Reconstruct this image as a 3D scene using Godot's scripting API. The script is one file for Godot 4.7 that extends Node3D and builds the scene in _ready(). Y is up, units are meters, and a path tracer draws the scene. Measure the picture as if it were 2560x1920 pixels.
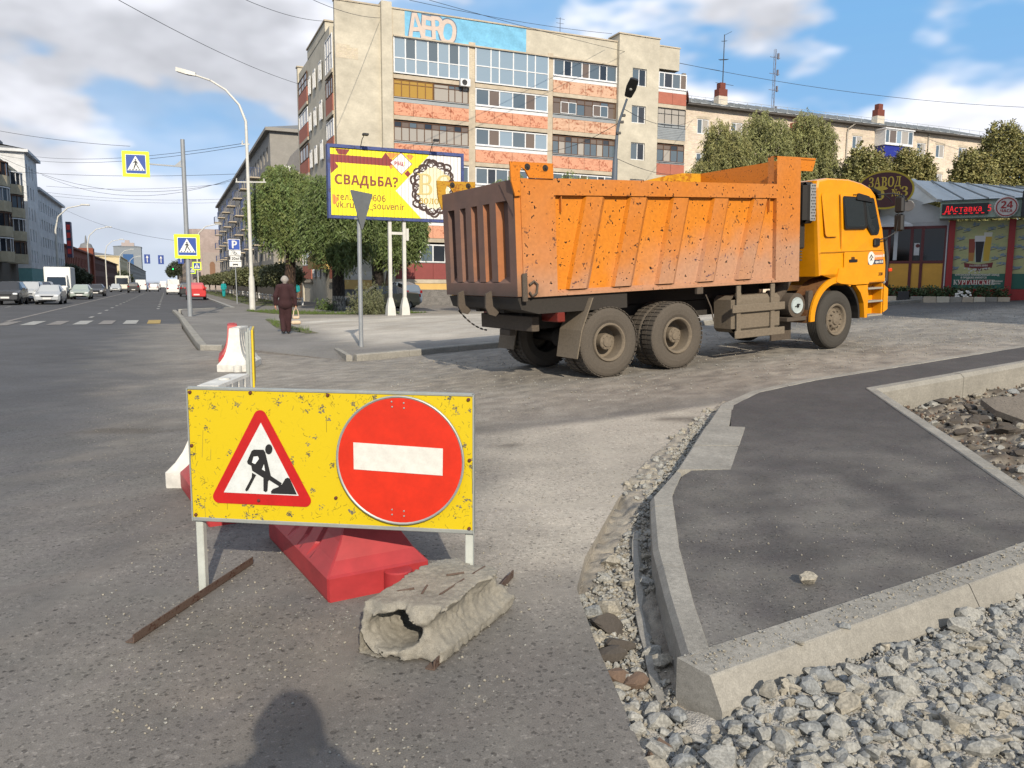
extends Node3D
# World: camera stands at x = 0, z = 0 and looks along -z; d below is the distance in front of it (d = -z).
# The town's grid is turned: u runs along the main street, v along the side street.
const GA := 0.411898  # 23.6 degrees
const SU := 0.400349
const CU := 0.916363
var taken := {}
var M := {}
var T := {}
var rng := RandomNumberGenerator.new()
var n1 := FastNoiseLite.new()
var n2 := FastNoiseLite.new()
var n3 := FastNoiseLite.new()

class MB:
	var v := PackedVector3Array()
	var n := PackedVector3Array()
	var c := PackedColorArray()
	var t := PackedVector2Array()
	var ix := PackedInt32Array()
	var col := Color.WHITE
	var xf := Transform3D()
	var has_c := false
	var has_t := false
	func vert(p: Vector3, nn: Vector3, uv := Vector2.ZERO) -> int:
		v.append(xf * p)
		n.append((xf.basis * nn).normalized())
		c.append(col)
		t.append(uv)
		return v.size() - 1
	func face(a: int, b: int, d: int) -> void:
		ix.append(a)
		ix.append(d)
		ix.append(b)
	func tri(a: Vector3, b: Vector3, d: Vector3) -> void:
		var nn := (b - a).cross(d - a)
		if nn.length_squared() < 1e-16:
			return
		nn = nn.normalized()
		face(vert(a, nn), vert(b, nn), vert(d, nn))
	func quad(a: Vector3, b: Vector3, d: Vector3, e: Vector3) -> void:
		var nn := (d - a).cross(e - b)
		if nn.length_squared() < 1e-16:
			return
		nn = nn.normalized()
		var i := vert(a, nn, Vector2(0, 1))
		vert(b, nn, Vector2(1, 1))
		vert(d, nn, Vector2(1, 0))
		vert(e, nn, Vector2(0, 0))
		face(i, i + 1, i + 2)
		face(i, i + 2, i + 3)
	func box(p: Vector3, s: Vector3, b := 0.0) -> void:
		var h := s * 0.5
		if b <= 0.0:
			hexa(p, h)
			return
		b = minf(b, minf(h.x, minf(h.y, h.z)) * 0.9)
		var k := h - Vector3(b, b, b)
		for ax in 3:
			var a1 := (ax + 1) % 3
			var a2 := (ax + 2) % 3
			for sg in [-1.0, 1.0]:
				var q := []
				for w in [[-1, -1], [1, -1], [1, 1], [-1, 1]]:
					var o := Vector3()
					o[ax] = sg * h[ax]
					o[a1] = w[0] * k[a1]
					o[a2] = w[1] * k[a2]
					q.append(p + o)
				if sg > 0:
					quad(q[0], q[1], q[2], q[3])
				else:
					quad(q[3], q[2], q[1], q[0])
		for ax in 3:
			var a1 := (ax + 1) % 3
			var a2 := (ax + 2) % 3
			for s1 in [-1.0, 1.0]:
				for s2 in [-1.0, 1.0]:
					var q := []
					for w in [[-1, 0], [1, 0], [1, 1], [-1, 1]]:
						var o := Vector3()
						o[ax] = w[0] * k[ax]
						o[a1] = s1 * (h[a1] if w[1] == 0 else k[a1])
						o[a2] = s2 * (k[a2] if w[1] == 0 else h[a2])
						q.append(p + o)
					if s1 * s2 > 0:
						quad(q[0], q[1], q[2], q[3])
					else:
						quad(q[3], q[2], q[1], q[0])
	func hexa(p: Vector3, h: Vector3) -> void:
		var a := p + Vector3(-h.x, -h.y, h.z)
		var b := p + Vector3(h.x, -h.y, h.z)
		var d := p + Vector3(h.x, h.y, h.z)
		var e := p + Vector3(-h.x, h.y, h.z)
		var k := Vector3(0, 0, -2 * h.z)
		quad(a, b, d, e)
		quad(b + k, a + k, e + k, d + k)
		quad(b, b + k, d + k, d)
		quad(a + k, a, e, e + k)
		quad(e, d, d + k, e + k)
		quad(a + k, b + k, b, a)
	func span(lo: Vector3, hi: Vector3, b := 0.0) -> void:
		box((lo + hi) * 0.5, (hi - lo).abs(), b)
	func bar(p: Vector3, q: Vector3, w: float, h: float, up := Vector3.UP) -> void:
		var x := (q - p)
		var l := x.length()
		if l < 1e-6:
			return
		x /= l
		if absf(x.dot(up)) > 0.98:
			up = Vector3.RIGHT if absf(x.x) < 0.9 else Vector3.BACK
		var z := x.cross(up).normalized()
		var y := z.cross(x)
		var old := xf
		xf = xf * Transform3D(Basis(x, y, z), (p + q) * 0.5)
		hexa(Vector3.ZERO, Vector3(l, h, w) * 0.5)
		xf = old
	func tube(p: Vector3, q: Vector3, r0: float, r1 := -1.0, k := 10, caps := true) -> void:
		if r1 < 0:
			r1 = r0
		path([p, q], [r0, r1], k, caps)
	func path(ps: Array, rs, k := 8, caps := true) -> void:
		var m := ps.size()
		var lastz := Vector3()
		var first := v.size()
		for i in m:
			var p: Vector3 = ps[i]
			var dir: Vector3 = (ps[mini(i + 1, m - 1)] - ps[maxi(i - 1, 0)])
			dir = dir.normalized()
			var up := lastz if i > 0 else (Vector3.UP if absf(dir.y) < 0.9 else Vector3.RIGHT)
			var xx := dir.cross(up)
			if xx.length() < 1e-4:
				xx = dir.cross(Vector3(0.3, 0.5, 0.8))
			xx = xx.normalized()
			var yy := dir.cross(xx).normalized()
			lastz = -yy
			var r: float = rs[i] if rs is Array else rs
			for j in k:
				var a := TAU * j / k
				var o := xx * cos(a) + yy * sin(a)
				vert(p + o * r, o, Vector2(float(j) / k, i))
		for i in m - 1:
			for j in k:
				var a := first + i * k + j
				var b := first + i * k + (j + 1) % k
				face(a, b, b + k)
				face(a, b + k, a + k)
		if caps:
			for e in [0, m - 1]:
				var dir: Vector3 = (ps[0] - ps[1]) if e == 0 else (ps[m - 1] - ps[m - 2])
				dir = dir.normalized()
				var ci := v.size()
				v.append(xf * ps[e])
				n.append((xf.basis * dir).normalized())
				c.append(col)
				t.append(Vector2.ZERO)
				for j in k:
					v.append(v[first + e * k + j])
					n.append(n[ci])
					c.append(col)
					t.append(Vector2.ZERO)
				for j in k:
					if e == 0:
						face(ci, ci + 1 + (j + 1) % k, ci + 1 + j)
					else:
						face(ci, ci + 1 + j, ci + 1 + (j + 1) % k)
	# a flat patch of nu by nv cells whose corner colours come from f(point)
	func grid(o: Vector3, du: Vector3, dv: Vector3, nu: int, nv: int, f: Callable) -> void:
		var nn := du.cross(dv).normalized()
		var b := v.size()
		for j in nv + 1:
			for i in nu + 1:
				var p := o + du * (float(i) / nu) + dv * (float(j) / nv)
				col = f.call(p)
				vert(p, nn)
		for j in nv:
			for i in nu:
				var a := b + j * (nu + 1) + i
				face(a, a + 1, a + nu + 2)
				face(a, a + nu + 2, a + nu + 1)
	func paint(f: Callable) -> void:
		for i in v.size():
			c[i] = f.call(v[i])
	# profile: array of Vector2(radius, height along axis); axis through p along dir
	func lathe(p: Vector3, dir: Vector3, prof: Array, k := 20, sharp := true) -> void:
		dir = dir.normalized()
		var xx := dir.cross(Vector3.UP if absf(dir.y) < 0.9 else Vector3.RIGHT).normalized()
		var yy := dir.cross(xx).normalized()
		for i in prof.size() - 1:
			var a: Vector2 = prof[i]
			var b: Vector2 = prof[i + 1]
			var e := b - a
			if e.length() < 1e-6:
				continue
			var nn := Vector2(e.y, -e.x).normalized()
			var f := v.size()
			for j in k + 1:
				var w := TAU * j / k
				var o := xx * cos(w) + yy * sin(w)
				var no := o * nn.x + dir * nn.y
				vert(p + o * a.x + dir * a.y, no)
				vert(p + o * b.x + dir * b.y, no)
			for j in k:
				face(f + 2 * j, f + 2 * j + 3, f + 2 * j + 1)
				face(f + 2 * j, f + 2 * j + 2, f + 2 * j + 3)
	# polygon in xy (counter-clockwise), extruded from z0 to z1
	func prism(poly: PackedVector2Array, z0: float, z1: float, back := true) -> void:
		if Geometry2D.is_polygon_clockwise(poly):
			poly = poly.duplicate()
			poly.reverse()
		var idx := Geometry2D.triangulate_polygon(poly)
		for i in range(0, idx.size(), 3):
			var a := poly[idx[i]]
			var b := poly[idx[i + 1]]
			var d := poly[idx[i + 2]]
			if (b - a).cross(d - a) < 0:
				var s := b
				b = d
				d = s
			tri(Vector3(a.x, a.y, z1), Vector3(b.x, b.y, z1), Vector3(d.x, d.y, z1))
			if back:
				tri(Vector3(a.x, a.y, z0), Vector3(d.x, d.y, z0), Vector3(b.x, b.y, z0))
		for i in poly.size():
			var a := poly[i]
			var b := poly[(i + 1) % poly.size()]
			quad(Vector3(a.x, a.y, z0), Vector3(b.x, b.y, z0), Vector3(b.x, b.y, z1), Vector3(a.x, a.y, z1))
	# loft between cross sections (arrays of the same number of Vector3), closed rings
	func loft(rings: Array, caps := true, smooth := false) -> void:
		var k: int = rings[0].size()
		if smooth:
			var f := v.size()
			for i in rings.size():
				for j in k:
					var d1: Vector3 = rings[i][(j + 1) % k] - rings[i][(j + k - 1) % k]
					var d2: Vector3 = rings[mini(i + 1, rings.size() - 1)][j] - rings[maxi(i - 1, 0)][j]
					vert(rings[i][j], d1.cross(d2))
			for i in rings.size() - 1:
				for j in k:
					var a := f + i * k + j
					var b := f + i * k + (j + 1) % k
					face(a, b, b + k)
					face(a, b + k, a + k)
		else:
			for i in rings.size() - 1:
				for j in k:
					quad(rings[i][j], rings[i][(j + 1) % k], rings[i + 1][(j + 1) % k], rings[i + 1][j])
		if caps:
			for j in range(1, k - 1):
				tri(rings[0][0], rings[0][j + 1], rings[0][j])
				var r: Array = rings[rings.size() - 1]
				tri(r[0], r[j], r[j + 1])
	func add(o: MB, x := Transform3D()) -> void:
		var f := v.size()
		for i in o.v.size():
			v.append(xf * (x * o.v[i]))
			n.append((xf.basis * (x.basis * o.n[i])).normalized())
			c.append(o.c[i])
			t.append(o.t[i])
		for i in o.ix:
			ix.append(f + i)
	func mesh(mat: Material, colors := false, uvs := false) -> ArrayMesh:
		var a := []
		a.resize(Mesh.ARRAY_MAX)
		a[Mesh.ARRAY_VERTEX] = v
		a[Mesh.ARRAY_NORMAL] = n
		if colors:
			a[Mesh.ARRAY_COLOR] = c
		if uvs:
			a[Mesh.ARRAY_TEX_UV] = t
		a[Mesh.ARRAY_INDEX] = ix
		var m := ArrayMesh.new()
		m.add_surface_from_arrays(Mesh.PRIMITIVE_TRIANGLES, a)
		m.surface_set_material(0, mat)
		return m

func numbered(called: String) -> String:
	if not taken.has(called):
		taken[called] = 0
		return called
	taken[called] += 1
	return "%s_%03d" % [called, taken[called]]

func tag(o: Node3D, label: String, category: String, group := "") -> Node3D:
	o.set_meta("label", label)
	o.set_meta("category", category)
	if group != "":
		o.set_meta("group", group)
	return o

func thing(called: String, label: String, category: String, at := Vector3.ZERO, yaw := 0.0, group := "") -> Node3D:
	var o := Node3D.new()
	o.name = numbered(called)
	add_child(o)
	o.position = at
	o.rotation.y = yaw
	return tag(o, label, category, group)

func part(parent: Node, called: String, mb: MB, m: Material, at := Vector3.ZERO) -> MeshInstance3D:
	return piece(parent, called, mb.mesh(m, m.vertex_color_use_as_albedo, m.albedo_texture != null and not m.uv1_triplanar), at)

func piece(parent: Node, called: String, me: Mesh, at := Vector3.ZERO) -> MeshInstance3D:
	var o := MeshInstance3D.new()
	o.mesh = me
	o.name = called
	if parent == self:
		o.name = numbered(called)
	parent.add_child(o, true)
	o.position = at
	return o

func struct(called: String, mb: MB, m: Material, parent: Node = self) -> MeshInstance3D:
	var o := part(parent, called, mb, m)
	o.set_meta("kind", "structure")
	return o

func ground_node(called: String) -> Node3D:
	var o := Node3D.new()
	o.name = numbered(called)
	add_child(o)
	o.set_meta("kind", "structure")
	return o

func dup(o: Node3D, at: Vector3, yaw: float, label: String) -> Node3D:
	var c: Node3D = o.duplicate()
	var base := String(o.name)
	var r := RegEx.create_from_string("_\\d{3}$")
	c.name = numbered(r.sub(base, ""))
	add_child(c)
	c.position = at
	c.rotation.y = yaw
	c.set_meta("label", label)
	return c

func W(x: float, d: float, y := 0.0) -> Vector3:
	return Vector3(x, y, -d)

func UV(u: float, v: float, y := 0.0) -> Vector3:
	return Vector3(-SU * u + CU * v, y, -(CU * u + SU * v))

func to_uv(x: float, d: float) -> Vector2:
	return Vector2(-SU * x + CU * d, CU * x + SU * d)

# height of the ground: level along the main street, the side street climbs to the right
func G(x: float, d: float) -> float:
	var v := CU * x + SU * d
	var u := -SU * x + CU * d
	var w := v - 4.0
	var s := 0.0
	if w > 6.0:
		s = w
	elif w > -6.0:
		s = log(1.0 + exp(w))
	return 0.05 * s * (1.0 - smoothstep(24.0, 42.0, u)) * (1.0 - smoothstep(34.0, 60.0, v) * 0.5)

func smat(c: Color, rough := 0.8, metal := 0.0) -> StandardMaterial3D:
	var m := StandardMaterial3D.new()
	m.albedo_color = c
	m.roughness = rough
	m.metallic = metal
	return m

func tmat(c: Color, tex: String, scale: float, rough := 0.85, bump := 0.0, metal := 0.0, vc := false) -> StandardMaterial3D:
	var m := smat(c, rough, metal)
	m.albedo_texture = T[tex]
	m.uv1_triplanar = true
	m.uv1_world_triplanar = true
	m.uv1_scale = Vector3(scale, scale, scale)
	if bump > 0.0:
		m.heightmap_enabled = true
		m.heightmap_texture = T[tex]
		m.heightmap_scale = bump
	m.vertex_color_use_as_albedo = vc
	return m

func detail(m: StandardMaterial3D, tex: String, scale: float) -> StandardMaterial3D:
	m.detail_enabled = true
	m.detail_blend_mode = BaseMaterial3D.BLEND_MODE_MUL
	m.detail_uv_layer = BaseMaterial3D.DETAIL_UV_2
	m.detail_albedo = T[tex]
	m.uv2_triplanar = true
	m.uv2_world_triplanar = true
	m.uv2_scale = Vector3(scale, scale, scale)
	return m

func glass(c: Color, a := 0.25) -> StandardMaterial3D:
	var m := smat(Color(c.r, c.g, c.b, a), 0.03)
	m.transparency = BaseMaterial3D.TRANSPARENCY_ALPHA
	m.metallic_specular = 0.7
	return m

func noise(seed_: int, freq: float, oct := 4, kind := FastNoiseLite.TYPE_SIMPLEX_SMOOTH) -> FastNoiseLite:
	var f := FastNoiseLite.new()
	f.seed = seed_
	f.noise_type = kind
	f.frequency = freq
	f.fractal_octaves = oct
	if oct <= 1:
		f.fractal_type = FastNoiseLite.FRACTAL_NONE
	return f

func grey(seed_: int, size: int, freq: float, oct := 4, kind := FastNoiseLite.TYPE_SIMPLEX_SMOOTH, ret := FastNoiseLite.RETURN_DISTANCE) -> PackedByteArray:
	var f := noise(seed_, freq, oct, kind)
	f.cellular_return_type = ret
	var im := f.get_seamless_image(size, size, false, false, 0.12)
	im.convert(Image.FORMAT_L8)
	return im.get_data()

func tex_from(bytes: PackedByteArray, size: int, fmt := Image.FORMAT_L8) -> ImageTexture:
	return ImageTexture.create_from_image(Image.create_from_data(size, size, false, fmt, bytes))

# mixes layers [[bytes, weight], ...] around a mean value; the result multiplies a base colour
func blend(name_: String, size: int, mean: float, layers: Array) -> void:
	var out := PackedByteArray()
	out.resize(size * size)
	var k := layers.size()
	var b0: PackedByteArray = layers[0][0]
	var w0: float = layers[0][1]
	var b1: PackedByteArray = layers[1][0] if k > 1 else b0
	var w1: float = layers[1][1] if k > 1 else 0.0
	var b2: PackedByteArray = layers[2][0] if k > 2 else b0
	var w2: float = layers[2][1] if k > 2 else 0.0
	var base := mean * 255.0 - 128.0 * (w0 + w1 + w2)
	for i in size * size:
		out[i] = clampi(int(base + b0[i] * w0 + b1[i] * w1 + b2[i] * w2), 0, 255)
	T[name_] = tex_from(out, size)

func lettering(text: String, h: float, bold := true, face := "Droid Sans", depth := 0.006) -> TextMesh:
	var t := TextMesh.new()
	var f := SystemFont.new()
	f.font_names = PackedStringArray([face])
	f.font_weight = 700 if bold else 400
	t.font = f
	t.text = text
	t.font_size = 64
	t.pixel_size = h / 46.0
	t.depth = depth
	t.curve_step = 2.0
	return t

func letters(parent: Node, called: String, text: String, h: float, m: Material, at: Vector3, bold := true, face := "Droid Sans", squeeze := 1.0, depth := 0.006) -> MeshInstance3D:
	var t := lettering(text, h, bold, face, depth)
	t.material = m
	var o := piece(parent, called, t, at)
	o.scale = Vector3(squeeze, 1, 1)
	return o

# a polygon (x, d) as a fine grid that follows a height function, with vertex colours
func sheet(poly: PackedVector2Array, cell: float, hf: Callable, cf: Callable, skirt := 0.0) -> MB:
	var mb := MB.new()
	var lo := poly[0]
	var hi := poly[0]
	for p in poly:
		lo = lo.min(p)
		hi = hi.max(p)
	var nx := int(ceil((hi.x - lo.x) / cell)) + 1
	var ny := int(ceil((hi.y - lo.y) / cell)) + 1
	var inside := PackedByteArray()
	inside.resize((nx + 1) * (ny + 1))
	var id := PackedInt32Array()
	id.resize((nx + 1) * (ny + 1))
	for j in ny + 1:
		# scanline crossings
		var yy := lo.y + j * cell + 1e-5
		var xs := []
		for i in poly.size():
			var a := poly[i]
			var b := poly[(i + 1) % poly.size()]
			if (a.y > yy) != (b.y > yy):
				xs.append(a.x + (yy - a.y) / (b.y - a.y) * (b.x - a.x))
		xs.sort()
		for i in nx + 1:
			var x := lo.x + i * cell + 1e-5
			var cnt := 0
			for q in xs:
				if q < x:
					cnt += 1
			inside[j * (nx + 1) + i] = cnt & 1
			id[j * (nx + 1) + i] = -1
	var special := {}
	for p in poly:
		special[int((p.x - lo.x) / cell) + 100000 * int((p.y - lo.y) / cell)] = true
	# cells an edge passes through
	for i in poly.size():
		var a := poly[i]
		var b := poly[(i + 1) % poly.size()]
		var st := int((b - a).length() / (cell * 0.3)) + 1
		for s in st + 1:
			var p := a.lerp(b, float(s) / st)
			special[int((p.x - lo.x) / cell) + 100000 * int((p.y - lo.y) / cell)] = true
	for j in ny:
		for i in nx:
			var k := j * (nx + 1) + i
			var s := inside[k] + inside[k + 1] + inside[k + nx + 1] + inside[k + nx + 2]
			var sp := special.has(i + 100000 * j)
			if s == 4 and not sp:
				var q := [k, k + 1, k + nx + 2, k + nx + 1]
				for w: int in q:
					if id[w] < 0:
						var x := lo.x + (w % (nx + 1)) * cell
						var d := lo.y + (w / (nx + 1)) * cell
						id[w] = sheet_vert(mb, x, d, hf, cf)
				mb.face(id[q[0]], id[q[1]], id[q[2]])
				mb.face(id[q[0]], id[q[2]], id[q[3]])
			elif s > 0 or sp:
				var a := lo + Vector2(i, j) * cell
				var cellp := PackedVector2Array([a, a + Vector2(cell, 0), a + Vector2(cell, cell), a + Vector2(0, cell)])
				for res in Geometry2D.intersect_polygons(cellp, poly):
					var idx := Geometry2D.triangulate_polygon(res)
					var base := mb.v.size()
					for p in res:
						sheet_vert(mb, p.x, p.y, hf, cf)
					for m in range(0, idx.size(), 3):
						var p0: Vector2 = res[idx[m]]
						var p1: Vector2 = res[idx[m + 1]]
						var p2: Vector2 = res[idx[m + 2]]
						if (p1 - p0).cross(p2 - p0) > 0:
							mb.face(base + idx[m], base + idx[m + 1], base + idx[m + 2])
						else:
							mb.face(base + idx[m], base + idx[m + 2], base + idx[m + 1])
	if skirt > 0.0:
		var cw := Geometry2D.is_polygon_clockwise(poly)
		for i in poly.size():
			var a := poly[i]
			var b := poly[(i + 1) % poly.size()]
			var st := int((b - a).length() / (cell * 1.0)) + 1
			for s in st:
				var p := a.lerp(b, float(s) / st)
				var q := a.lerp(b, float(s + 1) / st)
				var pv := W(p.x, p.y, hf.call(p.x, p.y))
				var qv := W(q.x, q.y, hf.call(q.x, q.y))
				mb.col = cf.call(p.x, p.y)
				var dn := Vector3(0, -skirt, 0)
				if cw:
					mb.quad(qv + dn, pv + dn, pv, qv)
				else:
					mb.quad(pv + dn, qv + dn, qv, pv)
	return mb

func sheet_vert(mb: MB, x: float, d: float, hf: Callable, cf: Callable) -> int:
	var h: float = hf.call(x, d)
	var e := 0.02
	var hx: float = hf.call(x + e, d)
	var hd: float = hf.call(x, d + e)
	mb.col = cf.call(x, d)
	return mb.vert(W(x, d, h), Vector3(-(hx - h) / e, 1.0, (hd - h) / e))

func P2(a: Array) -> PackedVector2Array:
	var o := PackedVector2Array()
	for i in range(0, a.size(), 2):
		o.append(Vector2(a[i], a[i + 1]))
	return o

func g3(v: float) -> Color:
	return Color(v, v, v)

func rock(seed_: int, cuts := 8) -> MB:
	var r := RandomNumberGenerator.new()
	r.seed = seed_
	var sm := SphereMesh.new()
	sm.radius = 1.0
	sm.height = 2.0
	sm.radial_segments = 9
	sm.rings = 5
	var a := sm.get_mesh_arrays()
	var vs: PackedVector3Array = a[Mesh.ARRAY_VERTEX]
	var ii: PackedInt32Array = a[Mesh.ARRAY_INDEX]
	var planes := []
	for i in cuts:
		var nn := Vector3(r.randf_range(-1, 1), r.randf_range(-1, 1), r.randf_range(-1, 1)).normalized()
		planes.append([nn, r.randf_range(0.42, 0.72)])
	var pts := {}
	var mb := MB.new()
	var o := PackedVector3Array()
	for p in vs:
		var q := p
		for w in planes:
			var e: float = q.dot(w[0]) - w[1]
			if e > 0:
				q -= w[0] * e
		o.append(q * Vector3(1.0, 0.72, 0.8))
	for i in range(0, ii.size(), 3):
		mb.tri(o[ii[i]], o[ii[i + 2]], o[ii[i + 1]])
	return mb

func make_sky() -> Sky:
	var wd := 2048
	var ht := 1024
	var a := noise(71, 0.75, 5)
	var b := noise(72, 1.6, 4)
	var px := PackedByteArray()
	px.resize(wd * ht * 3)
	var rows := ht / 2 + 30
	for j in rows:
		var el := (0.5 - (j + 0.5) / ht) * PI
		var sy := sin(el)
		var cy := cos(el)
		var e := maxf(sy, 0.0)
		var k := pow(1.0 - e, 7.0)
		# clear air: deep blue overhead, pale towards the horizon
		var cr := lerpf(0.15, 0.46, k)
		var cg := lerpf(0.36, 0.60, k)
		var cb := lerpf(0.64, 0.78, k)
		for i in wd:
			# column 0 looks along +x ... the seam lies behind; angle measured from -z
			var az := (float(i) + 0.5) / wd * TAU
			var dx := -sin(az - PI)
			var dz := -cos(az - PI)
			var lay := 0.15 - 0.12 * dx
			# a bank of cloud left of the street, open sky over the middle, scattered heaps to the right
			lay += 0.34 * exp(-pow((dx + 0.52) / 0.30, 2.0) - pow((sy - 0.215) / 0.085, 2.0)) * (1.0 if dz < 0.0 else 0.4)
			lay -= 0.20 * exp(-pow((dx + 0.02) / 0.24, 2.0) - pow((sy - 0.27) / 0.10, 2.0))
			lay -= 0.10 * exp(-pow((sy - 0.11) / 0.035, 2.0))
			lay += 0.27 * exp(-pow((dx - 0.44) / 0.24, 2.0) - pow((sy - 0.22) / 0.16, 2.0))
			lay += 0.12 * smoothstep(0.35, 0.8, sy)
			var yy := sy * 1.9
			var n := a.get_noise_3d(dx * cy * 3.6, yy * 4.6, dz * cy * 3.6) * 0.75 + 0.30 * b.get_noise_3d(dx * cy * 4.0, yy * 5.5, dz * cy * 4.0) + lay
			var dens := smoothstep(-0.02, 0.30, n)
			var above := a.get_noise_3d(dx * cy * 3.6, (yy + 0.085) * 4.6, dz * cy * 3.6) * 0.75 + 0.30 * b.get_noise_3d(dx * cy * 4.0, (yy + 0.085) * 5.5, dz * cy * 4.0) + lay
			var lum := clampf(0.86 - 0.33 * smoothstep(-0.02, 0.55, above) + 0.10 * b.get_noise_3d(dx * cy * 9.0, yy * 12.0, dz * cy * 9.0), 0.46, 0.88)
			var haze := smoothstep(0.0, 0.16, e)
			lum = lerpf(0.62, lum, haze * 0.6 + 0.4)
			dens = maxf(dens * lerpf(0.6, 0.95, haze), 0.28 * smoothstep(-0.45, 0.1, n) * smoothstep(0.3, -0.3, dx))
			var o := (j * wd + i) * 3
			var r := lerpf(cr, lum * 0.985, dens)
			var g := lerpf(cg, lum * 0.99, dens)
			var bl := lerpf(cb, lum * 1.05, dens)
			px[o] = clampi(int(255.0 * (1.055 * pow(r, 0.41667) - 0.055)), 0, 255)
			px[o + 1] = clampi(int(255.0 * (1.055 * pow(g, 0.41667) - 0.055)), 0, 255)
			px[o + 2] = clampi(int(255.0 * (1.055 * pow(bl, 0.41667) - 0.055)), 0, 255)
	for j in range(rows, ht):
		for i in wd:
			var o := (j * wd + i) * 3
			px[o] = 128
			px[o + 1] = 124
			px[o + 2] = 118
	var im := Image.create_from_data(wd, ht, false, Image.FORMAT_RGB8, px)
	var p := PanoramaSkyMaterial.new()
	p.panorama = ImageTexture.create_from_image(im)
	var s := Sky.new()
	s.sky_material = p
	return s

func build_textures() -> void:
	var big := grey(11, 512, 0.006, 4)
	var mid := grey(12, 512, 0.03, 4)
	var fine := grey(13, 512, 0.16, 3)
	var cell := grey(14, 512, 0.07, 1, FastNoiseLite.TYPE_CELLULAR, FastNoiseLite.RETURN_CELL_VALUE)
	var big2 := 1024
	var f2 := grey(17, big2, 0.2, 3)
	var m2 := grey(18, big2, 0.025, 4)
	var st1 := grey(19, big2, 0.16, 1, FastNoiseLite.TYPE_CELLULAR, FastNoiseLite.RETURN_CELL_VALUE)
	var st2 := grey(20, big2, 0.09, 1, FastNoiseLite.TYPE_CELLULAR, FastNoiseLite.RETURN_CELL_VALUE)
	# asphalt: binder, light and dark aggregate, pits
	var a := PackedByteArray()
	a.resize(big2 * big2)
	var w := PackedByteArray()
	w.resize(big2 * big2)
	for i in big2 * big2:
		var f := f2[i] - 128
		var mm := m2[i] - 128
		var v := 206.0 + f * 0.26 + mm * 0.12
		var s1 := st1[i]
		var s2 := st2[i]
		if s1 > 243:
			v += 30.0
		elif s1 < 16:
			v -= 38.0
		if s2 < 5:
			v -= 52.0
		elif s2 > 252:
			v += 26.0
		a[i] = clampi(int(v), 20, 255)
		var q := 212.0 + f * 0.26 + mm * 0.22
		if s2 < 16 and mm < 12:
			q -= 88.0
		elif s1 > 246:
			q += 34.0
		elif s1 < 10:
			q -= 50.0
		w[i] = clampi(int(q), 20, 255)
	T["asphalt"] = tex_from(a, big2)
	T["worn"] = tex_from(w, big2)
	blend("concrete", 512, 0.9, [[fine, 0.22], [mid, 0.3], [big, 0.3]])
	blend("plaster", 512, 0.94, [[fine, 0.07], [mid, 0.07], [big, 0.08]])
	blend("mottle", 512, 0.94, [[big, 0.16], [mid, 0.08]])
	blend("grain", 512, 0.9, [[fine, 0.34], [mid, 0.14], [cell, 0.08]])
	blend("paint", 512, 0.95, [[big, 0.09], [mid, 0.05], [fine, 0.04]])
	blend("stone", 512, 0.86, [[fine, 0.3], [mid, 0.5], [big, 0.3]])
	# bark: stretched
	var bk := noise(21, 0.05, 4)
	var im := bk.get_seamless_image(512, 128, false, false, 0.15)
	im.convert(Image.FORMAT_L8)
	im.resize(256, 512)
	T["bark"] = ImageTexture.create_from_image(im)
	# sheet metal with rust: colour
	var r3 := PackedByteArray()
	r3.resize(512 * 512 * 3)
	for i in 512 * 512:
		var k := clampf((mid[i] * 0.6 + big[i] * 0.5 - 158.0) / 30.0, 0.0, 1.0) * 0.8
		var s := 0.94 + (fine[i] - 128) * 0.0008
		r3[i * 3] = int((255.0 * (1 - k) + 168.0 * k) * s)
		r3[i * 3 + 1] = int((255.0 * (1 - k) + 112.0 * k) * s)
		r3[i * 3 + 2] = int((255.0 * (1 - k) + 88.0 * k) * s)
	T["rust"] = tex_from(r3, 512, Image.FORMAT_RGB8)
	# truck paint: small chips down to dark primer, clustered; thin scrapes
	var spots := grey(31, 1024, 0.042, 4)
	var clus := grey(32, 1024, 0.008, 2)
	var mix := PackedByteArray()
	mix.resize(1024 * 1024)
	var hist := PackedInt32Array()
	hist.resize(256)
	for i in 1024 * 1024:
		mix[i] = clampi(int(spots[i] * 0.8 + clus[i] * 0.9 + (f2[i] - 128) * 0.1 - 110.0), 0, 255)
		hist[mix[i]] += 1
	var cut := 255
	var cum := 0
	while cum < 1024 * 1024 * 0.011:
		cum += hist[cut]
		cut -= 1
	var c3 := PackedByteArray()
	c3.resize(1024 * 1024 * 3)
	for i in 1024 * 1024:
		var k := clampf((mix[i] - cut) / 4.0, 0.0, 1.0) * 0.85
		if st1[i] > 254 and clus[i] > 145:
			k = 0.7
		var s := 0.97 + (m2[i] - 128) * 0.0005
		c3[i * 3] = int((255.0 * (1 - k) + 120.0 * k) * s)
		c3[i * 3 + 1] = int((255.0 * (1 - k) + 130.0 * k) * s)
		c3[i * 3 + 2] = int((255.0 * (1 - k) + 200.0 * k) * s)
	T["chips"] = tex_from(c3, 1024, Image.FORMAT_RGB8)

	# pale silicate brick
	var im2 := Image.create_empty(512, 512, false, Image.FORMAT_RGB8)
	im2.fill(Color(0.72, 0.70, 0.68))
	var rb := RandomNumberGenerator.new()
	rb.seed = 91
	for row in 32:
		for k in 9:
			var t := rb.randf_range(0.86, 1.0)
			var xx := k * 64 - (32 if row % 2 else 0)
			im2.fill_rect(Rect2i(xx + 2, row * 16 + 2, 61, 14), Color(t, t * rb.randf_range(0.97, 1.0), t * rb.randf_range(0.93, 0.98)))
	T["brick"] = ImageTexture.create_from_image(im2)

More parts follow.
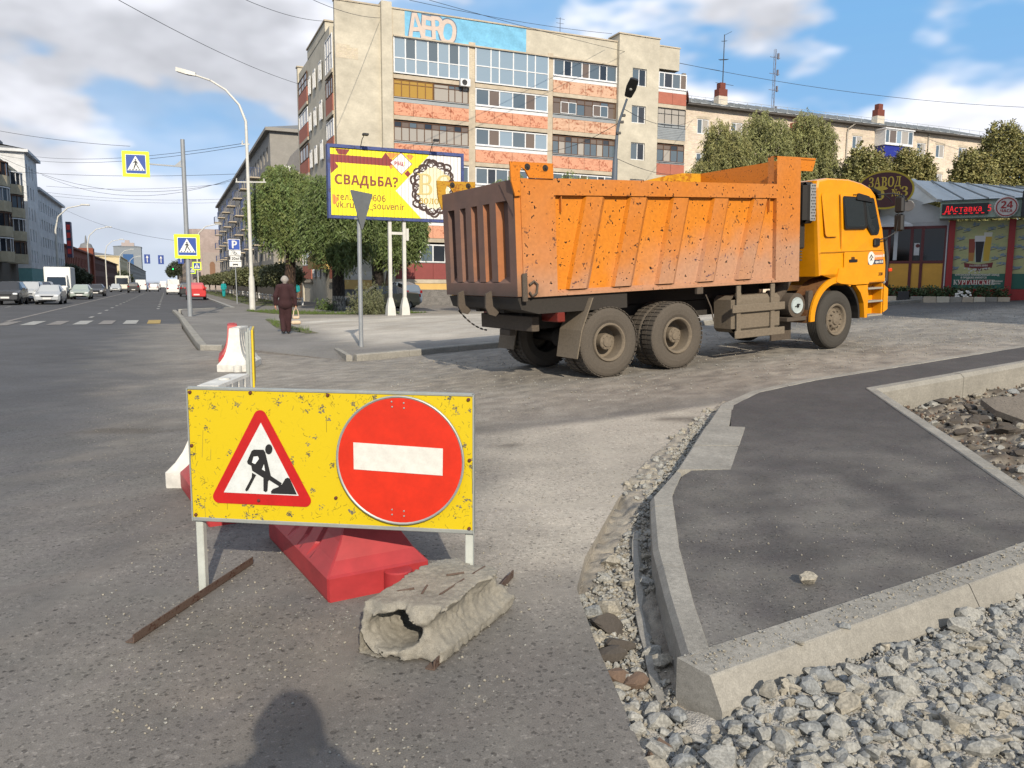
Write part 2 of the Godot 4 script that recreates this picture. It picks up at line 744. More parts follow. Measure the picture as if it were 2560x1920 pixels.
func build_materials() -> void:
	M["road"] = detail(tmat(Color.WHITE, "asphalt", 0.62, 0.9, 0.35, 0.0, true), "mottle", 0.11)
	M["worn"] = detail(tmat(Color.WHITE, "worn", 0.8, 0.88, 0.3, 0.0, true), "mottle", 0.17)
	M["walk"] = detail(tmat(Color.WHITE, "asphalt", 0.9, 0.93, 0.6, 0.0, true), "mottle", 0.23)
	M["kerb"] = detail(tmat(Color(0.62, 0.61, 0.58), "grain", 1.6, 0.9, 0.12), "mottle", 0.5)
	M["dirt"] = detail(tmat(Color.WHITE, "grain", 1.3, 0.95, 1.5, 0.0, true), "mottle", 0.4)
	M["stone"] = tmat(Color(0.62, 0.62, 0.60), "stone", 5.0, 0.85, 0.25)
	M["stone_warm"] = tmat(Color(0.63, 0.61, 0.56), "stone", 4.3, 0.85, 0.25)
	M["stone_blue"] = tmat(Color(0.55, 0.565, 0.57), "stone", 4.7, 0.8, 0.2)
	M["stone_dark"] = tmat(Color(0.30, 0.28, 0.26), "grain", 3.0, 0.95, 0.6)
	M["stone_rust"] = tmat(Color(0.42, 0.35, 0.30), "grain", 3.0, 0.95, 0.6)
	M["paint_white"] = detail(tmat(Color(0.76, 0.76, 0.74), "asphalt", 0.7, 0.7, 0.1), "mottle", 0.6)
	M["paint_grey"] = detail(tmat(Color(0.62, 0.60, 0.58), "asphalt", 0.7, 0.7, 0.1), "mottle", 0.6)
	M["paint_yellow"] = detail(tmat(Color(0.80, 0.68, 0.36), "asphalt", 0.7, 0.7, 0.1), "mottle", 0.6)
	M["plaster"] = detail(tmat(Color(0.79, 0.765, 0.70), "plaster", 0.35, 0.92, 0.1), "mottle", 0.09)
	M["slab"] = detail(tmat(Color(0.76, 0.715, 0.64), "plaster", 0.6, 0.92, 0.1), "mottle", 0.2)
	M["brick"] = detail(tmat(Color(0.90, 0.855, 0.80), "brick", 0.5, 0.9, 0.3), "mottle", 0.12)
	M["pvc"] = tmat(Color(0.84, 0.85, 0.86), "paint", 0.7, 0.4)
	M["wood_frame"] = tmat(Color(0.36, 0.25, 0.18), "grain", 2.0, 0.8)
	M["panel"] = tmat(Color(0.82, 0.60, 0.49), "rust", 0.34, 0.8)
	M["panel_pale"] = tmat(Color(0.80, 0.66, 0.56), "rust", 0.25, 0.8)
	M["panel_red"] = tmat(Color(0.66, 0.40, 0.33), "plaster", 0.4, 0.8)
	for q in [["pane", 0.33, 0.38, 0.42], ["pane_sky", 0.50, 0.57, 0.63], ["pane_dark", 0.16, 0.18, 0.21], ["pane_curtain", 0.60, 0.58, 0.55], ["pane_yellow", 0.62, 0.49, 0.20], ["pane_brown", 0.40, 0.35, 0.31]]:
		M[q[0]] = smat(Color(q[1], q[2], q[3]), 0.06)
		M[q[0]].metallic_specular = 0.6
	M["tin"] = tmat(Color(0.60, 0.62, 0.63), "paint", 0.5, 0.45, 0.0, 0.3)
	M["dark_metal"] = smat(Color(0.13, 0.13, 0.14), 0.5)
	M["grass"] = smat(Color(0.30, 0.37, 0.16), 0.9)
	M["grass"].backlight_enabled = true
	M["grass"].backlight = Color(0.12, 0.16, 0.04)

func lerp3(a: Color, b: Color, t: float) -> Color:
	return a.lerp(b, clampf(t, 0.0, 1.0))

func road_h(x: float, d: float) -> float:
	var uv := to_uv(x, d)
	var h := G(x, d)
	var rough := smoothstep(8.0, 10.5, uv.x + 0.35 * (x - 2.0)) * smoothstep(1.0, 4.0, uv.y)
	h += n1.get_noise_2d(x * 1.3, d * 1.3) * (0.003 + 0.004 * rough)
	h += n2.get_noise_2d(uv.y * 1.2, uv.x * 9.0) * 0.009 * rough
	return h

func road_c(x: float, d: float) -> Color:
	var uv := to_uv(x, d)
	var a := n1.get_noise_2d(x * 2.2, d * 2.2)
	var b := n2.get_noise_2d(x * 0.8 + 40.0, d * 0.8)
	var streak := n3.get_noise_2d(uv.y * 1.1, uv.x * 11.0)
	var c := Color(0.172, 0.163, 0.152).lerp(Color(0.142, 0.136, 0.130), smoothstep(-0.35, 0.45, b))
	# dusty tongues that run along the street
	var along := n3.get_noise_2d(uv.y * 6.0 + 90.0, uv.x * 1.2)
	c = lerp3(c, Color(0.25, 0.237, 0.216), smoothstep(0.0, 0.6, along) * 0.4)
	c = lerp3(c, Color(0.24, 0.215, 0.185), smoothstep(0.1, 0.6, b + a * 0.5) * 0.35)
	# main carriageway beyond the works: dark, bluish
	var far := smoothstep(1.5, 10.0, uv.x + b * 3.0) * (1.0 - smoothstep(-2.2, 0.4, uv.y + b * 0.8 - (uv.x - 8.0) * 0.02))
	c = lerp3(c, Color(0.080, 0.083, 0.092), far)
	# dusty corner along the pavement kerb
	var dust := smoothstep(-2.2, 0.0, uv.y + b * 0.8) * (1.0 - smoothstep(0.3, 1.2, uv.y)) * smoothstep(14.0, 18.0, uv.x) * (1.0 - smoothstep(27.0, 36.0, uv.x))
	c = lerp3(c, Color(0.185, 0.178, 0.165), dust * 0.8)
	# side street under repair: grey brown with streaks along it
	var side := smoothstep(7.6, 8.7, uv.x + 0.12 * a - 0.10 * (uv.y - 4.0)) * smoothstep(-1.0, 1.6, uv.y + b)
	var sc := Color(0.262, 0.238, 0.206).lerp(Color(0.33, 0.308, 0.272), smoothstep(-0.1, 0.5, streak))
	sc = lerp3(sc, Color(0.205, 0.188, 0.166), smoothstep(0.0, 0.5, -streak))
	sc = lerp3(sc, Color(0.36, 0.335, 0.295), smoothstep(7.0, 11.0, uv.y) * smoothstep(-0.3, 0.5, b) * 0.7)
	c = lerp3(c, sc, side)
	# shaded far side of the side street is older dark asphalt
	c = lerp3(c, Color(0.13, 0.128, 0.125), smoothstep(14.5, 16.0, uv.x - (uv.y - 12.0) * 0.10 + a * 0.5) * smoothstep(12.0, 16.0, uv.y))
	# pale cement apron beside the new kerb
	var ap := smoothstep(-0.75, 0.25, x + 0.25 * b + 0.12 * a + (d - 6.0) * 0.03) * smoothstep(2.9, 4.9, d + b * 0.5) * (1.0 - smoothstep(7.75, 8.0, uv.x - 0.06 * (uv.y - 5.0) + 0.06 * a))
	c = lerp3(c, Color(0.455, 0.418, 0.358), ap * (0.9 + 0.12 * a))
	# oil and wet patches
	for s in [[-0.9, 7.6, 0.35], [-0.1, 7.75, 0.25], [2.0, 8.9, 0.35], [-4.2, 8.4, 0.45]]:
		var q: float = Vector2((x - s[0]) * 0.7, (d - s[1]) * 2.2).length() / s[2] + a * 0.5
		c = lerp3(c, Color(0.10, 0.085, 0.07), (1.0 - smoothstep(0.5, 1.0, q)) * 0.75)
	return c * (1.0 + 0.05 * a) * 1.42

func walk_c(x: float, d: float) -> Color:
	var a := n1.get_noise_2d(x * 3.0, d * 3.0)
	var b := n2.get_noise_2d(x * 1.1 + 7.0, d * 1.1)
	var q := n3.get_noise_2d(x * 5.0, d * 2.0)
	var c := Color(0.074, 0.070, 0.071)
	c = lerp3(c, Color(0.17, 0.162, 0.15), smoothstep(-0.7, 0.7, b + 0.35 * a) * (1.0 - smoothstep(4.6, 8.4, d)) * 0.9)
	c = lerp3(c, Color(0.13, 0.122, 0.115), smoothstep(0.1, 0.7, q) * 0.25)
	# dust that lies along the kerbs
	c = lerp3(c, Color(0.27, 0.26, 0.24), (1.0 - smoothstep(0.0, 0.5, Vector2(x - 0.85, d - 3.15).length() + 0.15 * a)) * 0.7)
	return c * (1.0 + 0.07 * a) * 1.42

func kerb_run(parent: Node, outer: Array, inner: Array, top: float, depth: float, long := 0.95, bevel := 0.035, m: Material = null) -> void:
	# outer and inner: lists of (x, d); stones follow them with joints between
	var lens := [0.0]
	for i in range(1, outer.size()):
		lens.append(lens[i - 1] + (outer[i] as Vector2).distance_to(outer[i - 1]))
	var total: float = lens[lens.size() - 1]
	var k := maxi(1, int(round(total / long)))
	for s in k:
		var t0 := total * s / k + 0.004
		var t1 := total * (s + 1) / k - 0.004
		var ts := [t0]
		for l in lens:
			if l > t0 + 0.02 and l < t1 - 0.02:
				ts.append(l)
		ts.append(t1)
		var dy := rng.randf_range(-0.004, 0.004)
		var rings := []
		for t in ts:
			var i := 0
			while i < lens.size() - 2 and lens[i + 1] < t:
				i += 1
			var f: float = (t - lens[i]) / (lens[i + 1] - lens[i])
			var o: Vector2 = (outer[i] as Vector2).lerp(outer[i + 1], f)
			var n: Vector2 = (inner[i] as Vector2).lerp(inner[i + 1], f)
			var w := (n - o).normalized()
			var g := G(o.x, o.y)
			var o2 := o + w * bevel
			var n2_ := n - w * 0.008
			rings.append([W(o.x, o.y, g + top - depth), W(o.x, o.y, g + top - bevel + dy), W(o2.x, o2.y, g + top + dy), W(n2_.x, n2_.y, g + top + dy), W(n.x, n.y, g + top - 0.008 + dy), W(n.x, n.y, g + top - depth)])
		var mb := MB.new()
		mb.loft(rings)
		part(parent, "kerb_stone", mb, m if m else M.kerb)

func V2(a: Array) -> Array:
	var o := []
	for i in range(0, a.size(), 2):
		o.append(Vector2(a[i], a[i + 1]))
	return o

func scatter(parent: Node, called: String, meshes: Array, mats: Array, count: int, where: Callable, smin: float, smax: float, sink := 0.35) -> void:
	# many loose pieces as multimeshes of stuff; where() returns a point or null
	for k in meshes.size():
		var xs := []
		for i in count / meshes.size():
			var p = where.call()
			if p == null:
				continue
			var s: float = smin + (smax - smin) * pow(rng.randf(), 2.0)
			var b := Basis(Vector3.UP, rng.randf() * TAU) * Basis(Vector3.RIGHT, rng.randf_range(-0.5, 0.5))
			xs.append(Transform3D(b.scaled(Vector3(s, s, s)), p + Vector3(0, s * (0.6 - sink), 0)))
		var mm := MultiMesh.new()
		mm.transform_format = MultiMesh.TRANSFORM_3D
		mm.mesh = meshes[k]
		mm.instance_count = xs.size()
		for i in xs.size():
			mm.set_instance_transform(i, xs[i])
		var o := MultiMeshInstance3D.new()
		o.multimesh = mm
		o.name = called if parent != self else numbered(called)
		parent.add_child(o, true)
		o.set_meta("kind", "stuff")

var rocks := []

func build_ground() -> void:
	var base := MB.new()
	var far := 2600.0
	var gp := PackedVector2Array([Vector2(-far, -far), Vector2(far, -far), Vector2(far, far), Vector2(-far, far)])
	var wide := P2([-60, -40, 90, -40, 90, 110, -60, 110])
	base = sheet(wide, 3.0, func(x, d): return G(x, d) - 0.42, func(_x, _d): return Color(0.2, 0.19, 0.165))
	for s in [[-far, -far, far, -40], [-far, 110, far, far], [-far, -40, -60, 110], [90, -40, far, 110]]:
		base.col = Color(0.2, 0.19, 0.165)
		base.quad(W(s[0], s[1], -0.42), W(s[2], s[1], -0.42), W(s[2], s[3], -0.42), W(s[0], s[3], -0.42))
	struct("ground", base, M.dirt)
	# near carriageway and the mouth of the side street
	var near := P2([-12.5, -8, 0.62, -8, 0.6, 1.0, 0.47, 2.45, 0.44, 2.75, 0.38, 3.41, 0.35, 3.99, 0.44, 4.48, 0.81, 5.76, 1.34, 7.04, 2.0, 8.5, 2.66, 9.82, 3.0, 10.05, 4.0, 10.80, 5.15, 11.44, 8.78, 13.64, 14, 16.8, 44, 35.2, 44, 41.5, 14, 28.4, 8, 24.6, 3, 20.2, -1.5, 17.55, -3.16, 16.06, -3.9, 17.3, -6.9, 18.75, -7.55, 18.75, -8.25, 20.25, -11.75, 27.9, -13.2, 31.3, -26.4, 25.6])
	struct("road", sheet(near, 0.16, road_h, road_c, 0.22), M.road)
	# main street onwards
	var fr := PackedVector2Array()
	for q in [[34, 0.42], [34, -14.0], [900, -14.0], [900, 0.42], [300, 3.6], [52, 3.6], [48.2, 0.42]]:
		fr.append(Vector2(-SU * q[0] + CU * q[1], CU * q[0] + SU * q[1]))
	struct("road", sheet(fr, 6.0, func(_x, _d): return 0.0, func(x, d): return Color(0.118, 0.122, 0.134) * (1.0 + 0.15 * n2.get_noise_2d(x * 0.2, d * 0.2))), M.road)
	# pavement across the street
	var lp := PackedVector2Array()
	for q in [[-10, -14.0], [-10, -60.0], [900, -60.0], [900, -14.0]]:
		lp.append(Vector2(-SU * q[0] + CU * q[1], CU * q[0] + SU * q[1]))
	struct("pavement", sheet(lp, 12.0, func(_x, _d): return 0.13, func(_x, _d): return Color(0.24, 0.235, 0.23), 0.2), M.road)
	# pavement on the near side with its yard: level with the kerb
	var rp := P2([-3.25, 16.15, -1.6, 17.62, 3, 20.35, 8, 24.75, 14, 28.55, 44, 41.7, 75, 60, 60, 90, -83.4, 290.9, -116.7, 276.4, -72.6, 175.6])
	for q in [[52.0, 3.75], [48.3, 0.62]]:
		rp.append(Vector2(-SU * q[0] + CU * q[1], CU * q[0] + SU * q[1]))
	rp.append_array(P2([-11.58, 28.0, -8.08, 20.33, -7.45, 18.9, -6.9, 18.92]))
	struct("pavement", sheet(rp, 0.7, func(x, d): return G(x, d) + 0.1 * smoothstep(0.0, 1.3, (Vector2(x, d) - Vector2(-5.0, 17.2)).dot(Vector2(0.45, 0.89)) + 0.25), func(x, d):
		var uv := to_uv(x, d)
		var a := n1.get_noise_2d(x * 1.5, d * 1.5)
		var b := n2.get_noise_2d(uv.y * 0.6, uv.x * 1.4)
		var c := Color(0.215, 0.205, 0.192)
		var yard := smoothstep(3.9, 4.6, uv.y + 0.3 * a) * smoothstep(17.0, 20.0, uv.x)
		c = lerp3(c, Color(0.50, 0.465, 0.41).lerp(Color(0.40, 0.365, 0.315), smoothstep(-0.2, 0.4, b)), yard * (1.0 - smoothstep(33.0, 37.0, uv.x)))
		c = lerp3(c, Color(0.64, 0.62, 0.57), smoothstep(0.6, 1.0, 1.0 - absf(uv.x - 31.0 + b) * 0.45) * yard * 0.8)
		c = lerp3(c, Color(0.34, 0.31, 0.26), smoothstep(34.0, 37.0, uv.x + a) * (1.0 - smoothstep(42.0, 46.0, uv.x)) * smoothstep(4.0, 5.0, uv.y) * 0.8)
		return c * (1.0 + 0.1 * a) * 1.42, 0.3), M.road)
	# kerbs of the corner pavement
	var kb := ground_node("pavement_kerb")
	kerb_run(kb, V2([-18.85, 43.6, -15.3, 36.0, -11.7, 28.0, -8.2, 20.27]), V2([-18.68, 43.68, -15.12, 36.08, -11.52, 28.08, -8.03, 20.35]), 0.13, 0.35, 1.0, 0.02)
	kerb_run(kb, V2([-8.2, 20.27, -7.5, 18.8, -6.95, 18.72]), V2([-8.03, 20.35, -7.4, 18.97, -6.93, 18.9]), 0.13, 0.35, 0.9, 0.02)
	kerb_run(kb, V2([-3.2, 16.08, -1.55, 17.5, 3, 20.2, 8, 24.6, 14, 28.4, 44, 41.5]), V2([-3.3, 16.22, -1.66, 17.65, 2.9, 20.36, 7.9, 24.76, 13.9, 28.56, 43.9, 41.7]), 0.135, 0.4, 1.3, 0.02)
	kerb_run(kb, V2([-3.3, 16.12, -3.95, 17.9]), V2([-3.42, 16.1, -4.07, 17.86]), 0.13, 0.3, 0.6, 0.03)
	var pk := PackedVector2Array()
	var pko := []
	var pki := []
	for q in [48.3, 52.0, 80.0, 120.0, 165.0]:
		var vv := 0.5 if q < 49 else 3.6
		pko.append(Vector2(-SU * q + CU * vv, CU * q + SU * vv))
		pki.append(Vector2(-SU * q + CU * (vv + 0.2), CU * q + SU * (vv + 0.2)))
	kerb_run(kb, pko, pki, 0.14, 0.3, 2.2, 0.02, M.paint_white)
	# grass: strips of blades
	var tuft := MB.new()
	for i in 9:
		var a := rng.randf() * TAU
		var o := Vector3(cos(a), 0, sin(a)) * rng.randf() * 0.05
		var tip := o + Vector3(rng.randf_range(-0.04, 0.04), rng.randf_range(0.06, 0.15), rng.randf_range(-0.04, 0.04))
		var sd := Vector3(sin(a * 3.0), 0, cos(a * 3.0)) * 0.006
		tuft.tri(o - sd, o + sd, tip)
	var tm := tuft.mesh(M.grass)
	var strips := [P2([-10.4, 33.0, -7.9, 26.3, -6.1, 23.3, -5.8, 23.5, -7.2, 26.4, -9.2, 31.0]), P2([-14.8, 43.2, -11.4, 38.6, -8.0, 38.6, -5.0, 40.6, -4.5, 42.6, -9.6, 41.0, -13.5, 44.3])]
	var us := PackedVector2Array()
	for q in [[56, 5.2], [56, 8.4], [150, 8.4], [150, 5.2]]:
		us.append(Vector2(-SU * q[0] + CU * q[1], CU * q[0] + SU * q[1]))
	strips.append(us)
	for k in 3:
		var poly: PackedVector2Array = strips[k]
		var lo := poly[0]
		var hi := poly[0]
		for p in poly:
			lo = lo.min(p)
			hi = hi.max(p)
		var verge := sheet(poly, 0.5 if k < 2 else 3.0, func(x, d): return G(x, d) + 0.108, func(x, d): return Color(0.16, 0.145, 0.09).lerp(Color(0.10, 0.115, 0.045), clampf(0.5 + n1.get_noise_2d(x * 2.0, d * 2.0) * 1.4, 0, 1)))
		struct("grass_verge", verge, M.dirt)
		scatter(self, "grass", [tm], [], [900, 2400, 9000][k], func():
			var p := Vector2(rng.randf_range(lo.x, hi.x), rng.randf_range(lo.y, hi.y))
			if not Geometry2D.is_point_in_polygon(p, poly) or n1.get_noise_2d(p.x * 2.0, p.y * 2.0) < -0.25:
				return null
			return W(p.x, p.y, G(p.x, p.y) + 0.105), 0.7, 1.5, 0.6)

func build_markings() -> void:
	# centre line, lane dashes
	var mk := func(u0: float, u1: float, v: float, w: float, m: Material) -> void:
		var mb := MB.new()
		mb.quad(UV(u0, v - w / 2, 0.012), UV(u0, v + w / 2, 0.012), UV(u1, v + w / 2, 0.012), UV(u1, v - w / 2, 0.012))
		struct("road_line", mb, m)
	for k in 12:
		mk.call(37.4 + k * 30.0, 37.4 + (k + 1) * 30.0 - 0.02, -6.05, 0.2, M.paint_grey)
	mk.call(20.0, 33.0, -6.05, 0.2, M.paint_grey)
	for k in 22:
		mk.call(40.5 + k * 5.0, 42.0 + k * 5.0, -3.3, 0.16, M.paint_white)
	for k in 18:
		mk.call(53.0 + k * 5.0, 54.5 + k * 5.0, -0.6, 0.16, M.paint_white)
	for k in 16:
		mk.call(58.0 + k * 6.0, 60.0 + k * 6.0, -9.4, 0.14, M.paint_white)
	var z := ground_node("zebra_crossing")
	for k in 15:
		var v := -0.35 - k * 0.86
		var mb := MB.new()
		mb.quad(UV(34.0, v - 0.46, 0.014), UV(34.0, v + 0.02, 0.014), UV(37.3, v + 0.02, 0.014), UV(37.3, v - 0.46, 0.014))
		struct("crossing_stripe", mb, [M.paint_yellow, M.paint_white, M.paint_grey][0 if k == 0 else (1 + (k + 1) % 2)], z)

func build_near_works() -> void:
	for k in 8:
		rocks.append(rock(100 + k))
	# new footpath
	var path := P2([0.79, 2.97, 1.61, 3.47, 2.07, 3.73, 2.79, 4.13, 3.27, 4.45, 3.41, 5.07, 3.79, 6.77, 4.43, 9.73, 7.55, 11.57, 14, 15.4, 14, 16.55, 8.85, 13.42, 5.22, 11.22, 4.06, 10.52, 3.07, 9.74, 2.54, 8.95, 2.18, 7.7, 1.75, 6.55, 1.30, 5.82, 1.10, 5.28, 0.92, 4.18, 0.83, 3.47])
	struct("footpath", sheet(path, 0.09, func(x, d): return G(x, d) + 0.146 + n1.get_noise_2d(x * 4.0, d * 4.0) * 0.004, walk_c, 0.1), M.walk)
	var kb := ground_node("footpath_kerb")
	kerb_run(kb, V2([0.68, 2.90, 0.73, 3.56, 0.79, 4.22, 0.95, 5.22, 1.28, 5.98]), V2([0.80, 2.985, 0.845, 3.47, 0.935, 4.18, 1.115, 5.28, 1.30, 5.86]), 0.155, 0.5, 1.05, 0.03)
	kerb_run(kb, V2([1.285, 5.99, 1.93, 7.73]), V2([1.72, 6.0, 2.32, 7.66]), 0.158, 0.4, 0.9, 0.02)
	kerb_run(kb, V2([1.935, 7.74, 2.41, 8.98, 3.04, 9.87, 4.01, 10.66, 5.17, 11.36, 8.8, 13.56, 14, 16.72]), V2([2.15, 7.66, 2.56, 8.92, 3.1, 9.74, 4.08, 10.52, 5.24, 11.22, 8.87, 13.42, 14.06, 16.56]), 0.152, 0.4, 1.0, 0.02)
	kerb_run(kb, V2([3.40, 4.49, 3.52, 5.04, 3.91, 6.74, 4.54, 9.68]), V2([3.275, 4.45, 3.4, 5.07, 3.78, 6.77, 4.42, 9.72]), 0.158, 0.4, 1.2, 0.02)
	kerb_run(kb, V2([4.51, 9.57, 7.62, 11.42, 14.06, 15.22]), V2([4.42, 9.73, 7.54, 11.57, 13.98, 15.4]), 0.16, 0.6, 1.9, 0.05)
	# the lying kerb at the front: flat top, slanted outer face
	var a := Vector2(0.665, 2.885)
	var dirv := Vector2(0.858, 0.514)
	var nrm := Vector2(0.514, -0.858)
	var cuts := [0.0, 1.72, 2.36, 3.5]
	for s in 3:
		var rings := []
		for t in [cuts[s] + 0.004, cuts[s + 1] - 0.004]:
			var r := []
			for q in [[-0.03, -0.3], [-0.03, 0.152], [0.143, 0.157], [0.15, 0.152], [0.215, 0.045], [0.22, -0.3]]:
				var p: Vector2 = a + dirv * t + nrm * q[0]
				r.append(W(p.x, p.y, G(p.x, p.y) + q[1]))
			r.reverse()
			rings.append(r)
		var mb := MB.new()
		mb.loft(rings)
		part(kb, "kerb_stone", mb, M.kerb)
	# trench between the old carriageway and the kerb
	var tr := P2([0.7, 1.2, 0.55, 2.0, 0.44, 2.5, 0.4, 2.9, 0.3, 3.41, 0.3, 3.99, 0.42, 4.55, 0.8, 5.8, 1.3, 7.1, 2.0, 8.5, 2.7, 9.95, 3.1, 9.95, 2.43, 8.98, 1.97, 7.73, 1.32, 5.98, 0.99, 5.22, 0.83, 4.22, 0.76, 3.56, 0.72, 2.9, 1.4, 2.0, 1.5, 1.2])
	var trh := func(x: float, d: float) -> float:
		return G(x, d) - lerpf(0.07, 0.03, smoothstep(4.2, 6.6, d)) + n1.get_noise_2d(x * 9.0, d * 9.0) * 0.03 + n2.get_noise_2d(x * 3.0, d * 3.0) * 0.02 + 0.045 * smoothstep(0.0, 0.07, x - lerpf(0.60, 0.82, pow(clampf((d - 2.95) / 2.05, 0.0, 1.0), 1.6))) * smoothstep(2.7, 3.0, d)
	var trc := func(x: float, d: float) -> Color:
		var q := n1.get_noise_2d(x * 5.0, d * 5.0)
		return Color(0.36, 0.33, 0.28).lerp(Color(0.15, 0.13, 0.11), smoothstep(-0.1, 0.4, q) * (1.0 - smoothstep(4.0, 5.0, d)) * 0.8) * (1.0 + 0.2 * q)
	struct("trench", sheet(tr, 0.05, trh, trc), M.dirt)
	# strip of set concrete along the kerb foot, uneven
	var ft := MB.new()
	var fr := []
	for k in 15:
		var t := k / 14.0
		var d := lerpf(2.95, 5.0, t)
		var x := lerpf(0.585, 0.80, pow(t, 1.6)) + n1.get_noise_1d(d * 9.0) * 0.02
		var y := lerpf(-0.045, -0.01, t) + n2.get_noise_1d(d * 7.0) * 0.012
		fr.append([W(x, d, -0.2), W(x, d, y), W(x + 0.035, d, y + 0.006), W(x + 0.06, d, y - 0.012), W(x + 0.06, d, -0.2)])
	ft.loft(fr)
	struct("kerb_foundation", ft, M.kerb)
	# gravel bed under the front kerb
	var gv := P2([0.36, 2.95, 0.62, 2.86, 0.8, 2.72, 1.75, 3.22, 3.1, 4.02, 3.45, 4.2, 3.8, 3.0, 3.6, 0.8, 0.5, 0.8, 0.45, 2.4])
	var gvh := func(x: float, d: float) -> float:
		var h := -0.03 + 0.10 * smoothstep(0.55, 1.0, x) + n2.get_noise_2d(x * 3.2, d * 3.2) * 0.035 + n1.get_noise_2d(x * 12.0, d * 12.0) * 0.008
		return h
	var bed := ground_node("gravel_bed")
	struct("gravel", sheet(gv, 0.045, gvh, func(x, d): return Color(0.47, 0.455, 0.42) * (1.0 + 0.2 * n1.get_noise_2d(x * 8.0, d * 8.0))), M.dirt, bed)
	var mats := [M.stone, M.stone, M.stone_blue, M.stone_warm, M.stone]
	var meshes := []
	for k in 10:
		var src: MB = rocks[k % 8]
		meshes.append(src.mesh(mats[k % 5]))
	# stones one can pick apart
	var placed := []
	var count := 0
	for tries in 9000:
		if count >= 300:
			break
		var x := rng.randf_range(0.46, 2.9)
		var d := rng.randf_range(2.2, 3.95)
		var p := Vector2(x, d)
		var along := (p - a).dot(dirv)
		var out := (p - a).dot(nrm)
		if out < 0.25 and along > -0.1:
			continue
		if along <= -0.1 and d > 2.85:
			continue
		if x < lerpf(0.52, 0.42, (d - 2.2) / 0.8):
			continue
		var dens := 1.0 if x < 1.25 else 0.30 + 0.9 * n2.get_noise_2d(x * 2.2 + 3.0, d * 2.2)
		if rng.randf() > dens:
			continue
		var s := rng.randf_range(0.034, 0.066) * (1.25 if rng.randf() < 0.15 else 1.0)
		if count > 200:
			s *= 0.72
		var ok := true
		for q in placed:
			if Vector2(q.x, q.y).distance_to(p) < (q.z + s) * 0.78:
				ok = false
				break
		if not ok:
			continue
		placed.append(Vector3(x, d, s))
		var o := piece(bed, "stone", meshes[rng.randi() % 10], W(x, d, gvh.call(x, d) + s * (0.30 if x < 1.3 else 0.16)))
		o.basis = (Basis(Vector3.UP, rng.randf() * TAU) * Basis(Vector3.RIGHT, rng.randf_range(-0.6, 0.6)) * Basis(Vector3.BACK, rng.randf_range(-0.4, 0.4))).scaled(Vector3(s, s, s) * Vector3(rng.randf_range(0.9, 1.35), 1, 1))
		count += 1
	var ingravel := func():
		var x := rng.randf_range(0.45, 3.3)
		var d := rng.randf_range(2.0, 4.1)
		var p := Vector2(x, d)
		if ((p - a).dot(nrm) < 0.22 and (p - a).dot(dirv) > -0.1) or (d > 2.9 and x < 0.75) or x < 0.52 - (d - 2.2) * 0.1:
			return null
		return W(x, d, gvh.call(x, d))
	scatter(bed, "small_stones", meshes.slice(0, 6), [], 3600, ingravel, 0.012, 0.034, 0.3)
	scatter(bed, "grit", [rocks[3].mesh(M.stone_warm), rocks[5].mesh(M.stone), rocks[6].mesh(M.stone_blue)], [], 26000, ingravel, 0.0035, 0.011, 0.2)
	# rubble in the trench
	var trn := ground_node("trench_rubble")
	var intr := func():
		var d := rng.randf_range(2.4, 8.6)
		var l := lerpf(0.38, 0.36, (d - 2.4) / 1.6)
		var r := 0.66
		if d > 4.0:
			l = lerpf(0.38, 2.05, (d - 4.0) / 4.6)
			r = lerpf(0.78, 2.2, (d - 4.0) / 4.6)
		return Vector2(rng.randf_range(l, r), d)
	for k in 80:
		var p: Vector2 = intr.call()
		if p.y > 7.0:
			continue
		var s := rng.randf_range(0.025, 0.06) * (1.0 if p.y < 4.5 else 0.8)
		var mm: Mesh = meshes[rng.randi() % 10]
		var o := piece(trn, "stone", mm, W(p.x, p.y, trh.call(p.x, p.y) + s * 0.25))
		o.basis = (Basis(Vector3.UP, rng.randf() * TAU) * Basis(Vector3.RIGHT, rng.randf_range(-0.6, 0.6))).scaled(Vector3(s * 1.3, s * 0.9, s))
	for q in [[0.47, 3.62, 0.10, 0], [0.44, 3.36, 0.085, 0], [0.5, 3.44, 0.07, 0], [0.44, 3.13, 0.075, 1], [0.53, 3.08, 0.06, 1], [0.50, 3.82, 0.09, 2], [0.52, 2.58, 0.085, 1], [0.6, 4.5, 0.08, 2], [0.46, 2.82, 0.07, 2]]:
		var o := piece(trn, "clod", rock(300 + int(q[1] * 100), 14).mesh([M.stone_dark, M.stone_rust, M.stone_warm][q[3]]), W(q[0], q[1], trh.call(q[0], q[1]) + q[2] * 0.3))
		o.basis = Basis(Vector3.UP, q[0] * 50.0).scaled(Vector3(q[2] * 1.3, q[2], q[2]))
	scatter(trn, "grit", [rocks[3].mesh(M.stone_warm), rocks[5].mesh(M.stone)], [], 11000, func():
		var p: Vector2 = intr.call()
		return W(p.x, p.y, trh.call(p.x, p.y)), 0.004, 0.022, 0.2)
	# the pit on the right with its broken asphalt
	var pit := P2([3.4, 4.45, 3.5, 5.04, 3.88, 6.74, 4.5, 9.62, 7.6, 11.45, 14, 15.3, 20, 15, 16, 3, 4.2, 2.6, 3.5, 4.2])
	var pith := func(x: float, d: float) -> float:
		return G(x, d) - 0.16 + n2.get_noise_2d(x * 2.0, d * 2.0) * 0.09 + n1.get_noise_2d(x * 6.0, d * 6.0) * 0.035
	struct("pit", sheet(pit, 0.08, pith, func(x, d):
		var q := n1.get_noise_2d(x * 2.5 + 9.0, d * 2.5)
		return Color(0.33, 0.295, 0.24).lerp(Color(0.13, 0.11, 0.09), smoothstep(-0.30, 0.22, q)) * (1.0 + 0.2 * n2.get_noise_2d(x * 6.0, d * 6.0))), M.dirt)
	var rub := ground_node("pit_rubble")
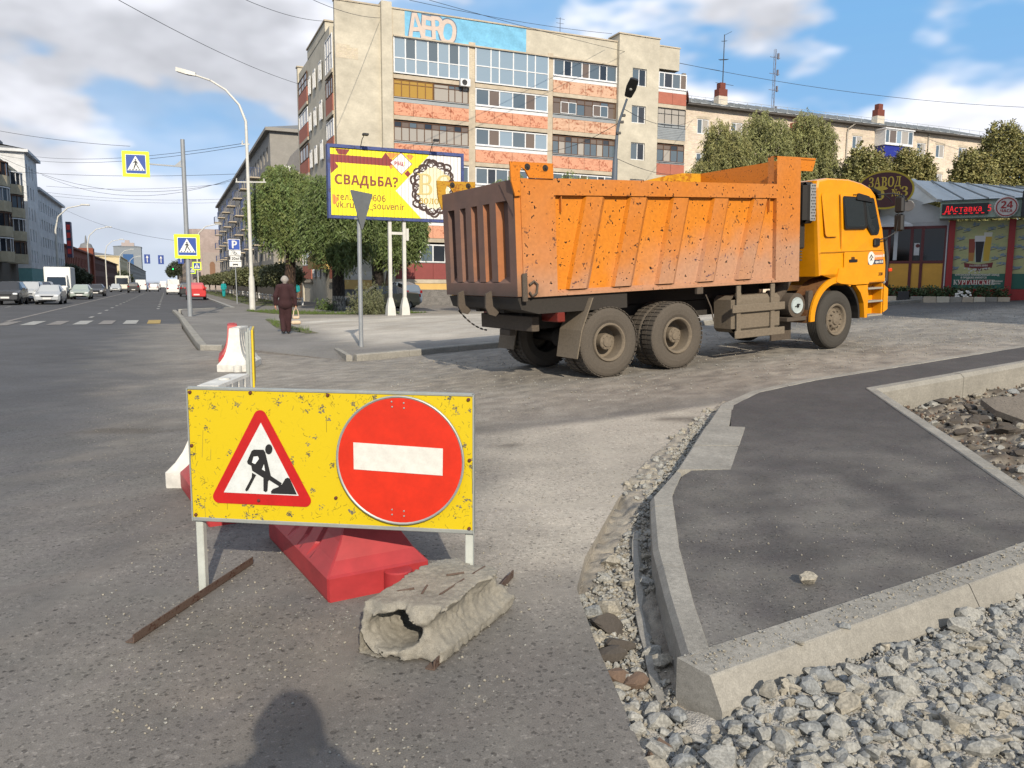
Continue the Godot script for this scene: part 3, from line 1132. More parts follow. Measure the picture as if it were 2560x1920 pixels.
	var slabm := detail(tmat(Color(0.52, 0.49, 0.45), "worn", 1.2, 0.9, 0.3), "mottle", 0.6)
	for q in [[5.95, 8.9, 0.5, 0.36, 0.22, 0.2], [6.55, 9.3, 0.7, 0.55, 0.2, -0.1], [6.3, 7.9, 0.55, 0.42, -0.08, 0.1], [7.4, 9.9, 0.9, 0.5, 0.1, 0.12], [7.3, 8.7, 0.7, 0.7, -0.1, 0.0], [5.3, 7.3, 0.36, 0.3, 0.08, -0.1], [4.75, 6.05, 0.42, 0.35, 0.1, 0.2], [5.6, 6.3, 0.7, 0.5, 0.0, 0.1], [4.55, 5.3, 0.45, 0.34, 0.15, 0.15], [8.6, 10.9, 0.8, 0.6, 0.1, 0.1]]:
		var pl := PackedVector2Array()
		for k in 9:
			var w := TAU * k / 9.0
			pl.append(Vector2(cos(w) * q[2], sin(w) * q[3]) * rng.randf_range(0.72, 1.08))
		var mb := MB.new()
		mb.prism(pl, -0.07, 0.0)
		var o := part(rub, "asphalt_slab", mb, slabm, W(q[0], q[1], pith.call(q[0], q[1]) + 0.11))
		o.basis = Basis(Vector3.UP, q[0] * 3.0) * Basis(Vector3.RIGHT, -PI / 2 + q[4]) * Basis(Vector3.UP, q[5])
	var inpit := func():
		var d := rng.randf_range(4.4, 12.0)
		var x := lerpf(3.45, 4.9, (d - 4.6) / 5.2) + rng.randf() * 3.4
		if not Geometry2D.is_point_in_polygon(Vector2(x, d), pit):
			return null
		return W(x, d, pith.call(x, d))
	for k in 70:
		var t := rng.randf()
		var p := Vector2(lerpf(3.75, 5.4, t), lerpf(5.2, 9.4, t)) + Vector2(rng.randf() * 1.1 + 0.05, rng.randfn() * 0.3)
		if k < 25:
			p = Vector2(5.3 + rng.randfn() * 0.45, 8.6 + rng.randfn() * 0.4)
		var s := rng.randf_range(0.05, 0.13)
		if not Geometry2D.is_point_in_polygon(p, pit):
			continue
		var o := piece(rub, "clod", rock(400 + k % 7, 15).mesh(M.stone_dark) if k < 7 else panes_made.get("clod%d" % (k % 7)), W(p.x, p.y, pith.call(p.x, p.y) + s * 0.25))
		if k < 7:
			panes_made["clod%d" % k] = o.mesh
		o.basis = (Basis(Vector3.UP, rng.randf() * TAU) * Basis(Vector3.RIGHT, rng.randf_range(-0.6, 0.6))).scaled(Vector3(s * 1.3, s * 0.8, s))
	for k in 120:
		var p = inpit.call()
		if p == null:
			continue
		var s := rng.randf_range(0.03, 0.10)
		var o := piece(rub, "stone", rocks[k % 8].mesh([M.stone_dark, M.stone_dark, M.stone_warm, M.stone_rust][k % 4]) if k < 16 else meshes[k % 10], p + Vector3(0, s * 0.3, 0))
		o.basis = (Basis(Vector3.UP, rng.randf() * TAU) * Basis(Vector3.RIGHT, rng.randf_range(-0.6, 0.6))).scaled(Vector3(s * 1.2, s * 0.9, s))
	scatter(rub, "small_stones", [rocks[1].mesh(M.stone_dark), rocks[2].mesh(M.stone_warm), rocks[4].mesh(M.stone_rust)], [], 5000, inpit, 0.008, 0.035, 0.2)
	# loose stones that lie about, each its own thing
	for q in [[1.46, 3.69, 0.05, 3, "pale fist-sized stone alone on the dark new footpath"], [1.42, 3.17, 0.028, 2, "small bluish stone on the asphalt edge of the front kerb"], [1.17, 3.02, 0.024, 0, "smallest grey stone on top of the front kerb"], [1.62, 7.86, 0.04, 3, "pale stone lying alone on the cement apron near the kerb"], [-0.36, 4.28, 0.03, 4, "dark little stone in the shadow right of the red barrier"]]:
		var o := piece(self, "stone", rocks[q[3] % 8].mesh(M.stone_dark if q[3] == 4 else (M.stone_blue if q[3] == 2 else M.stone_warm)), W(q[0], q[1], G(q[0], q[1]) + (0.15 if q[3] < 4 and q[0] < 1.6 else 0.0) + q[2] * 0.45))
		o.basis = Basis(Vector3.UP, q[0] * 7.0).scaled(Vector3(q[2] * 1.3, q[2], q[2]))
		tag(o, q[4], "stone")
	# grit on the carriageway, on the kerbs and on the path
	scatter(self, "loose_grit", [rocks[0].mesh(M.stone), rocks[2].mesh(M.stone_warm)], [], 9000, func():
		var d := 2.2 + 14.0 * pow(rng.randf(), 1.6)
		var x := rng.randf_range(-0.55, 0.62) * d
		if x > 0.3 and d < 4.5 or x > (d - 4.0) * 0.31 + 0.3 or n2.get_noise_2d(x, d) < -0.15:
			return null
		return W(x, d, road_h(x, d)), 0.003, 0.009, 0.3)
	scatter(self, "loose_grit", [rocks[0].mesh(M.stone), rocks[6].mesh(M.stone_warm)], [], 2600, func():
		var x := rng.randf_range(0.7, 4.2)
		var d := rng.randf_range(2.9, 8.0)
		if not Geometry2D.is_point_in_polygon(Vector2(x, d), path) or rng.randf() > 1.4 - d * 0.2:
			return null
		return W(x, d, G(x, d) + 0.149), 0.003, 0.008, 0.3)
	scatter(self, "loose_grit", [rocks[0].mesh(M.stone), rocks[6].mesh(M.stone_warm)], [], 700, func():
		var p := a + dirv * rng.randf_range(0.02, 3.3) + nrm * rng.randf_range(-0.02, 0.14)
		return W(p.x, p.y, G(p.x, p.y) + 0.157), 0.003, 0.010, 0.3)
	scatter(self, "road_gravel", [rocks[1].mesh(M.stone), rocks[2].mesh(M.stone_warm), rocks[7].mesh(M.stone)], [], 9000, func():
		var v := rng.randf_range(2.0, 26.0)
		var u := rng.randf_range(8.8, 15.5) + (v - 5.0) * 0.12
		var x := -SU * u + CU * v
		var d := CU * u + SU * v
		if (n2.get_noise_2d(v * 1.2, u * 9.0) < 0.05 and v < 12.0) or not Geometry2D.is_point_in_polygon(Vector2(x, d), P2([-2, 9, 2.9, 10.1, 5.15, 11.5, 14, 16.9, 24, 23, 14, 27, 3, 20, -2, 17])):
			return null
		return W(x, d, road_h(x, d)), 0.005, 0.02, 0.2)
	scatter(self, "loose_rubble", [rocks[1].mesh(M.stone_warm), rocks[2].mesh(M.stone)], [], 500, func():
		var t := rng.randf()
		var p := Vector2(0.85, 5.7).lerp(Vector2(2.5, 9.5), t) + Vector2(0.93, -0.37) * rng.randf_range(-0.12, 0.35)
		return W(p.x, p.y, G(p.x, p.y) + 0.0), 0.01, 0.05, 0.3)

func stroke(im: Image, p: Vector2, q: Vector2, w: float, c: Color) -> void:
	var st := int(p.distance_to(q)) + 1
	for i in st + 1:
		var o := p.lerp(q, float(i) / st)
		im.fill_rect(Rect2i(int(o.x), int(o.y), maxi(1, int(w)), maxi(1, int(w))), c)

func scratched(c: Color, seed_: int, wd: int, ht: int, amount: int) -> ImageTexture:
	var im := Image.create_empty(wd, ht, false, Image.FORMAT_RGB8)
	im.fill(c)
	var r := RandomNumberGenerator.new()
	r.seed = seed_
	# faint grime first
	for i in amount:
		var p := Vector2(r.randf() * wd, r.randf() * ht)
		var k := c.lerp(Color(0.35, 0.32, 0.2), r.randf_range(0.06, 0.2))
		stroke(im, p, p + Vector2(r.randf_range(-14, 14), r.randf_range(-20, 20)), r.randf_range(1, 3), k)
	for i in amount:
		var p := Vector2(r.randf() * wd, r.randf() * ht)
		if r.randf() < 0.35:
			p.y = ht * (r.randf() * 0.16 if r.randf() < 0.5 else 1.0 - r.randf() * 0.14)
		elif r.randf() < 0.3:
			p.x = wd * (r.randf() * 0.1 if r.randf() < 0.6 else 1.0 - r.randf() * 0.08)
		var dark := Color(0.16, 0.14, 0.06).lerp(Color(0.38, 0.36, 0.30), r.randf())
		var t := r.randf()
		if t < 0.62:
			var dir := Vector2.from_angle(r.randf() * TAU)
			var l := r.randf_range(3, 16)
			for k in int(l / 3.0) + 1:
				dir = dir.rotated(r.randf_range(-0.7, 0.7))
				stroke(im, p, p + dir * 3.5, r.randf_range(0.8, 2.0), dark)
				p += dir * 3.5
		elif t < 0.82:
			# chipped patch
			for k in r.randi_range(4, 22):
				var o := p + Vector2(r.randfn() * 6.0, r.randfn() * 5.0)
				im.fill_rect(Rect2i(int(o.x), int(o.y), r.randi_range(2, 6), r.randi_range(2, 5)), dark.lerp(Color(0.5, 0.48, 0.43), 0.5))
		elif t < 0.97:
			for k in r.randi_range(2, 6):
				var o := p + Vector2(r.randfn() * 7.0, r.randfn() * 7.0)
				stroke(im, o, o + Vector2(r.randf_range(-6, 6), r.randf_range(-6, 6)), 1.0, dark)
		else:
			stroke(im, p, p + Vector2(r.randf_range(-12, 12), r.randf_range(20, 110)), 1.0, dark)
	return ImageTexture.create_from_image(im)

func uvmat(t: Texture2D, rough := 0.5) -> StandardMaterial3D:
	var m := smat(Color.WHITE, rough)
	m.albedo_texture = t
	return m

func flat_poly(poly: PackedVector2Array, z: float) -> MB:
	var mb := MB.new()
	mb.prism(poly, z - 0.002, z, false)
	return mb

func ellipse(c: Vector2, rx: float, ry: float, k := 32) -> PackedVector2Array:
	var o := PackedVector2Array()
	for i in k:
		o.append(c + Vector2(cos(TAU * i / k) * rx, sin(TAU * i / k) * ry))
	return o

func rounded(poly: PackedVector2Array, r: float) -> PackedVector2Array:
	var k := 60.0 / r
	var q := PackedVector2Array()
	for p in poly:
		q.append(p * k)
	var a := Geometry2D.offset_polygon(q, -60.0, Geometry2D.JOIN_MITER)
	var b: PackedVector2Array = Geometry2D.offset_polygon(a[0], 60.0, Geometry2D.JOIN_ROUND)[0]
	q.clear()
	for i in b.size():
		if q.is_empty() or q[q.size() - 1].distance_to(b[i] / k) > r * 0.12:
			q.append(b[i] / k)
	return q

func c7(a: Array) -> PackedVector2Array:
	var o := PackedVector2Array()
	for i in range(0, a.size(), 2):
		var px: float = a[i]
		var py: float = a[i + 1]
		o.append(Vector2((px - (105.0 + (py - 75.0) * 0.04)) * 4.672e-4, 0.41 + (1455.0 + (px - 160.0) * 0.0406 - py) * 4.63e-4))
	return o

func build_sign() -> void:
	var o := thing("roadworks_sign", "scratched yellow roadworks board with red triangle and round no-entry sign", "sign", W(-1.63, 3.90), -0.131)
	var galv := tmat(Color(0.62, 0.64, 0.63), "paint", 3.0, 0.5, 0.0, 0.4)
	M["galv"] = galv
	var ymat := uvmat(scratched(Color(0.755, 0.665, 0.03), 5, 1024, 480, 430), 0.45)
	var mb := MB.new()
	var w := 1.455
	mb.col = Color.WHITE
	mb.quad(Vector3(0.002, 0.41, 0.0), Vector3(w, 0.41, 0.0), Vector3(w, 1.072, 0.0), Vector3(0.002, 1.072, 0.0))
	part(o, "board", mb, ymat)
	mb = MB.new()
	mb.box(Vector3(w / 2, 0.741, -0.0085), Vector3(w, 0.664, 0.012))
	mb.span(Vector3(0.0, 1.070, -0.03), Vector3(w, 1.085, 0.004), 0.003)
	mb.span(Vector3(0.0, 0.392, -0.03), Vector3(w, 0.412, 0.004), 0.003)
	mb.span(Vector3(-0.006, 0.392, -0.03), Vector3(0.001, 1.078, 0.003))
	mb.span(Vector3(w, 0.392, -0.03), Vector3(w + 0.007, 1.078, 0.003))
	part(o, "frame", mb, galv)
	for x in [0.022, w - 0.022]:
		mb = MB.new()
		mb.span(Vector3(x - 0.02, 0.0, -0.055), Vector3(x + 0.02, 1.068, -0.016), 0.004)
		part(o, "leg", mb, tmat(Color(0.70, 0.72, 0.70), "paint", 2.0, 0.5))
	# triangle
	var red := uvlike(Color(0.70, 0.085, 0.08))
	var tri := rounded(c7([930, 185, 350, 1285, 1560, 1335]), 0.033)
	part(o, "triangle_border", flat_poly(tri, 0.004), red)
	part(o, "triangle_field", flat_poly(c7([943, 400, 525, 1168, 1374, 1205]), 0.006), tmat(Color(0.80, 0.82, 0.82), "paint", 4.0, 0.45))
	var black := smat(Color(0.11, 0.11, 0.115), 0.5)
	var wk := Node3D.new()
	wk.name = "digging_figure"
	o.add_child(wk)
	part(wk, "figure_head", flat_poly(c7x(ellipse(Vector2(1037, 690), 40, 55)), 0.0085), black)
	part(wk, "figure_body", flat_poly(c7([868, 693, 975, 695, 995, 720, 1062, 985, 1185, 1065, 1165, 1105, 1045, 1030, 1030, 1045, 1025, 1150, 1005, 1165, 980, 1150, 978, 1005, 850, 925, 840, 870, 800, 850, 792, 825, 845, 705]), 0.008), black)
	part(wk, "figure_leg", flat_poly(c7([850, 950, 895, 975, 805, 1145, 785, 1155, 770, 1140, 845, 1000]), 0.008), black)
	part(wk, "heap", flat_poly(c7([1068, 1180, 1065, 1155, 1085, 1130, 1140, 1110, 1190, 1075, 1225, 1015, 1250, 1003, 1275, 1015, 1355, 1190]), 0.0083), black)
	var white := smat(Color(0.80, 0.82, 0.82), 0.5)
	part(wk, "gap", flat_poly(c7([868, 770, 915, 765, 928, 795, 885, 852, 850, 835]), 0.0095), white)
	part(wk, "gap", flat_poly(c7([985, 855, 998, 930, 963, 910]), 0.0095), white)
	# disc
	var c := Vector3(1.098, 0.750, 0.022)
	mb = MB.new()
	mb.lathe(c, Vector3.BACK, [Vector2(0.0, -0.012), Vector2(0.312, -0.012), Vector2(0.320, -0.008), Vector2(0.320, 0.004), Vector2(0.315, 0.006), Vector2(0.309, 0.002)], 64)
	part(o, "disc_rim", mb, galv)
	mb = MB.new()
	mb.lathe(c, Vector3.BACK, [Vector2(0.3095, 0.0015), Vector2(0.0, 0.0015)], 64)
	part(o, "disc", mb, tmat(Color(0.78, 0.165, 0.06), "paint", 2.0, 0.42))
	part(o, "bar", flat_poly(P2([0.868, 0.70, 1.312, 0.685, 1.314, 0.818, 0.868, 0.834]), 0.0262), uvwhite())
	var riv := smat(Color(0.33, 0.17, 0.13), 0.6)
	for p in [[0.015, 1.058], [0.335, 1.062], [0.735, 1.060], [1.435, 1.056], [0.012, 0.785], [1.44, 0.76], [0.018, 0.425], [0.36, 0.515], [0.765, 0.545], [1.438, 0.42]]:
		mb = MB.new()
		mb.lathe(Vector3(p[0], p[1], 0.0), Vector3.BACK, [Vector2(0.0085, 0.0), Vector2(0.0085, 0.008), Vector2(0.005, 0.0125), Vector2(0.0, 0.0125)], 10)
		part(o, "rivet", mb, riv)
	for p in [[-0.035, 0.29], [0.025, 0.285], [-0.033, 0.265], [0.026, 0.26], [-0.04, -0.245], [0.02, -0.25], [-0.04, -0.27], [0.02, -0.275]]:
		mb = MB.new()
		mb.lathe(c + Vector3(p[0], p[1], 0.001), Vector3.BACK, [Vector2(0.0045, 0.0), Vector2(0.004, 0.005), Vector2(0.0, 0.006)], 8)
		part(o, "disc_rivet", mb, galv)

func uvlike(c: Color) -> StandardMaterial3D:
	return tmat(c, "paint", 3.0, 0.45)

func uvwhite() -> StandardMaterial3D:
	return tmat(Color(0.82, 0.82, 0.80), "paint", 5.0, 0.45)

func c7x(p: PackedVector2Array) -> PackedVector2Array:
	var a := []
	for q in p:
		a.append(q.x)
		a.append(q.y)
	return c7(a)

func barrier_mesh(l: float, m: Material) -> Array:
	# rings run along z from 0 (near end) to -l
	var prof := [[0.275, 0.0], [0.28, 0.02], [0.28, 0.125], [0.272, 0.135], [0.225, 0.19], [0.175, 0.27], [0.14, 0.36], [0.115, 0.48], [0.1, 0.62], [0.095, 0.76], [0.085, 0.785]]
	var ring := func(z: float, inset: float, grow: float, flare := 0.0) -> Array:
		var r := []
		var zf := func(y: float) -> float:
			return z - flare * pow(clampf((y - 0.13) / 0.6, 0.0, 1.0), 0.55)
		for i in prof.size():
			var w: float = prof[i][0]
			var y: float = prof[i][1]
			var k := inset if y > 0.17 and y < 0.73 else 0.0
			r.append(Vector3((w - k) * grow, y, zf.call(y)))
		for i in range(prof.size() - 1, -1, -1):
			var w: float = prof[i][0]
			var y: float = prof[i][1]
			var k := inset if y > 0.17 and y < 0.73 else 0.0
			r.append(Vector3(-(w - k) * grow, y, zf.call(y)))
		return r
	var rings := [ring.call(0.0, 0.0, 0.97, 0.24), ring.call(-0.015, 0.0, 1.0, 0.24)]
	var z := -0.33
	while z > -l + 0.38:
		rings.append(ring.call(z, 0.0, 1.0))
		rings.append(ring.call(z - 0.012, 0.022, 1.0))
		rings.append(ring.call(z - 0.055, 0.022, 1.0))
		rings.append(ring.call(z - 0.067, 0.0, 1.0))
		z -= 0.19
	rings.append(ring.call(-l + 0.015, 0.0, 1.0, -0.24))
	rings.append(ring.call(-l, 0.0, 0.97, -0.24))
	var mb := MB.new()
	for i in rings.size() - 1:
		var k: int = rings[0].size()
		for j in k:
			mb.quad(rings[i][j], rings[i][(j + 1) % k], rings[i + 1][(j + 1) % k], rings[i + 1][j])
	for e in [0, rings.size() - 1]:
		var k: int = rings[0].size()
		for j in k / 2 - 1:
			var a: Vector3 = rings[e][j]
			var b: Vector3 = rings[e][j + 1]
			var d: Vector3 = rings[e][k - 2 - j]
			var f: Vector3 = rings[e][k - 1 - j]
			if e == 0:
				mb.quad(a, b, d, f)
			else:
				mb.quad(f, d, b, a)
	var lug := MB.new()
	lug.lathe(Vector3(0.09, 0.0, 0.02), Vector3.UP, [Vector2(0.075, 0.0), Vector2(0.075, 0.115), Vector2(0.068, 0.122), Vector2(0.0, 0.122)], 16)
	var plug := MB.new()
	plug.lathe(Vector3(0, 0.783, -l * 0.5), Vector3.UP, [Vector2(0.05, 0.0), Vector2(0.05, 0.014), Vector2(0.0, 0.016)], 14)
	return [mb.mesh(m), lug.mesh(m), plug.mesh(m)]

func build_barriers() -> void:
	var red := detail(tmat(Color(0.67, 0.20, 0.215), "paint", 2.2, 0.5), "mottle", 0.8)
	var white := detail(tmat(Color(0.84, 0.84, 0.82), "paint", 2.2, 0.55), "mottle", 0.8)
	var kinds := {}
	for k in [["r", red, 1.2], ["w", white, 1.35]]:
		kinds[k[0]] = barrier_mesh(k[2], k[1])
	for b in [["r", -0.68, 3.93, 31.0, "dusty red plastic barrier under the roadworks board"], ["r", -1.76, 5.16, 31.0, "red plastic barrier mostly hidden behind the left half of the roadworks board"], ["w", -2.44, 6.02, 3.0, "white plastic barrier whose flat top shows just above the roadworks board"], ["w", -5.09, 14.2, 8.0, "white plastic barrier seen end on beside the pavement corner"], ["r", -5.55, 15.55, 19.7, "red plastic barrier just behind the farthest white barrier"]]:
		var o := thing("plastic_barrier", b[4], "barrier", W(b[1], b[2], road_h(b[1], b[2]) - 0.003), deg_to_rad(b[3]), "water-filled plastic barriers along the works")
		piece(o, "body", kinds[b[0]][0])
		piece(o, "lug", kinds[b[0]][1])
		piece(o, "filler_cap", kinds[b[0]][2])
	# a second roadworks board, edge on
	var o := thing("roadworks_sign", "second roadworks board seen edge on, yellow face and pale back", "sign", W(-3.05, 9.15, 0.0), deg_to_rad(107.2))
	var mb := MB.new()
	mb.span(Vector3(0, 0.38, 0.0), Vector3(0.9, 1.06, 0.022), 0.002)
	part(o, "board", mb, tmat(Color(0.84, 0.72, 0.05), "paint", 3.0, 0.45))
	mb = MB.new()
	mb.span(Vector3(0, 0.38, -0.03), Vector3(0.9, 1.06, -0.002), 0.003)
	part(o, "frame", mb, M.galv)
	for x in [0.03, 0.87]:
		mb = MB.new()
		mb.span(Vector3(x - 0.02, 0, -0.07), Vector3(x + 0.02, 1.04, -0.031), 0.003)
		part(o, "leg", mb, M.galv)

func build_debris() -> void:
	var rusty := tmat(Color(0.36, 0.30, 0.265), "rust", 3.0, 0.8, 0.15)
	for r in [[-1.70, 3.33, -1.50, 4.34, "long rusty angle iron lying left of the roadworks board"], [-0.335, 3.10, -0.005, 4.16, "rusty angle iron lying under the concrete chunk"]]:
		var o := thing("steel_angle", r[4], "steel bar", W(r[0], r[1], 0.0))
		var mb := MB.new()
		var p := Vector3(0, 0.006, 0)
		var q := W(r[2], r[3]) - W(r[0], r[1]) + Vector3(0, 0.008, 0)
		mb.bar(p, q, 0.042, 0.006)
		part(o, "flange", mb, rusty)
		mb = MB.new()
		var side := (q - p).cross(Vector3.UP).normalized() * 0.019
		mb.bar(p + side + Vector3(0, 0.02, 0), q + side + Vector3(0, 0.02, 0), 0.006, 0.036)
		part(o, "web", mb, rusty)
	# broken piece of a hollow concrete slab
	var cm := detail(tmat(Color(0.60, 0.585, 0.545), "grain", 2.4, 0.95, 0.5), "mottle", 1.2)
	var o := thing("concrete_chunk", "broken chunk of hollow concrete slab with rusty bars, by the red barrier", "concrete block", W(-0.60, 3.30, 0.012), deg_to_rad(-27.0))
	# local: x across the end, z away is negative along its length
	var nn := noise(78, 6.0, 4)
	var n4 := noise(79, 34.0, 3)
	var lo := Vector3(-0.10, -0.03, -0.78)
	var cell := 0.0095
	var nx := 60
	var ny := 34
	var nz := 92
	var f := PackedFloat32Array()
	f.resize(nx * ny * nz)
	for z in nz:
		for y in ny:
			for x in nx:
				var p := lo + Vector3(x, y, z) * cell
				var big := nn.get_noise_3d(p.x, p.y, p.z)
				var d := maxf(maxf(absf(p.x - 0.165) - 0.185, p.y - 0.226 + 0.05 * maxf(0.0, p.x - 0.28)), -p.y)
				# ragged ends, the near one slanting
				d = maxf(d, p.z + 0.30 * (p.x - 0.17) + 0.25 * (p.y - 0.12) - 0.03 + big * 0.06)
				d = maxf(d, -0.56 + 0.35 * (p.y - 0.24) - 0.1 * (p.x - 0.2) - p.z + nn.get_noise_3d(p.x + 5.0, p.y, 2.0) * 0.09)
				# the broken outer hollow and the whole inner one
				d = maxf(d, 0.125 - Vector2(p.x - 0.405, (p.y - 0.135) * 1.25).length() + big * 0.02)
				d = maxf(d, 0.088 - Vector2((p.x - 0.125) * 0.72, (p.y - 0.112) * 1.08).length())
				f[(z * ny + y) * nx + x] = d + big * 0.009 + n4.get_noise_3d(p.x, p.y, p.z) * 0.008
	part(o, "slab_piece", skin(f, nx, ny, nz, lo, cell), cm)
	var mb := MB.new()
	for q in [[0.05, 0.246, -0.10, 0.11, 0.254, -0.15], [0.17, 0.25, -0.12, 0.16, 0.268, -0.18], [0.24, 0.247, -0.16, 0.245, 0.25, -0.36], [0.245, 0.248, -0.42, 0.25, 0.25, -0.55], [0.15, 0.252, -0.36, 0.21, 0.256, -0.42], [0.16, 0.01, 0.02, 0.27, 0.012, -0.02]]:
		mb = MB.new()
		mb.tube(Vector3(q[0], q[1], q[2]), Vector3(q[3], q[4], q[5]), 0.005, 0.005, 7)
		part(o, "rebar", mb, rusty, Vector3(0, -0.022, 0))

func side_dust(p: Vector3) -> Color:
	var q := n1.get_noise_2d(p.x * 1.4, p.y * 1.4)
	var low := 1.0 - smoothstep(1.45, 1.95 + 0.16 * (p.x + 1.0), p.y + q * 0.35)
	var front := (1.0 - smoothstep(1.9, 2.55, p.y + q * 0.2)) * smoothstep(0.4, 3.6, p.x)
	var rear := 0.34 * (1.0 - smoothstep(1.5, 2.9, p.y)) * (1.0 - smoothstep(-0.98, -0.9, p.x)) + 0.12
	var k := clampf(maxf(maxf(low * 0.85, front * 0.95), rear) + q * 0.12, 0.0, 0.92)
	var c := Color(0.53, 0.17, 0.013).lerp(Color(0.40, 0.235, 0.155), k)
	var soot := (1.0 - smoothstep(1.36, 1.75, p.y + (p.x + 1.58) * 0.5)) * (1.0 - smoothstep(-1.5, -1.1, p.x))
	return c.lerp(Color(0.12, 0.075, 0.05), soot * 0.8)

func bay_dust(p: Vector3) -> Color:
	# inside the bays dust hangs to the right of each rib's foot
	var q := n1.get_noise_2d(p.x * 2.0 + 5.0, p.y * 1.2)
	var k := (1.0 - smoothstep(1.5, 2.35 + 0.1 * p.x, p.y + q * 0.3)) * smoothstep(-0.5, 2.0, p.x + q)
	return Color(0.58, 0.195, 0.013).lerp(Color(0.42, 0.25, 0.17), clampf(k, 0.0, 0.9))

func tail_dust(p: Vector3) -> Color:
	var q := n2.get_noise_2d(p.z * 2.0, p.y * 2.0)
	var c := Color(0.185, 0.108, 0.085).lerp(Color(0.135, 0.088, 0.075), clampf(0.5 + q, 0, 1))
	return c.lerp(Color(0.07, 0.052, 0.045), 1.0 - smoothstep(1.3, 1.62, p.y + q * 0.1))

func tyre(r: float, w: float, ribbed: bool, m: Material) -> ArrayMesh:
	# axis along z, outer face at z = 0, inner at z = -w
	var mb := MB.new()
	var pr := []
	pr.append(Vector2(0.30, -0.035))
	pr.append(Vector2(0.36, -0.006))
	pr.append(Vector2(0.44, 0.0))
	pr.append(Vector2(r - 0.055, -0.012))
	pr.append(Vector2(r - 0.018, -0.03))
	pr.append(Vector2(r - 0.004, -0.055))
	if ribbed:
		for k in 5:
			var z0 := -0.06 - k * (w - 0.12) / 5.0
			var z1 := z0 - (w - 0.12) / 5.0
			pr.append(Vector2(r, z0))
			pr.append(Vector2(r, z1 + 0.012))
			pr.append(Vector2(r - 0.014, z1 + 0.010))
			pr.append(Vector2(r - 0.014, z1 + 0.001))
	pr.append(Vector2(r - 0.004, -w + 0.055))
	pr.append(Vector2(r - 0.018, -w + 0.03))
	pr.append(Vector2(0.44, -w))
	pr.append(Vector2(0.30, -w + 0.035))
	pr.reverse()
	mb.lathe(Vector3.ZERO, Vector3.BACK, pr, 48)
	if not ribbed:
		# lugs across the tread
		for k in 44:
			var a := TAU * k / 44.0
			var o := Vector3(cos(a), sin(a), 0)
			var tng := Vector3(-sin(a), cos(a), 0)
			for s in [-1.0, 1.0]:
				var zc: float = -w * 0.5 + s * w * 0.235
				var old := mb.xf
				mb.xf = Transform3D(Basis(tng, o, tng.cross(o)), o * (r + 0.002) + Vector3(0, 0, zc))
				mb.hexa(Vector3.ZERO, Vector3(0.029, 0.0055, w * 0.2))
				mb.xf = old
	return mb.mesh(m)

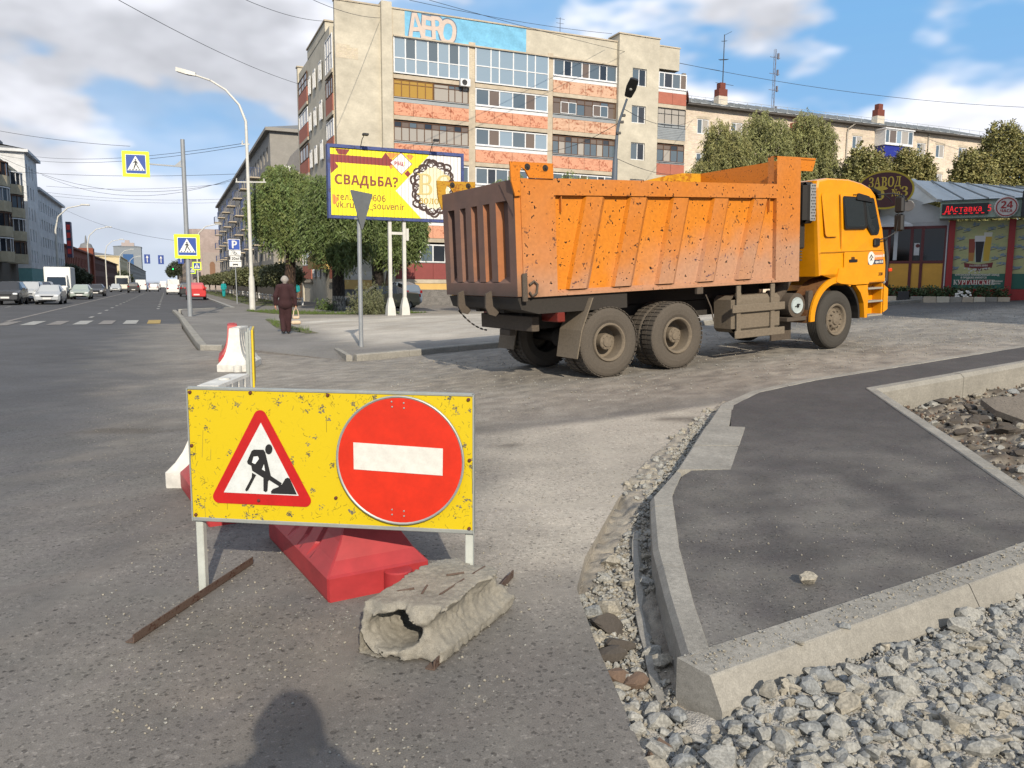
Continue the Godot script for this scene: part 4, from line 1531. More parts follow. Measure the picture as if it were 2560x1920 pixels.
func build_truck() -> void:
	var o := thing("dump_truck", "big orange dump truck with yellow cab, dusty and chipped, on the torn-up street", "truck", W(1.60, 12.6, 0.135))
	o.basis = Basis(Vector3.UP, deg_to_rad(30.07)) * Basis(Vector3.BACK, 0.05)
	var paint := tmat(Color.WHITE, "chips", 0.36, 0.5, 0.0, 0.0, true)
	paint.uv1_world_triplanar = false
	var tailm := tmat(Color.WHITE, "paint", 0.9, 0.85, 0.0, 0.0, true)
	var orange := tmat(Color(0.78, 0.46, 0.09), "chips", 0.5, 0.5)
	var dark := tmat(Color(0.20, 0.185, 0.17), "grain", 1.5, 0.9, 0.1)
	var dustm := tmat(Color(0.47, 0.43, 0.375), "grain", 1.2, 0.92, 0.08)
	var grime := tmat(Color(0.34, 0.305, 0.27), "grain", 1.2, 0.92, 0.08)
	var yellow := tmat(Color(0.88, 0.585, 0.06), "paint", 0.7, 0.32)
	yellow.clearcoat_enabled = true
	yellow.clearcoat = 0.4
	yellow.clearcoat_roughness = 0.15
	var seam := smat(Color(0.32, 0.19, 0.03), 0.6)
	var black := smat(Color(0.085, 0.085, 0.09), 0.55)
	var rubber := tmat(Color(0.35, 0.325, 0.295), "grain", 2.0, 0.95, 0.1)
	var rubber2 := tmat(Color(0.26, 0.25, 0.235), "grain", 2.0, 0.95, 0.1)
	# --- dump body -------------------------------------------------------
	var body := Node3D.new()
	body.name = "dump_body"
	o.add_child(body)
	var mb := MB.new()
	var gp := func(s0: float, s1: float, y0: float, y1: float, z: float) -> void:
		mb.grid(Vector3(s0, y0, z), Vector3(s1 - s0, 0, 0), Vector3(0, y1 - y0, 0), maxi(1, int((s1 - s0) / 0.16)), maxi(1, int((y1 - y0) / 0.16)), side_dust)
	gp.call(-1.58, -0.98, 1.36, 3.10, 0.0)
	gp.call(-0.98, 3.78, 2.865, 3.11, 0.0)
	gp.call(3.78, 4.40, 1.36, 3.60, 0.0)
	gp.call(-0.98, 3.78, 1.36, 1.40, 0.0)
	mb.grid(Vector3(-0.98, 1.40, 0), Vector3(4.76, 0, 0), Vector3(0, 0.05, -0.09), 30, 1, side_dust)
	mb.grid(Vector3(-0.98, 2.865, -0.09), Vector3(4.76, 0, 0), Vector3(0, 0, 0.09), 30, 1, func(_p): return Color(0.30, 0.085, 0.01))
	mb.grid(Vector3(3.78, 1.42, 0.0), Vector3(0, 0, -0.09), Vector3(0, 1.445, 0), 1, 9, side_dust)
	mb.grid(Vector3(-0.98, 1.42, -0.09), Vector3(0, 0, 0.09), Vector3(0, 1.445, 0), 1, 9, side_dust)
	mb.grid(Vector3(-1.58, 3.10, 0), Vector3(5.3, 0.008, 0), Vector3(0, 0, -0.12), 20, 1, side_dust)
	mb.grid(Vector3(3.70, 3.10, 0), Vector3(0, 0.5, 0), Vector3(0, 0, -0.14), 4, 1, side_dust)
	mb.grid(Vector3(3.70, 3.60, 0), Vector3(0.70, 0, 0), Vector3(0, 0, -0.14), 4, 1, side_dust)
	mb.grid(Vector3(4.40, 1.36, 0), Vector3(0, 0, -0.14), Vector3(0, 2.24, 0), 1, 12, side_dust)
	mb.grid(Vector3(-1.58, 1.36, -0.14), Vector3(0, 0, 0.14), Vector3(0, 1.74, 0), 1, 10, side_dust)
	mb.grid(Vector3(-1.58, 1.36, -0.14), Vector3(5.98, 0, 0), Vector3(0, 0, 0.14), 20, 1, side_dust)
	mb.grid(Vector3(4.40, 1.36, -0.13), Vector3(-5.98, 0, 0), Vector3(0, 1.74, 0), 12, 4, bay_dust)
	part(body, "side_frame", mb, paint)
	mb = MB.new()
	mb.grid(Vector3(-0.98, 1.43, -0.085), Vector3(4.76, 0, 0), Vector3(0, 1.44, 0), 48, 14, bay_dust)
	part(body, "side_plate", mb, paint)
	for r in [[-0.42, -0.78], [0.45, 0.09], [1.345, 0.995], [2.26, 1.91], [3.21, 2.81]]:
		mb = MB.new()
		var t: float = r[0]
		var b: float = r[1]
		var lean := Vector3(t - b, 1.40, 0)
		# steep left flank, flat crown, long shallow right flank
		mb.grid(Vector3(b, 1.45, -0.084), Vector3(0.025, 0, 0.076), lean, 1, 12, bay_dust)
		mb.grid(Vector3(b + 0.025, 1.45, -0.008), Vector3(0.31, 0, 0.0), lean, 3, 12, side_dust)
		mb.grid(Vector3(b + 0.335, 1.45, -0.008), Vector3(0.10, 0, -0.076), lean, 1, 12, side_dust)
		part(body, "rib", mb, paint)
	for s in [-0.86, 3.62]:
		mb = MB.new()
		mb.prism(P2([s, 2.86, s + 0.012, 2.86, s + 0.012, 2.62, s, 2.62]), -0.084, -0.02)
		mb.paint(side_dust)
		part(body, "gusset", mb, paint)
	# far wall, its top rising to the headboard, floor and headboard
	mb = MB.new()
	mb.prism(P2([-1.58, 1.36, 4.30, 1.36, 4.30, 3.58, 3.72, 3.58, 3.3, 3.52, 1.7, 3.20, -1.58, 3.10]), -2.50, -2.40)
	part(body, "far_side", mb, tmat(Color(0.80, 0.58, 0.08), "rust", 0.6, 0.6))
	mb = MB.new()
	mb.span(Vector3(-1.5, 1.36, -2.40), Vector3(4.3, 1.44, -0.13))
	mb.span(Vector3(4.22, 1.44, -2.40), Vector3(4.36, 3.58, -0.14))
	part(body, "floor_and_headboard", mb, orange)
	mb = MB.new()
	mb.span(Vector3(4.40, 3.56, -2.50), Vector3(4.80, 3.595, 0.0), 0.004)
	mb.prism(P2([4.40, 3.36, 4.72, 3.36, 4.80, 3.55, 4.40, 3.55]), -0.03, -0.005)
	part(body, "cab_guard", mb, orange)
	# --- tailgate ---------------------------------------------------------
	var gate := Node3D.new()
	gate.name = "tailgate"
	o.add_child(gate)
	mb = MB.new()
	var x0 := -1.68
	var tg := func(z0: float, z1: float, y0: float, y1: float, x: float) -> void:
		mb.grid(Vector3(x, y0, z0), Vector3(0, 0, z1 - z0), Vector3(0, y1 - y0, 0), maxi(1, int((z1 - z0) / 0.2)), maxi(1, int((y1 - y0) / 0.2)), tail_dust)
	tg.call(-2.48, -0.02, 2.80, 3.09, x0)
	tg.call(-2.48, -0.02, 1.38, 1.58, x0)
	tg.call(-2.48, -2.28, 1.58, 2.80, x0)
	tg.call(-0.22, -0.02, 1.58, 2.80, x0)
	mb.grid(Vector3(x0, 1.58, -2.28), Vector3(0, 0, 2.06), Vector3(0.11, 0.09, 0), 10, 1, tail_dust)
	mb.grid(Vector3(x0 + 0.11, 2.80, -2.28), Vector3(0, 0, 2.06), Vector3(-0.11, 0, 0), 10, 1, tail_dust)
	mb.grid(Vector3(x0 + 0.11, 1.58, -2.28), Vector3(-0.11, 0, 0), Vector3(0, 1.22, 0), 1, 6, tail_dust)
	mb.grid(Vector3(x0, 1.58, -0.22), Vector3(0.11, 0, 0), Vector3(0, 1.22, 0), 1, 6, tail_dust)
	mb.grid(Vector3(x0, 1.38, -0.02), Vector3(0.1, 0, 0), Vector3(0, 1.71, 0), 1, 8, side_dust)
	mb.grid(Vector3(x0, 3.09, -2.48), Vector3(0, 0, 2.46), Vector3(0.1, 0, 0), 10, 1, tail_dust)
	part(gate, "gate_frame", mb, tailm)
	mb = MB.new()
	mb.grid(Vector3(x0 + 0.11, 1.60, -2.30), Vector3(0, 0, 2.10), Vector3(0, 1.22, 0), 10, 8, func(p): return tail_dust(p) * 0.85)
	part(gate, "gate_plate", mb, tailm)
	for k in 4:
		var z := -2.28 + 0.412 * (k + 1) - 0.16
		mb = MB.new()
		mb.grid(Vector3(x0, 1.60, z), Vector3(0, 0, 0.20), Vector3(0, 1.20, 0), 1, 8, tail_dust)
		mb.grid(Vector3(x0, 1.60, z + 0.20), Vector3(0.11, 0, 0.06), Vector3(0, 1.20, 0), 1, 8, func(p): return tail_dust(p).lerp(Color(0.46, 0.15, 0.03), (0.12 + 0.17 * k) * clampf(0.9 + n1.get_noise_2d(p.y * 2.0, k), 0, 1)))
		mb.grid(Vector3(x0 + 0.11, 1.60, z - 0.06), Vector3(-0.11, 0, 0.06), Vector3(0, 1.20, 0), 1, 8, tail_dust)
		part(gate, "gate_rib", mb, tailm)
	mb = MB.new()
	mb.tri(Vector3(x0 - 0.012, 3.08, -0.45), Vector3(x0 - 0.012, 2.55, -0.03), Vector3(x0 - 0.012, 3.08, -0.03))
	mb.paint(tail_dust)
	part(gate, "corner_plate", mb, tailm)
	mb = MB.new()
	mb.prism(P2([-1.60, 1.18, -1.30, 1.10, 0.4, 1.1, 0.4, 1.36, -1.66, 1.36]), -2.42, -0.06)
	part(gate, "sill", mb, dark)
	for z in [-2.52, 0.0]:
		mb = MB.new()
		mb.prism(P2([-1.76, 3.33, -1.02, 3.32, -1.02, 3.10, -1.44, 3.105, -1.51, 3.22, -1.57, 3.25, -1.60, 3.18, -1.60, 2.85, -1.69, 2.84, -1.75, 3.05]), z - 0.0, z + 0.03)
		part(gate, "hinge_plate", mb, orange if z == 0.0 else tmat(Color(0.72, 0.55, 0.12), "rust", 1.4, 0.6))
		for c in [[-1.47, 3.26], [-1.16, 3.25]]:
			mb = MB.new()
			mb.lathe(Vector3(c[0], c[1], z + 0.028), Vector3.BACK, [Vector2(0.05, 0.0), Vector2(0.045, 0.012), Vector2(0.018, 0.012), Vector2(0.016, 0.03), Vector2(0.0, 0.03)], 16)
			part(gate, "hinge_pin", mb, dark)
	for z in [-1.75, -0.78]:
		mb = MB.new()
		mb.prism(P2([-1.82, 1.42, -1.72, 1.46, -1.70, 1.22, -1.60, 1.12, -1.66, 1.06, -1.78, 1.10, -1.83, 1.20]), z - 0.02, z + 0.02)
		part(gate, "gate_hook", mb, grime)
	mb = MB.new()
	var ps := []
	for k in 14:
		ps.append(Vector3(-1.70 + 0.035 * k, 1.12 - 0.028 * k - 0.0016 * k * (13 - k), -1.1 + 0.05 * k * 0.2 - 0.9))
	for k in 13:
		var a: Vector3 = ps[k]
		var c: Vector3 = ps[k + 1]
		mb.bar(a, c + (c - a) * 0.2, 0.028 if k % 2 else 0.010, 0.010 if k % 2 else 0.028)
	part(gate, "chain", mb, dark)
	mb = MB.new()
	mb.path([Vector3(-1.50, 1.55, 0.03), Vector3(-1.42, 1.60, 0.035), Vector3(-1.36, 1.55, 0.035), Vector3(-1.38, 1.42, 0.035), Vector3(-1.46, 1.38, 0.035), Vector3(-1.50, 1.44, 0.03)], 0.018, 7)
	mb.span(Vector3(-1.62, 1.30, 0.0), Vector3(-1.54, 1.72, 0.05), 0.01)
	part(body, "latch", mb, grime)
	# --- chassis -----------------------------------------------------------
	mb = MB.new()
	for z in [-0.80, -1.62]:
		mb.span(Vector3(-1.15, 0.80, z - 0.09), Vector3(6.6, 1.08, z))
		mb.span(Vector3(-1.5, 1.10, z - 0.12), Vector3(4.2, 1.36, z + 0.02))
	for s in [-0.9, 0.7, 2.6, 4.3]:
		mb.span(Vector3(s, 0.84, -1.65), Vector3(s + 0.14, 1.04, -0.85))
	part(o, "chassis", mb, dark)
	mb = MB.new()
	mb.span(Vector3(-1.22, 0.80, -2.10), Vector3(-1.08, 1.04, -0.40), 0.01)
	mb.span(Vector3(-1.24, 0.70, -1.42), Vector3(-1.12, 0.80, -1.08), 0.01)
	part(o, "rear_beam", mb, grime)
	for z in [[-0.50, -0.02], [-2.46, -2.0]]:
		mb = MB.new()
		mb.span(Vector3(-0.98, 0.95, z[0]), Vector3(-0.84, 1.10, z[1]), 0.012)
		part(o, "tail_lamp", mb, tmat(Color(0.42, 0.13, 0.09), "paint", 3.0, 0.5))
		mb = MB.new()
		mb.loft([[Vector3(-0.36, 1.30, z[0]), Vector3(-0.34, 1.30, z[0]), Vector3(-0.34, 1.30, z[1] + 0.06), Vector3(-0.36, 1.30, z[1] + 0.06)], [Vector3(-0.60, 0.80, z[0] - 0.05), Vector3(-0.58, 0.80, z[0] - 0.05), Vector3(-0.58, 0.80, z[1] + 0.08), Vector3(-0.60, 0.80, z[1] + 0.08)], [Vector3(-0.68, 0.36, z[0] - 0.05), Vector3(-0.66, 0.36, z[0] - 0.05), Vector3(-0.66, 0.36, z[1] + 0.05), Vector3(-0.68, 0.36, z[1] + 0.05)]])
		part(o, "mudflap", mb, dustm)
	# --- wheels ------------------------------------------------------------
	var ty := tyre(0.565, 0.29, false, rubber)
	var tyf := tyre(0.56, 0.31, true, rubber2)
	var rimr_m := inner_lathe([Vector2(0.315, -0.02), Vector2(0.305, 0.004), Vector2(0.285, 0.004), Vector2(0.272, -0.012), Vector2(0.262, -0.03), Vector2(0.255, -0.23), Vector2(0.2, -0.26), Vector2(0.0, -0.26)], dustm)
	var hubr := MB.new()
	hubr.lathe(Vector3.ZERO, Vector3.BACK, [Vector2(0.135, -0.26), Vector2(0.13, -0.10), Vector2(0.12, -0.085), Vector2(0.085, -0.08), Vector2(0.075, -0.06), Vector2(0.0, -0.055)], 24)
	for k in 8:
		hubr.tube(Vector3(cos(k * PI / 4) * 0.1, sin(k * PI / 4) * 0.1, -0.085), Vector3(cos(k * PI / 4) * 0.1, sin(k * PI / 4) * 0.1, -0.07), 0.009, 0.011, 6)
	var hubr_m := hubr.mesh(dustm)
	var rimf_m := inner_lathe([Vector2(0.315, -0.02), Vector2(0.305, 0.004), Vector2(0.285, 0.004), Vector2(0.268, -0.012), Vector2(0.25, -0.06), Vector2(0.215, -0.09), Vector2(0.18, -0.06), Vector2(0.15, -0.03), Vector2(0.11, -0.028), Vector2(0.095, 0.0), Vector2(0.04, 0.012), Vector2(0.0, 0.012)], dustm)
	var nuts := MB.new()
	for k in 10:
		var a := TAU * k / 10.0
		nuts.tube(Vector3(cos(a) * 0.165, sin(a) * 0.165, -0.05), Vector3(cos(a) * 0.165, sin(a) * 0.165, 0.004), 0.016, 0.013, 6)
	var nuts_m := nuts.mesh(dustm)
	for w in [[0.0, 0], [1.44, 0], [5.5, 1]]:
		for side in 2:
			for dual in (2 if w[1] == 0 else 1):
				var wn := Node3D.new()
				wn.name = "wheel"
				o.add_child(wn, true)
				wn.position = Vector3(w[0], 0.565, (-0.005 - dual * 0.335) if side == 0 else (-2.49 + dual * 0.335))
				wn.rotation.y = 0.0 if side == 0 else PI
				if w[1] == 1 and side == 0:
					wn.rotation.y = 0.07
				piece(wn, "tyre", ty if w[1] == 0 else tyf)
				if dual == 0:
					piece(wn, "rim", rimr_m if w[1] == 0 else rimf_m)
					piece(wn, "hub", hubr_m if w[1] == 0 else nuts_m)
		mb = MB.new()
		mb.tube(Vector3(w[0], 0.565, -0.2), Vector3(w[0], 0.565, -2.3), 0.09, 0.09, 12)
		if w[1] == 0:
			mb.lathe(Vector3(w[0], 0.565, -1.55), Vector3.BACK, [Vector2(0.0, 0.0), Vector2(0.18, 0.08), Vector2(0.22, 0.3), Vector2(0.18, 0.5), Vector2(0.0, 0.6)], 14)
		part(o, "axle", mb, dark)
	mb = MB.new()
	mb.path([Vector3(2.08, 1.22, -0.02), Vector3(2.20, 1.0, -0.02), Vector3(2.27, 0.75, -0.02)], 0.012, 6)
	mb.span(Vector3(1.86, 1.24, -0.06), Vector3(2.0, 1.355, 0.01), 0.008)
	part(o, "mudguard_stay", mb, grime)
	# --- fuel tank and its cage -----------------------------------------------
	mb = MB.new()
	mb.box(Vector3(3.41, 0.83, -0.34), Vector3(1.24, 0.66, 0.56), 0.07)
	part(o, "fuel_tank", mb, dustm)
	for c in [[3.06, 1.18], [3.86, 1.19]]:
		mb = MB.new()
		mb.lathe(Vector3(c[0], c[1] - 0.04, -0.22), Vector3.UP, [Vector2(0.06, 0.0), Vector2(0.06, 0.05), Vector2(0.03, 0.06), Vector2(0.0, 0.06)], 14)
		part(o, "filler_cap", mb, dustm)
	for s in [2.88, 3.74]:
		mb = MB.new()
		mb.span(Vector3(s - 0.05, 0.50, -0.055), Vector3(s + 0.05, 1.34, -0.02), 0.006)
		part(o, "cage_post", mb, dustm)
	for s in [[2.70, 0.86], [2.76, 0.40]]:
		mb = MB.new()
		mb.span(Vector3(s[0], s[1], -0.018), Vector3(4.03, s[1] + 0.14, 0.01), 0.008)
		part(o, "cage_rail", mb, dustm)
	mb = MB.new()
	mb.tube(Vector3(4.47, 0.90, -0.6), Vector3(4.47, 0.90, -0.10), 0.23, 0.23, 28)
	part(o, "air_tank", mb, grime)
	mb = MB.new()
	mb.lathe(Vector3(4.47, 0.90, -0.098), Vector3.BACK, [Vector2(0.155, 0.0), Vector2(0.15, 0.02), Vector2(0.12, 0.012), Vector2(0.05, 0.016), Vector2(0.0, 0.02)], 28)
	part(o, "air_tank_lid", mb, tmat(Color(0.66, 0.71, 0.72), "paint", 2.0, 0.5))
	mb = MB.new()
	mb.span(Vector3(4.45, 0.86, -0.085), Vector3(4.50, 0.93, -0.06), 0.006)
	mb.bar(Vector3(4.40, 0.88, -0.07), Vector3(4.53, 0.92, -0.07), 0.012, 0.014)
	part(o, "lid_clasp", mb, black)
	mb = MB.new()
	mb.span(Vector3(4.20, 0.22, -0.5), Vector3(4.74, 0.60, -0.46))
	mb.span(Vector3(4.22, 0.60, -0.5), Vector3(4.86, 0.68, -0.1), 0.01)
	mb.span(Vector3(4.76, 0.66, -0.16), Vector3(4.88, 1.16, -0.06), 0.015)
	part(o, "front_mudflap", mb, grime)
	# --- engine bay between body and cab ----------------------------------------
	mb = MB.new()
	mb.path([Vector3(4.25, 1.0, -0.45), Vector3(4.45, 1.30, -0.45), Vector3(4.66, 1.62, -0.45), Vector3(4.72, 1.80, -0.45)], 0.15, 14)
	for k in 4:
		mb.lathe(Vector3(4.72, 1.72 + k * 0.055, -0.45), Vector3.UP, [Vector2(0.15, 0.0), Vector2(0.19, 0.012), Vector2(0.19, 0.03), Vector2(0.15, 0.042)], 16)
	part(o, "intake_duct", mb, grime)
	mb = MB.new()
	mb.span(Vector3(4.52, 1.95, -0.72), Vector3(4.80, 2.45, -0.2), 0.03)
	mb.span(Vector3(4.45, 1.2, -1.6), Vector3(4.85, 2.3, -0.85))
	part(o, "engine_block", mb, dark)
	mb = MB.new()
	mb.box(Vector3(4.74, 2.80, -0.42), Vector3(0.30, 0.76, 0.74), 0.06)
	part(o, "intake_tower", mb, smat(Color(0.10, 0.095, 0.09), 0.7))
	mb = MB.new()
	mb.box(Vector3(4.80, 2.80, -0.045), Vector3(0.15, 0.68, 0.02), 0.008)
	part(o, "intake_grille", mb, smat(Color(0.52, 0.53, 0.54), 0.6))
	mb = MB.new()
	for r in 12:
		for c in 3:
			var p := Vector3(4.757 + c * 0.043 + (0.02 if r % 2 else 0.0) - 0.008, 2.50 + r * 0.055, -0.034)
			mb.lathe(p, Vector3.BACK, [Vector2(0.016, 0.0), Vector2(0.0, 0.001)], 6)
	part(o, "grille_hole", mb, black).set_meta("kind", "stuff")
	build_cab(o, yellow, seam, black, dustm, grime)
	o.set_meta("label", "big orange dump truck with yellow cab, dusty and chipped, on the torn-up street")

func inner_lathe(pr: Array, m: Material) -> ArrayMesh:
	var mb := MB.new()
	mb.lathe(Vector3.ZERO, Vector3.BACK, pr, 36)
	return mb.mesh(m)

func build_cab(o: Node3D, yellow: Material, seam: Material, black: Material, dustm: Material, grime: Material) -> void:
	var cab := Node3D.new()
	cab.name = "cab"
	o.add_child(cab)
	var prof := P2([4.98, 1.42, 5.60, 1.42, 5.72, 1.22, 6.98, 1.22, 6.98, 1.55, 6.84, 2.28, 6.66, 3.0, 6.56, 3.10, 6.30, 3.19, 5.9, 3.26, 5.3, 3.27, 5.0, 3.22, 4.96, 3.1])
	var cen := Vector2(5.95, 2.2)
	var rings := []
	for q in [[-2.46, 0.965], [-2.43, 0.99], [-2.36, 1.0], [-0.10, 1.0], [-0.03, 0.99], [0.0, 0.965]]:
		var r := []
		for p in prof:
			var t: Vector2 = cen + (p - cen) * float(q[1])
			# upper part leans inwards a little
			var z: float = q[0]
			var ins := smoothstep(2.25, 3.25, t.y) * 0.10
			z += -ins if z > -1.2 else ins
			r.append(Vector3(t.x, t.y, z))
		rings.append(r)
	var mb := MB.new()
	mb.loft(rings)
	part(cab, "shell", mb, yellow)
	var zs := func(y: float) -> float:
		return 0.004 - smoothstep(2.25, 3.25, y) * 0.10
	var plate := func(called: String, poly: PackedVector2Array, m: Material, up := 0.004, th := 0.004) -> void:
		var b := MB.new()
		var idx := Geometry2D.triangulate_polygon(poly)
		for e in [0.0]:
			for i in range(0, idx.size(), 3):
				var t := []
				for k in 3:
					var p := poly[idx[i + k]]
					t.append(Vector3(p.x, p.y, zs.call(p.y) + up))
				if (t[1] - t[0]).cross(t[2] - t[0]).z > 0:
					b.tri(t[0], t[1], t[2])
				else:
					b.tri(t[0], t[2], t[1])
		for i in poly.size():
			var p := poly[i]
			var q := poly[(i + 1) % poly.size()]
			var w := Vector3(0, 0, -th)
			var a := Vector3(p.x, p.y, zs.call(p.y) + up)
			var d := Vector3(q.x, q.y, zs.call(q.y) + up)
			if Geometry2D.is_polygon_clockwise(poly):
				b.quad(d + w, a + w, a, d)
			else:
				b.quad(a + w, d + w, d, a)
		part(cab, called, b, m)
	# door skin with its pressed line, windows, gaskets
	plate.call("door", rounded(P2([5.62, 1.25, 6.90, 1.25, 6.89, 1.62, 6.78, 2.28, 6.63, 2.98, 5.60, 2.98]), 0.07), yellow, 0.012, 0.016)
	plate.call("door_lower", rounded(P2([5.64, 1.27, 6.89, 1.27, 6.865, 1.86, 5.64, 1.86]), 0.03), yellow, 0.02, 0.01)
	plate.call("window_seal", rounded(P2([5.66, 2.30, 6.29, 2.30, 6.31, 2.36, 6.45, 2.18, 6.66, 2.18, 6.70, 2.30, 6.59, 2.90, 5.66, 2.93]), 0.05), black, 0.016, 0.006)
	var pane := smat(Color(0.16, 0.19, 0.21), 0.04)
	pane.metallic_specular = 0.9
	pane.metallic = 0.25
	plate.call("window", rounded(P2([5.70, 2.34, 6.25, 2.34, 6.24, 2.89, 5.70, 2.89]), 0.04), pane, 0.019, 0.004)
	plate.call("quarter_window", rounded(P2([6.33, 2.40, 6.47, 2.22, 6.63, 2.22, 6.66, 2.30, 6.55, 2.86, 6.33, 2.87]), 0.03), pane, 0.019, 0.004)
	plate.call("stamped_panel", rounded(P2([5.10, 2.16, 5.47, 2.16, 5.47, 2.98, 5.06, 2.98]), 0.07), yellow, 0.010, 0.012)
	plate.call("body_line", P2([4.98, 1.862, 6.93, 1.862, 6.93, 1.872, 4.98, 1.872]), seam, 0.004, 0.004)
	plate.call("door_gap", P2([5.585, 1.30, 5.597, 1.30, 5.585, 2.96, 5.573, 2.96]), seam, 0.004, 0.004)
	plate.call("handle", rounded(P2([5.78, 1.66, 6.02, 1.66, 6.02, 1.715, 5.78, 1.715]), 0.015), black, 0.035, 0.02)
	plate.call("handle_bowl", rounded(P2([5.84, 1.70, 5.96, 1.70, 5.95, 1.765, 5.85, 1.765]), 0.02), seam, 0.021, 0.004)
	# company sticker, model figures
	var white := smat(Color(0.82, 0.82, 0.80), 0.5)
	plate.call("sticker", P2([6.36, 1.60, 6.84, 1.60, 6.82, 1.84, 6.36, 1.84]), smat(Color(0.85, 0.50, 0.24), 0.5), 0.022, 0.003)
	plate.call("sticker_band", P2([6.36, 1.60, 6.84, 1.60, 6.835, 1.69, 6.36, 1.69]), smat(Color(0.25, 0.27, 0.32), 0.5), 0.024, 0.003)
	plate.call("sticker_disc", ellipse(Vector2(6.45, 1.72), 0.10, 0.135, 24), white, 0.026, 0.003)
	plate.call("sticker_emblem", P2([6.385, 1.72, 6.45, 1.80, 6.515, 1.72, 6.49, 1.72, 6.45, 1.77, 6.41, 1.72]), black, 0.028, 0.002)
	plate.call("sticker_emblem", P2([6.41, 1.66, 6.45, 1.74, 6.49, 1.66, 6.45, 1.69]), black, 0.028, 0.002)
	letters(cab, "sticker_text", "Дорожник-М", 0.055, white, Vector3(6.695, 1.765, 0.027), true, "Droid Sans", 0.68)
	letters(cab, "sticker_text", "офис 60-20", 0.045, white, Vector3(6.70, 1.645, 0.03), true, "Droid Sans", 0.72)
	letters(cab, "model_figures", "330", 0.06, black, Vector3(6.76, 1.40, 0.027), true)
	mb = MB.new()
	for k in 3:
		mb.box(Vector3(5.98 + k * 0.05, 2.955, -0.055), Vector3(0.022, 0.02, 0.02))
	part(cab, "roof_vent", mb, black)
	# windscreen
	mb = MB.new()
	mb.quad(Vector3(6.845, 2.30, -0.22), Vector3(6.845, 2.30, -2.24), Vector3(6.685, 2.96, -2.2), Vector3(6.685, 2.96, -0.26))
	part(cab, "windscreen", mb, pane)
	# sun visor, wing window shade
	mb = MB.new()
	mb.loft([[Vector3(6.62, 3.12, -2.35), Vector3(6.90, 3.04, -2.35), Vector3(6.92, 2.90, -2.35), Vector3(6.86, 2.90, -2.35), Vector3(6.84, 3.0, -2.35), Vector3(6.62, 3.06, -2.35)], [Vector3(6.62, 3.12, -0.12), Vector3(6.90, 3.04, -0.12), Vector3(6.92, 2.90, -0.12), Vector3(6.86, 2.90, -0.12), Vector3(6.84, 3.0, -0.12), Vector3(6.62, 3.06, -0.12)]])
	part(cab, "sun_visor", mb, black)
	plate.call("window_shade", rounded(P2([6.02, 2.86, 6.10, 2.985, 6.40, 2.93, 6.56, 2.80, 6.40, 2.82, 6.22, 2.84]), 0.015), black, 0.05, 0.04)
	# mirrors
	mb = MB.new()
	mb.path([Vector3(6.70, 2.96, -0.05), Vector3(6.86, 2.97, 0.16), Vector3(6.95, 2.94, 0.24)], 0.014, 7)
	mb.path([Vector3(6.62, 2.06, 0.0), Vector3(6.78, 2.12, 0.14), Vector3(6.93, 2.22, 0.22)], 0.014, 7)
	mb.path([Vector3(6.95, 2.94, 0.24), Vector3(6.96, 2.6, 0.24), Vector3(6.93, 2.22, 0.22)], 0.012, 7)
	mb.path([Vector3(6.86, 2.97, 0.16), Vector3(7.3, 2.93, 0.14), Vector3(7.42, 2.82, 0.12)], 0.011, 7)
	mb.path([Vector3(6.80, 2.97, 0.0), Vector3(7.0, 2.88, 0.0), Vector3(7.1, 2.8, 0.0)], 0.010, 7)
	mb.box(Vector3(6.60, 2.03, 0.03), Vector3(0.17, 0.16, 0.06), 0.02)
	part(cab, "mirror_arm", mb, black)
	mb = MB.new()
	mb.box(Vector3(6.99, 2.75, 0.24), Vector3(0.10, 0.32, 0.19), 0.03)
	mb.box(Vector3(6.99, 2.40, 0.24), Vector3(0.10, 0.34, 0.19), 0.03)
	part(cab, "mirror", mb, smat(Color(0.14, 0.14, 0.145), 0.5))
	mb = MB.new()
	mb.lathe(Vector3(7.44, 2.74, 0.12), Vector3(-0.9, -0.25, 0.35), [Vector2(0.0, -0.05), Vector2(0.09, -0.03), Vector2(0.115, 0.0), Vector2(0.108, 0.008), Vector2(0.0, 0.004)], 22)
	part(cab, "round_mirror", mb, smat(Color(0.42, 0.42, 0.43), 0.35))
	# front face pieces seen from the side: corner deflector and marker lamp
	mb = MB.new()
	mb.path([Vector3(7.0, 2.1, -0.06), Vector3(7.05, 1.7, -0.04), Vector3(7.04, 1.25, -0.05)], 0.035, 8)
	part(cab, "wind_deflector", mb, smat(Color(0.20, 0.20, 0.21), 0.5))
	mb = MB.new()
	mb.box(Vector3(7.12, 1.47, -0.02), Vector3(0.10, 0.07, 0.05), 0.01)
	part(cab, "marker_lamp", mb, smat(Color(0.80, 0.25, 0.05), 0.3))
	# wheel arch
	var arch := Node3D.new()
	arch.name = "front_fender"
	o.add_child(arch)
	var ring := func(r0: float, r1: float, a0: float, a1: float, z0: float, z1: float) -> MB:
		var b := MB.new()
		var rr := []
		var k := 18
		for i in k + 1:
			var a := deg_to_rad(lerpf(a0, a1, float(i) / k))
			var d := Vector3(cos(a), sin(a), 0)
			var c := Vector3(5.52, 0.60, 0)
			rr.append([c + d * r0 + Vector3(0, 0, z0), c + d * r1 + Vector3(0, 0, z0), c + d * r1 + Vector3(0, 0, z1), c + d * r0 + Vector3(0, 0, z1)])
		b.loft(rr)
		return b
	part(arch, "arch_lip", ring.call(0.68, 0.80, 182.0, 60.0, -0.03, 0.015), yellow)
	part(arch, "arch_skin", ring.call(0.76, 0.785, 184.0, 95.0, -0.5, -0.03), tmat(Color(0.50, 0.36, 0.23), "rust", 1.2, 0.7))
	part(arch, "arch_inside", ring.call(0.70, 0.75, 184.0, -5.0, -0.55, -0.06), smat(Color(0.10, 0.095, 0.09), 0.8))
	mb = MB.new()
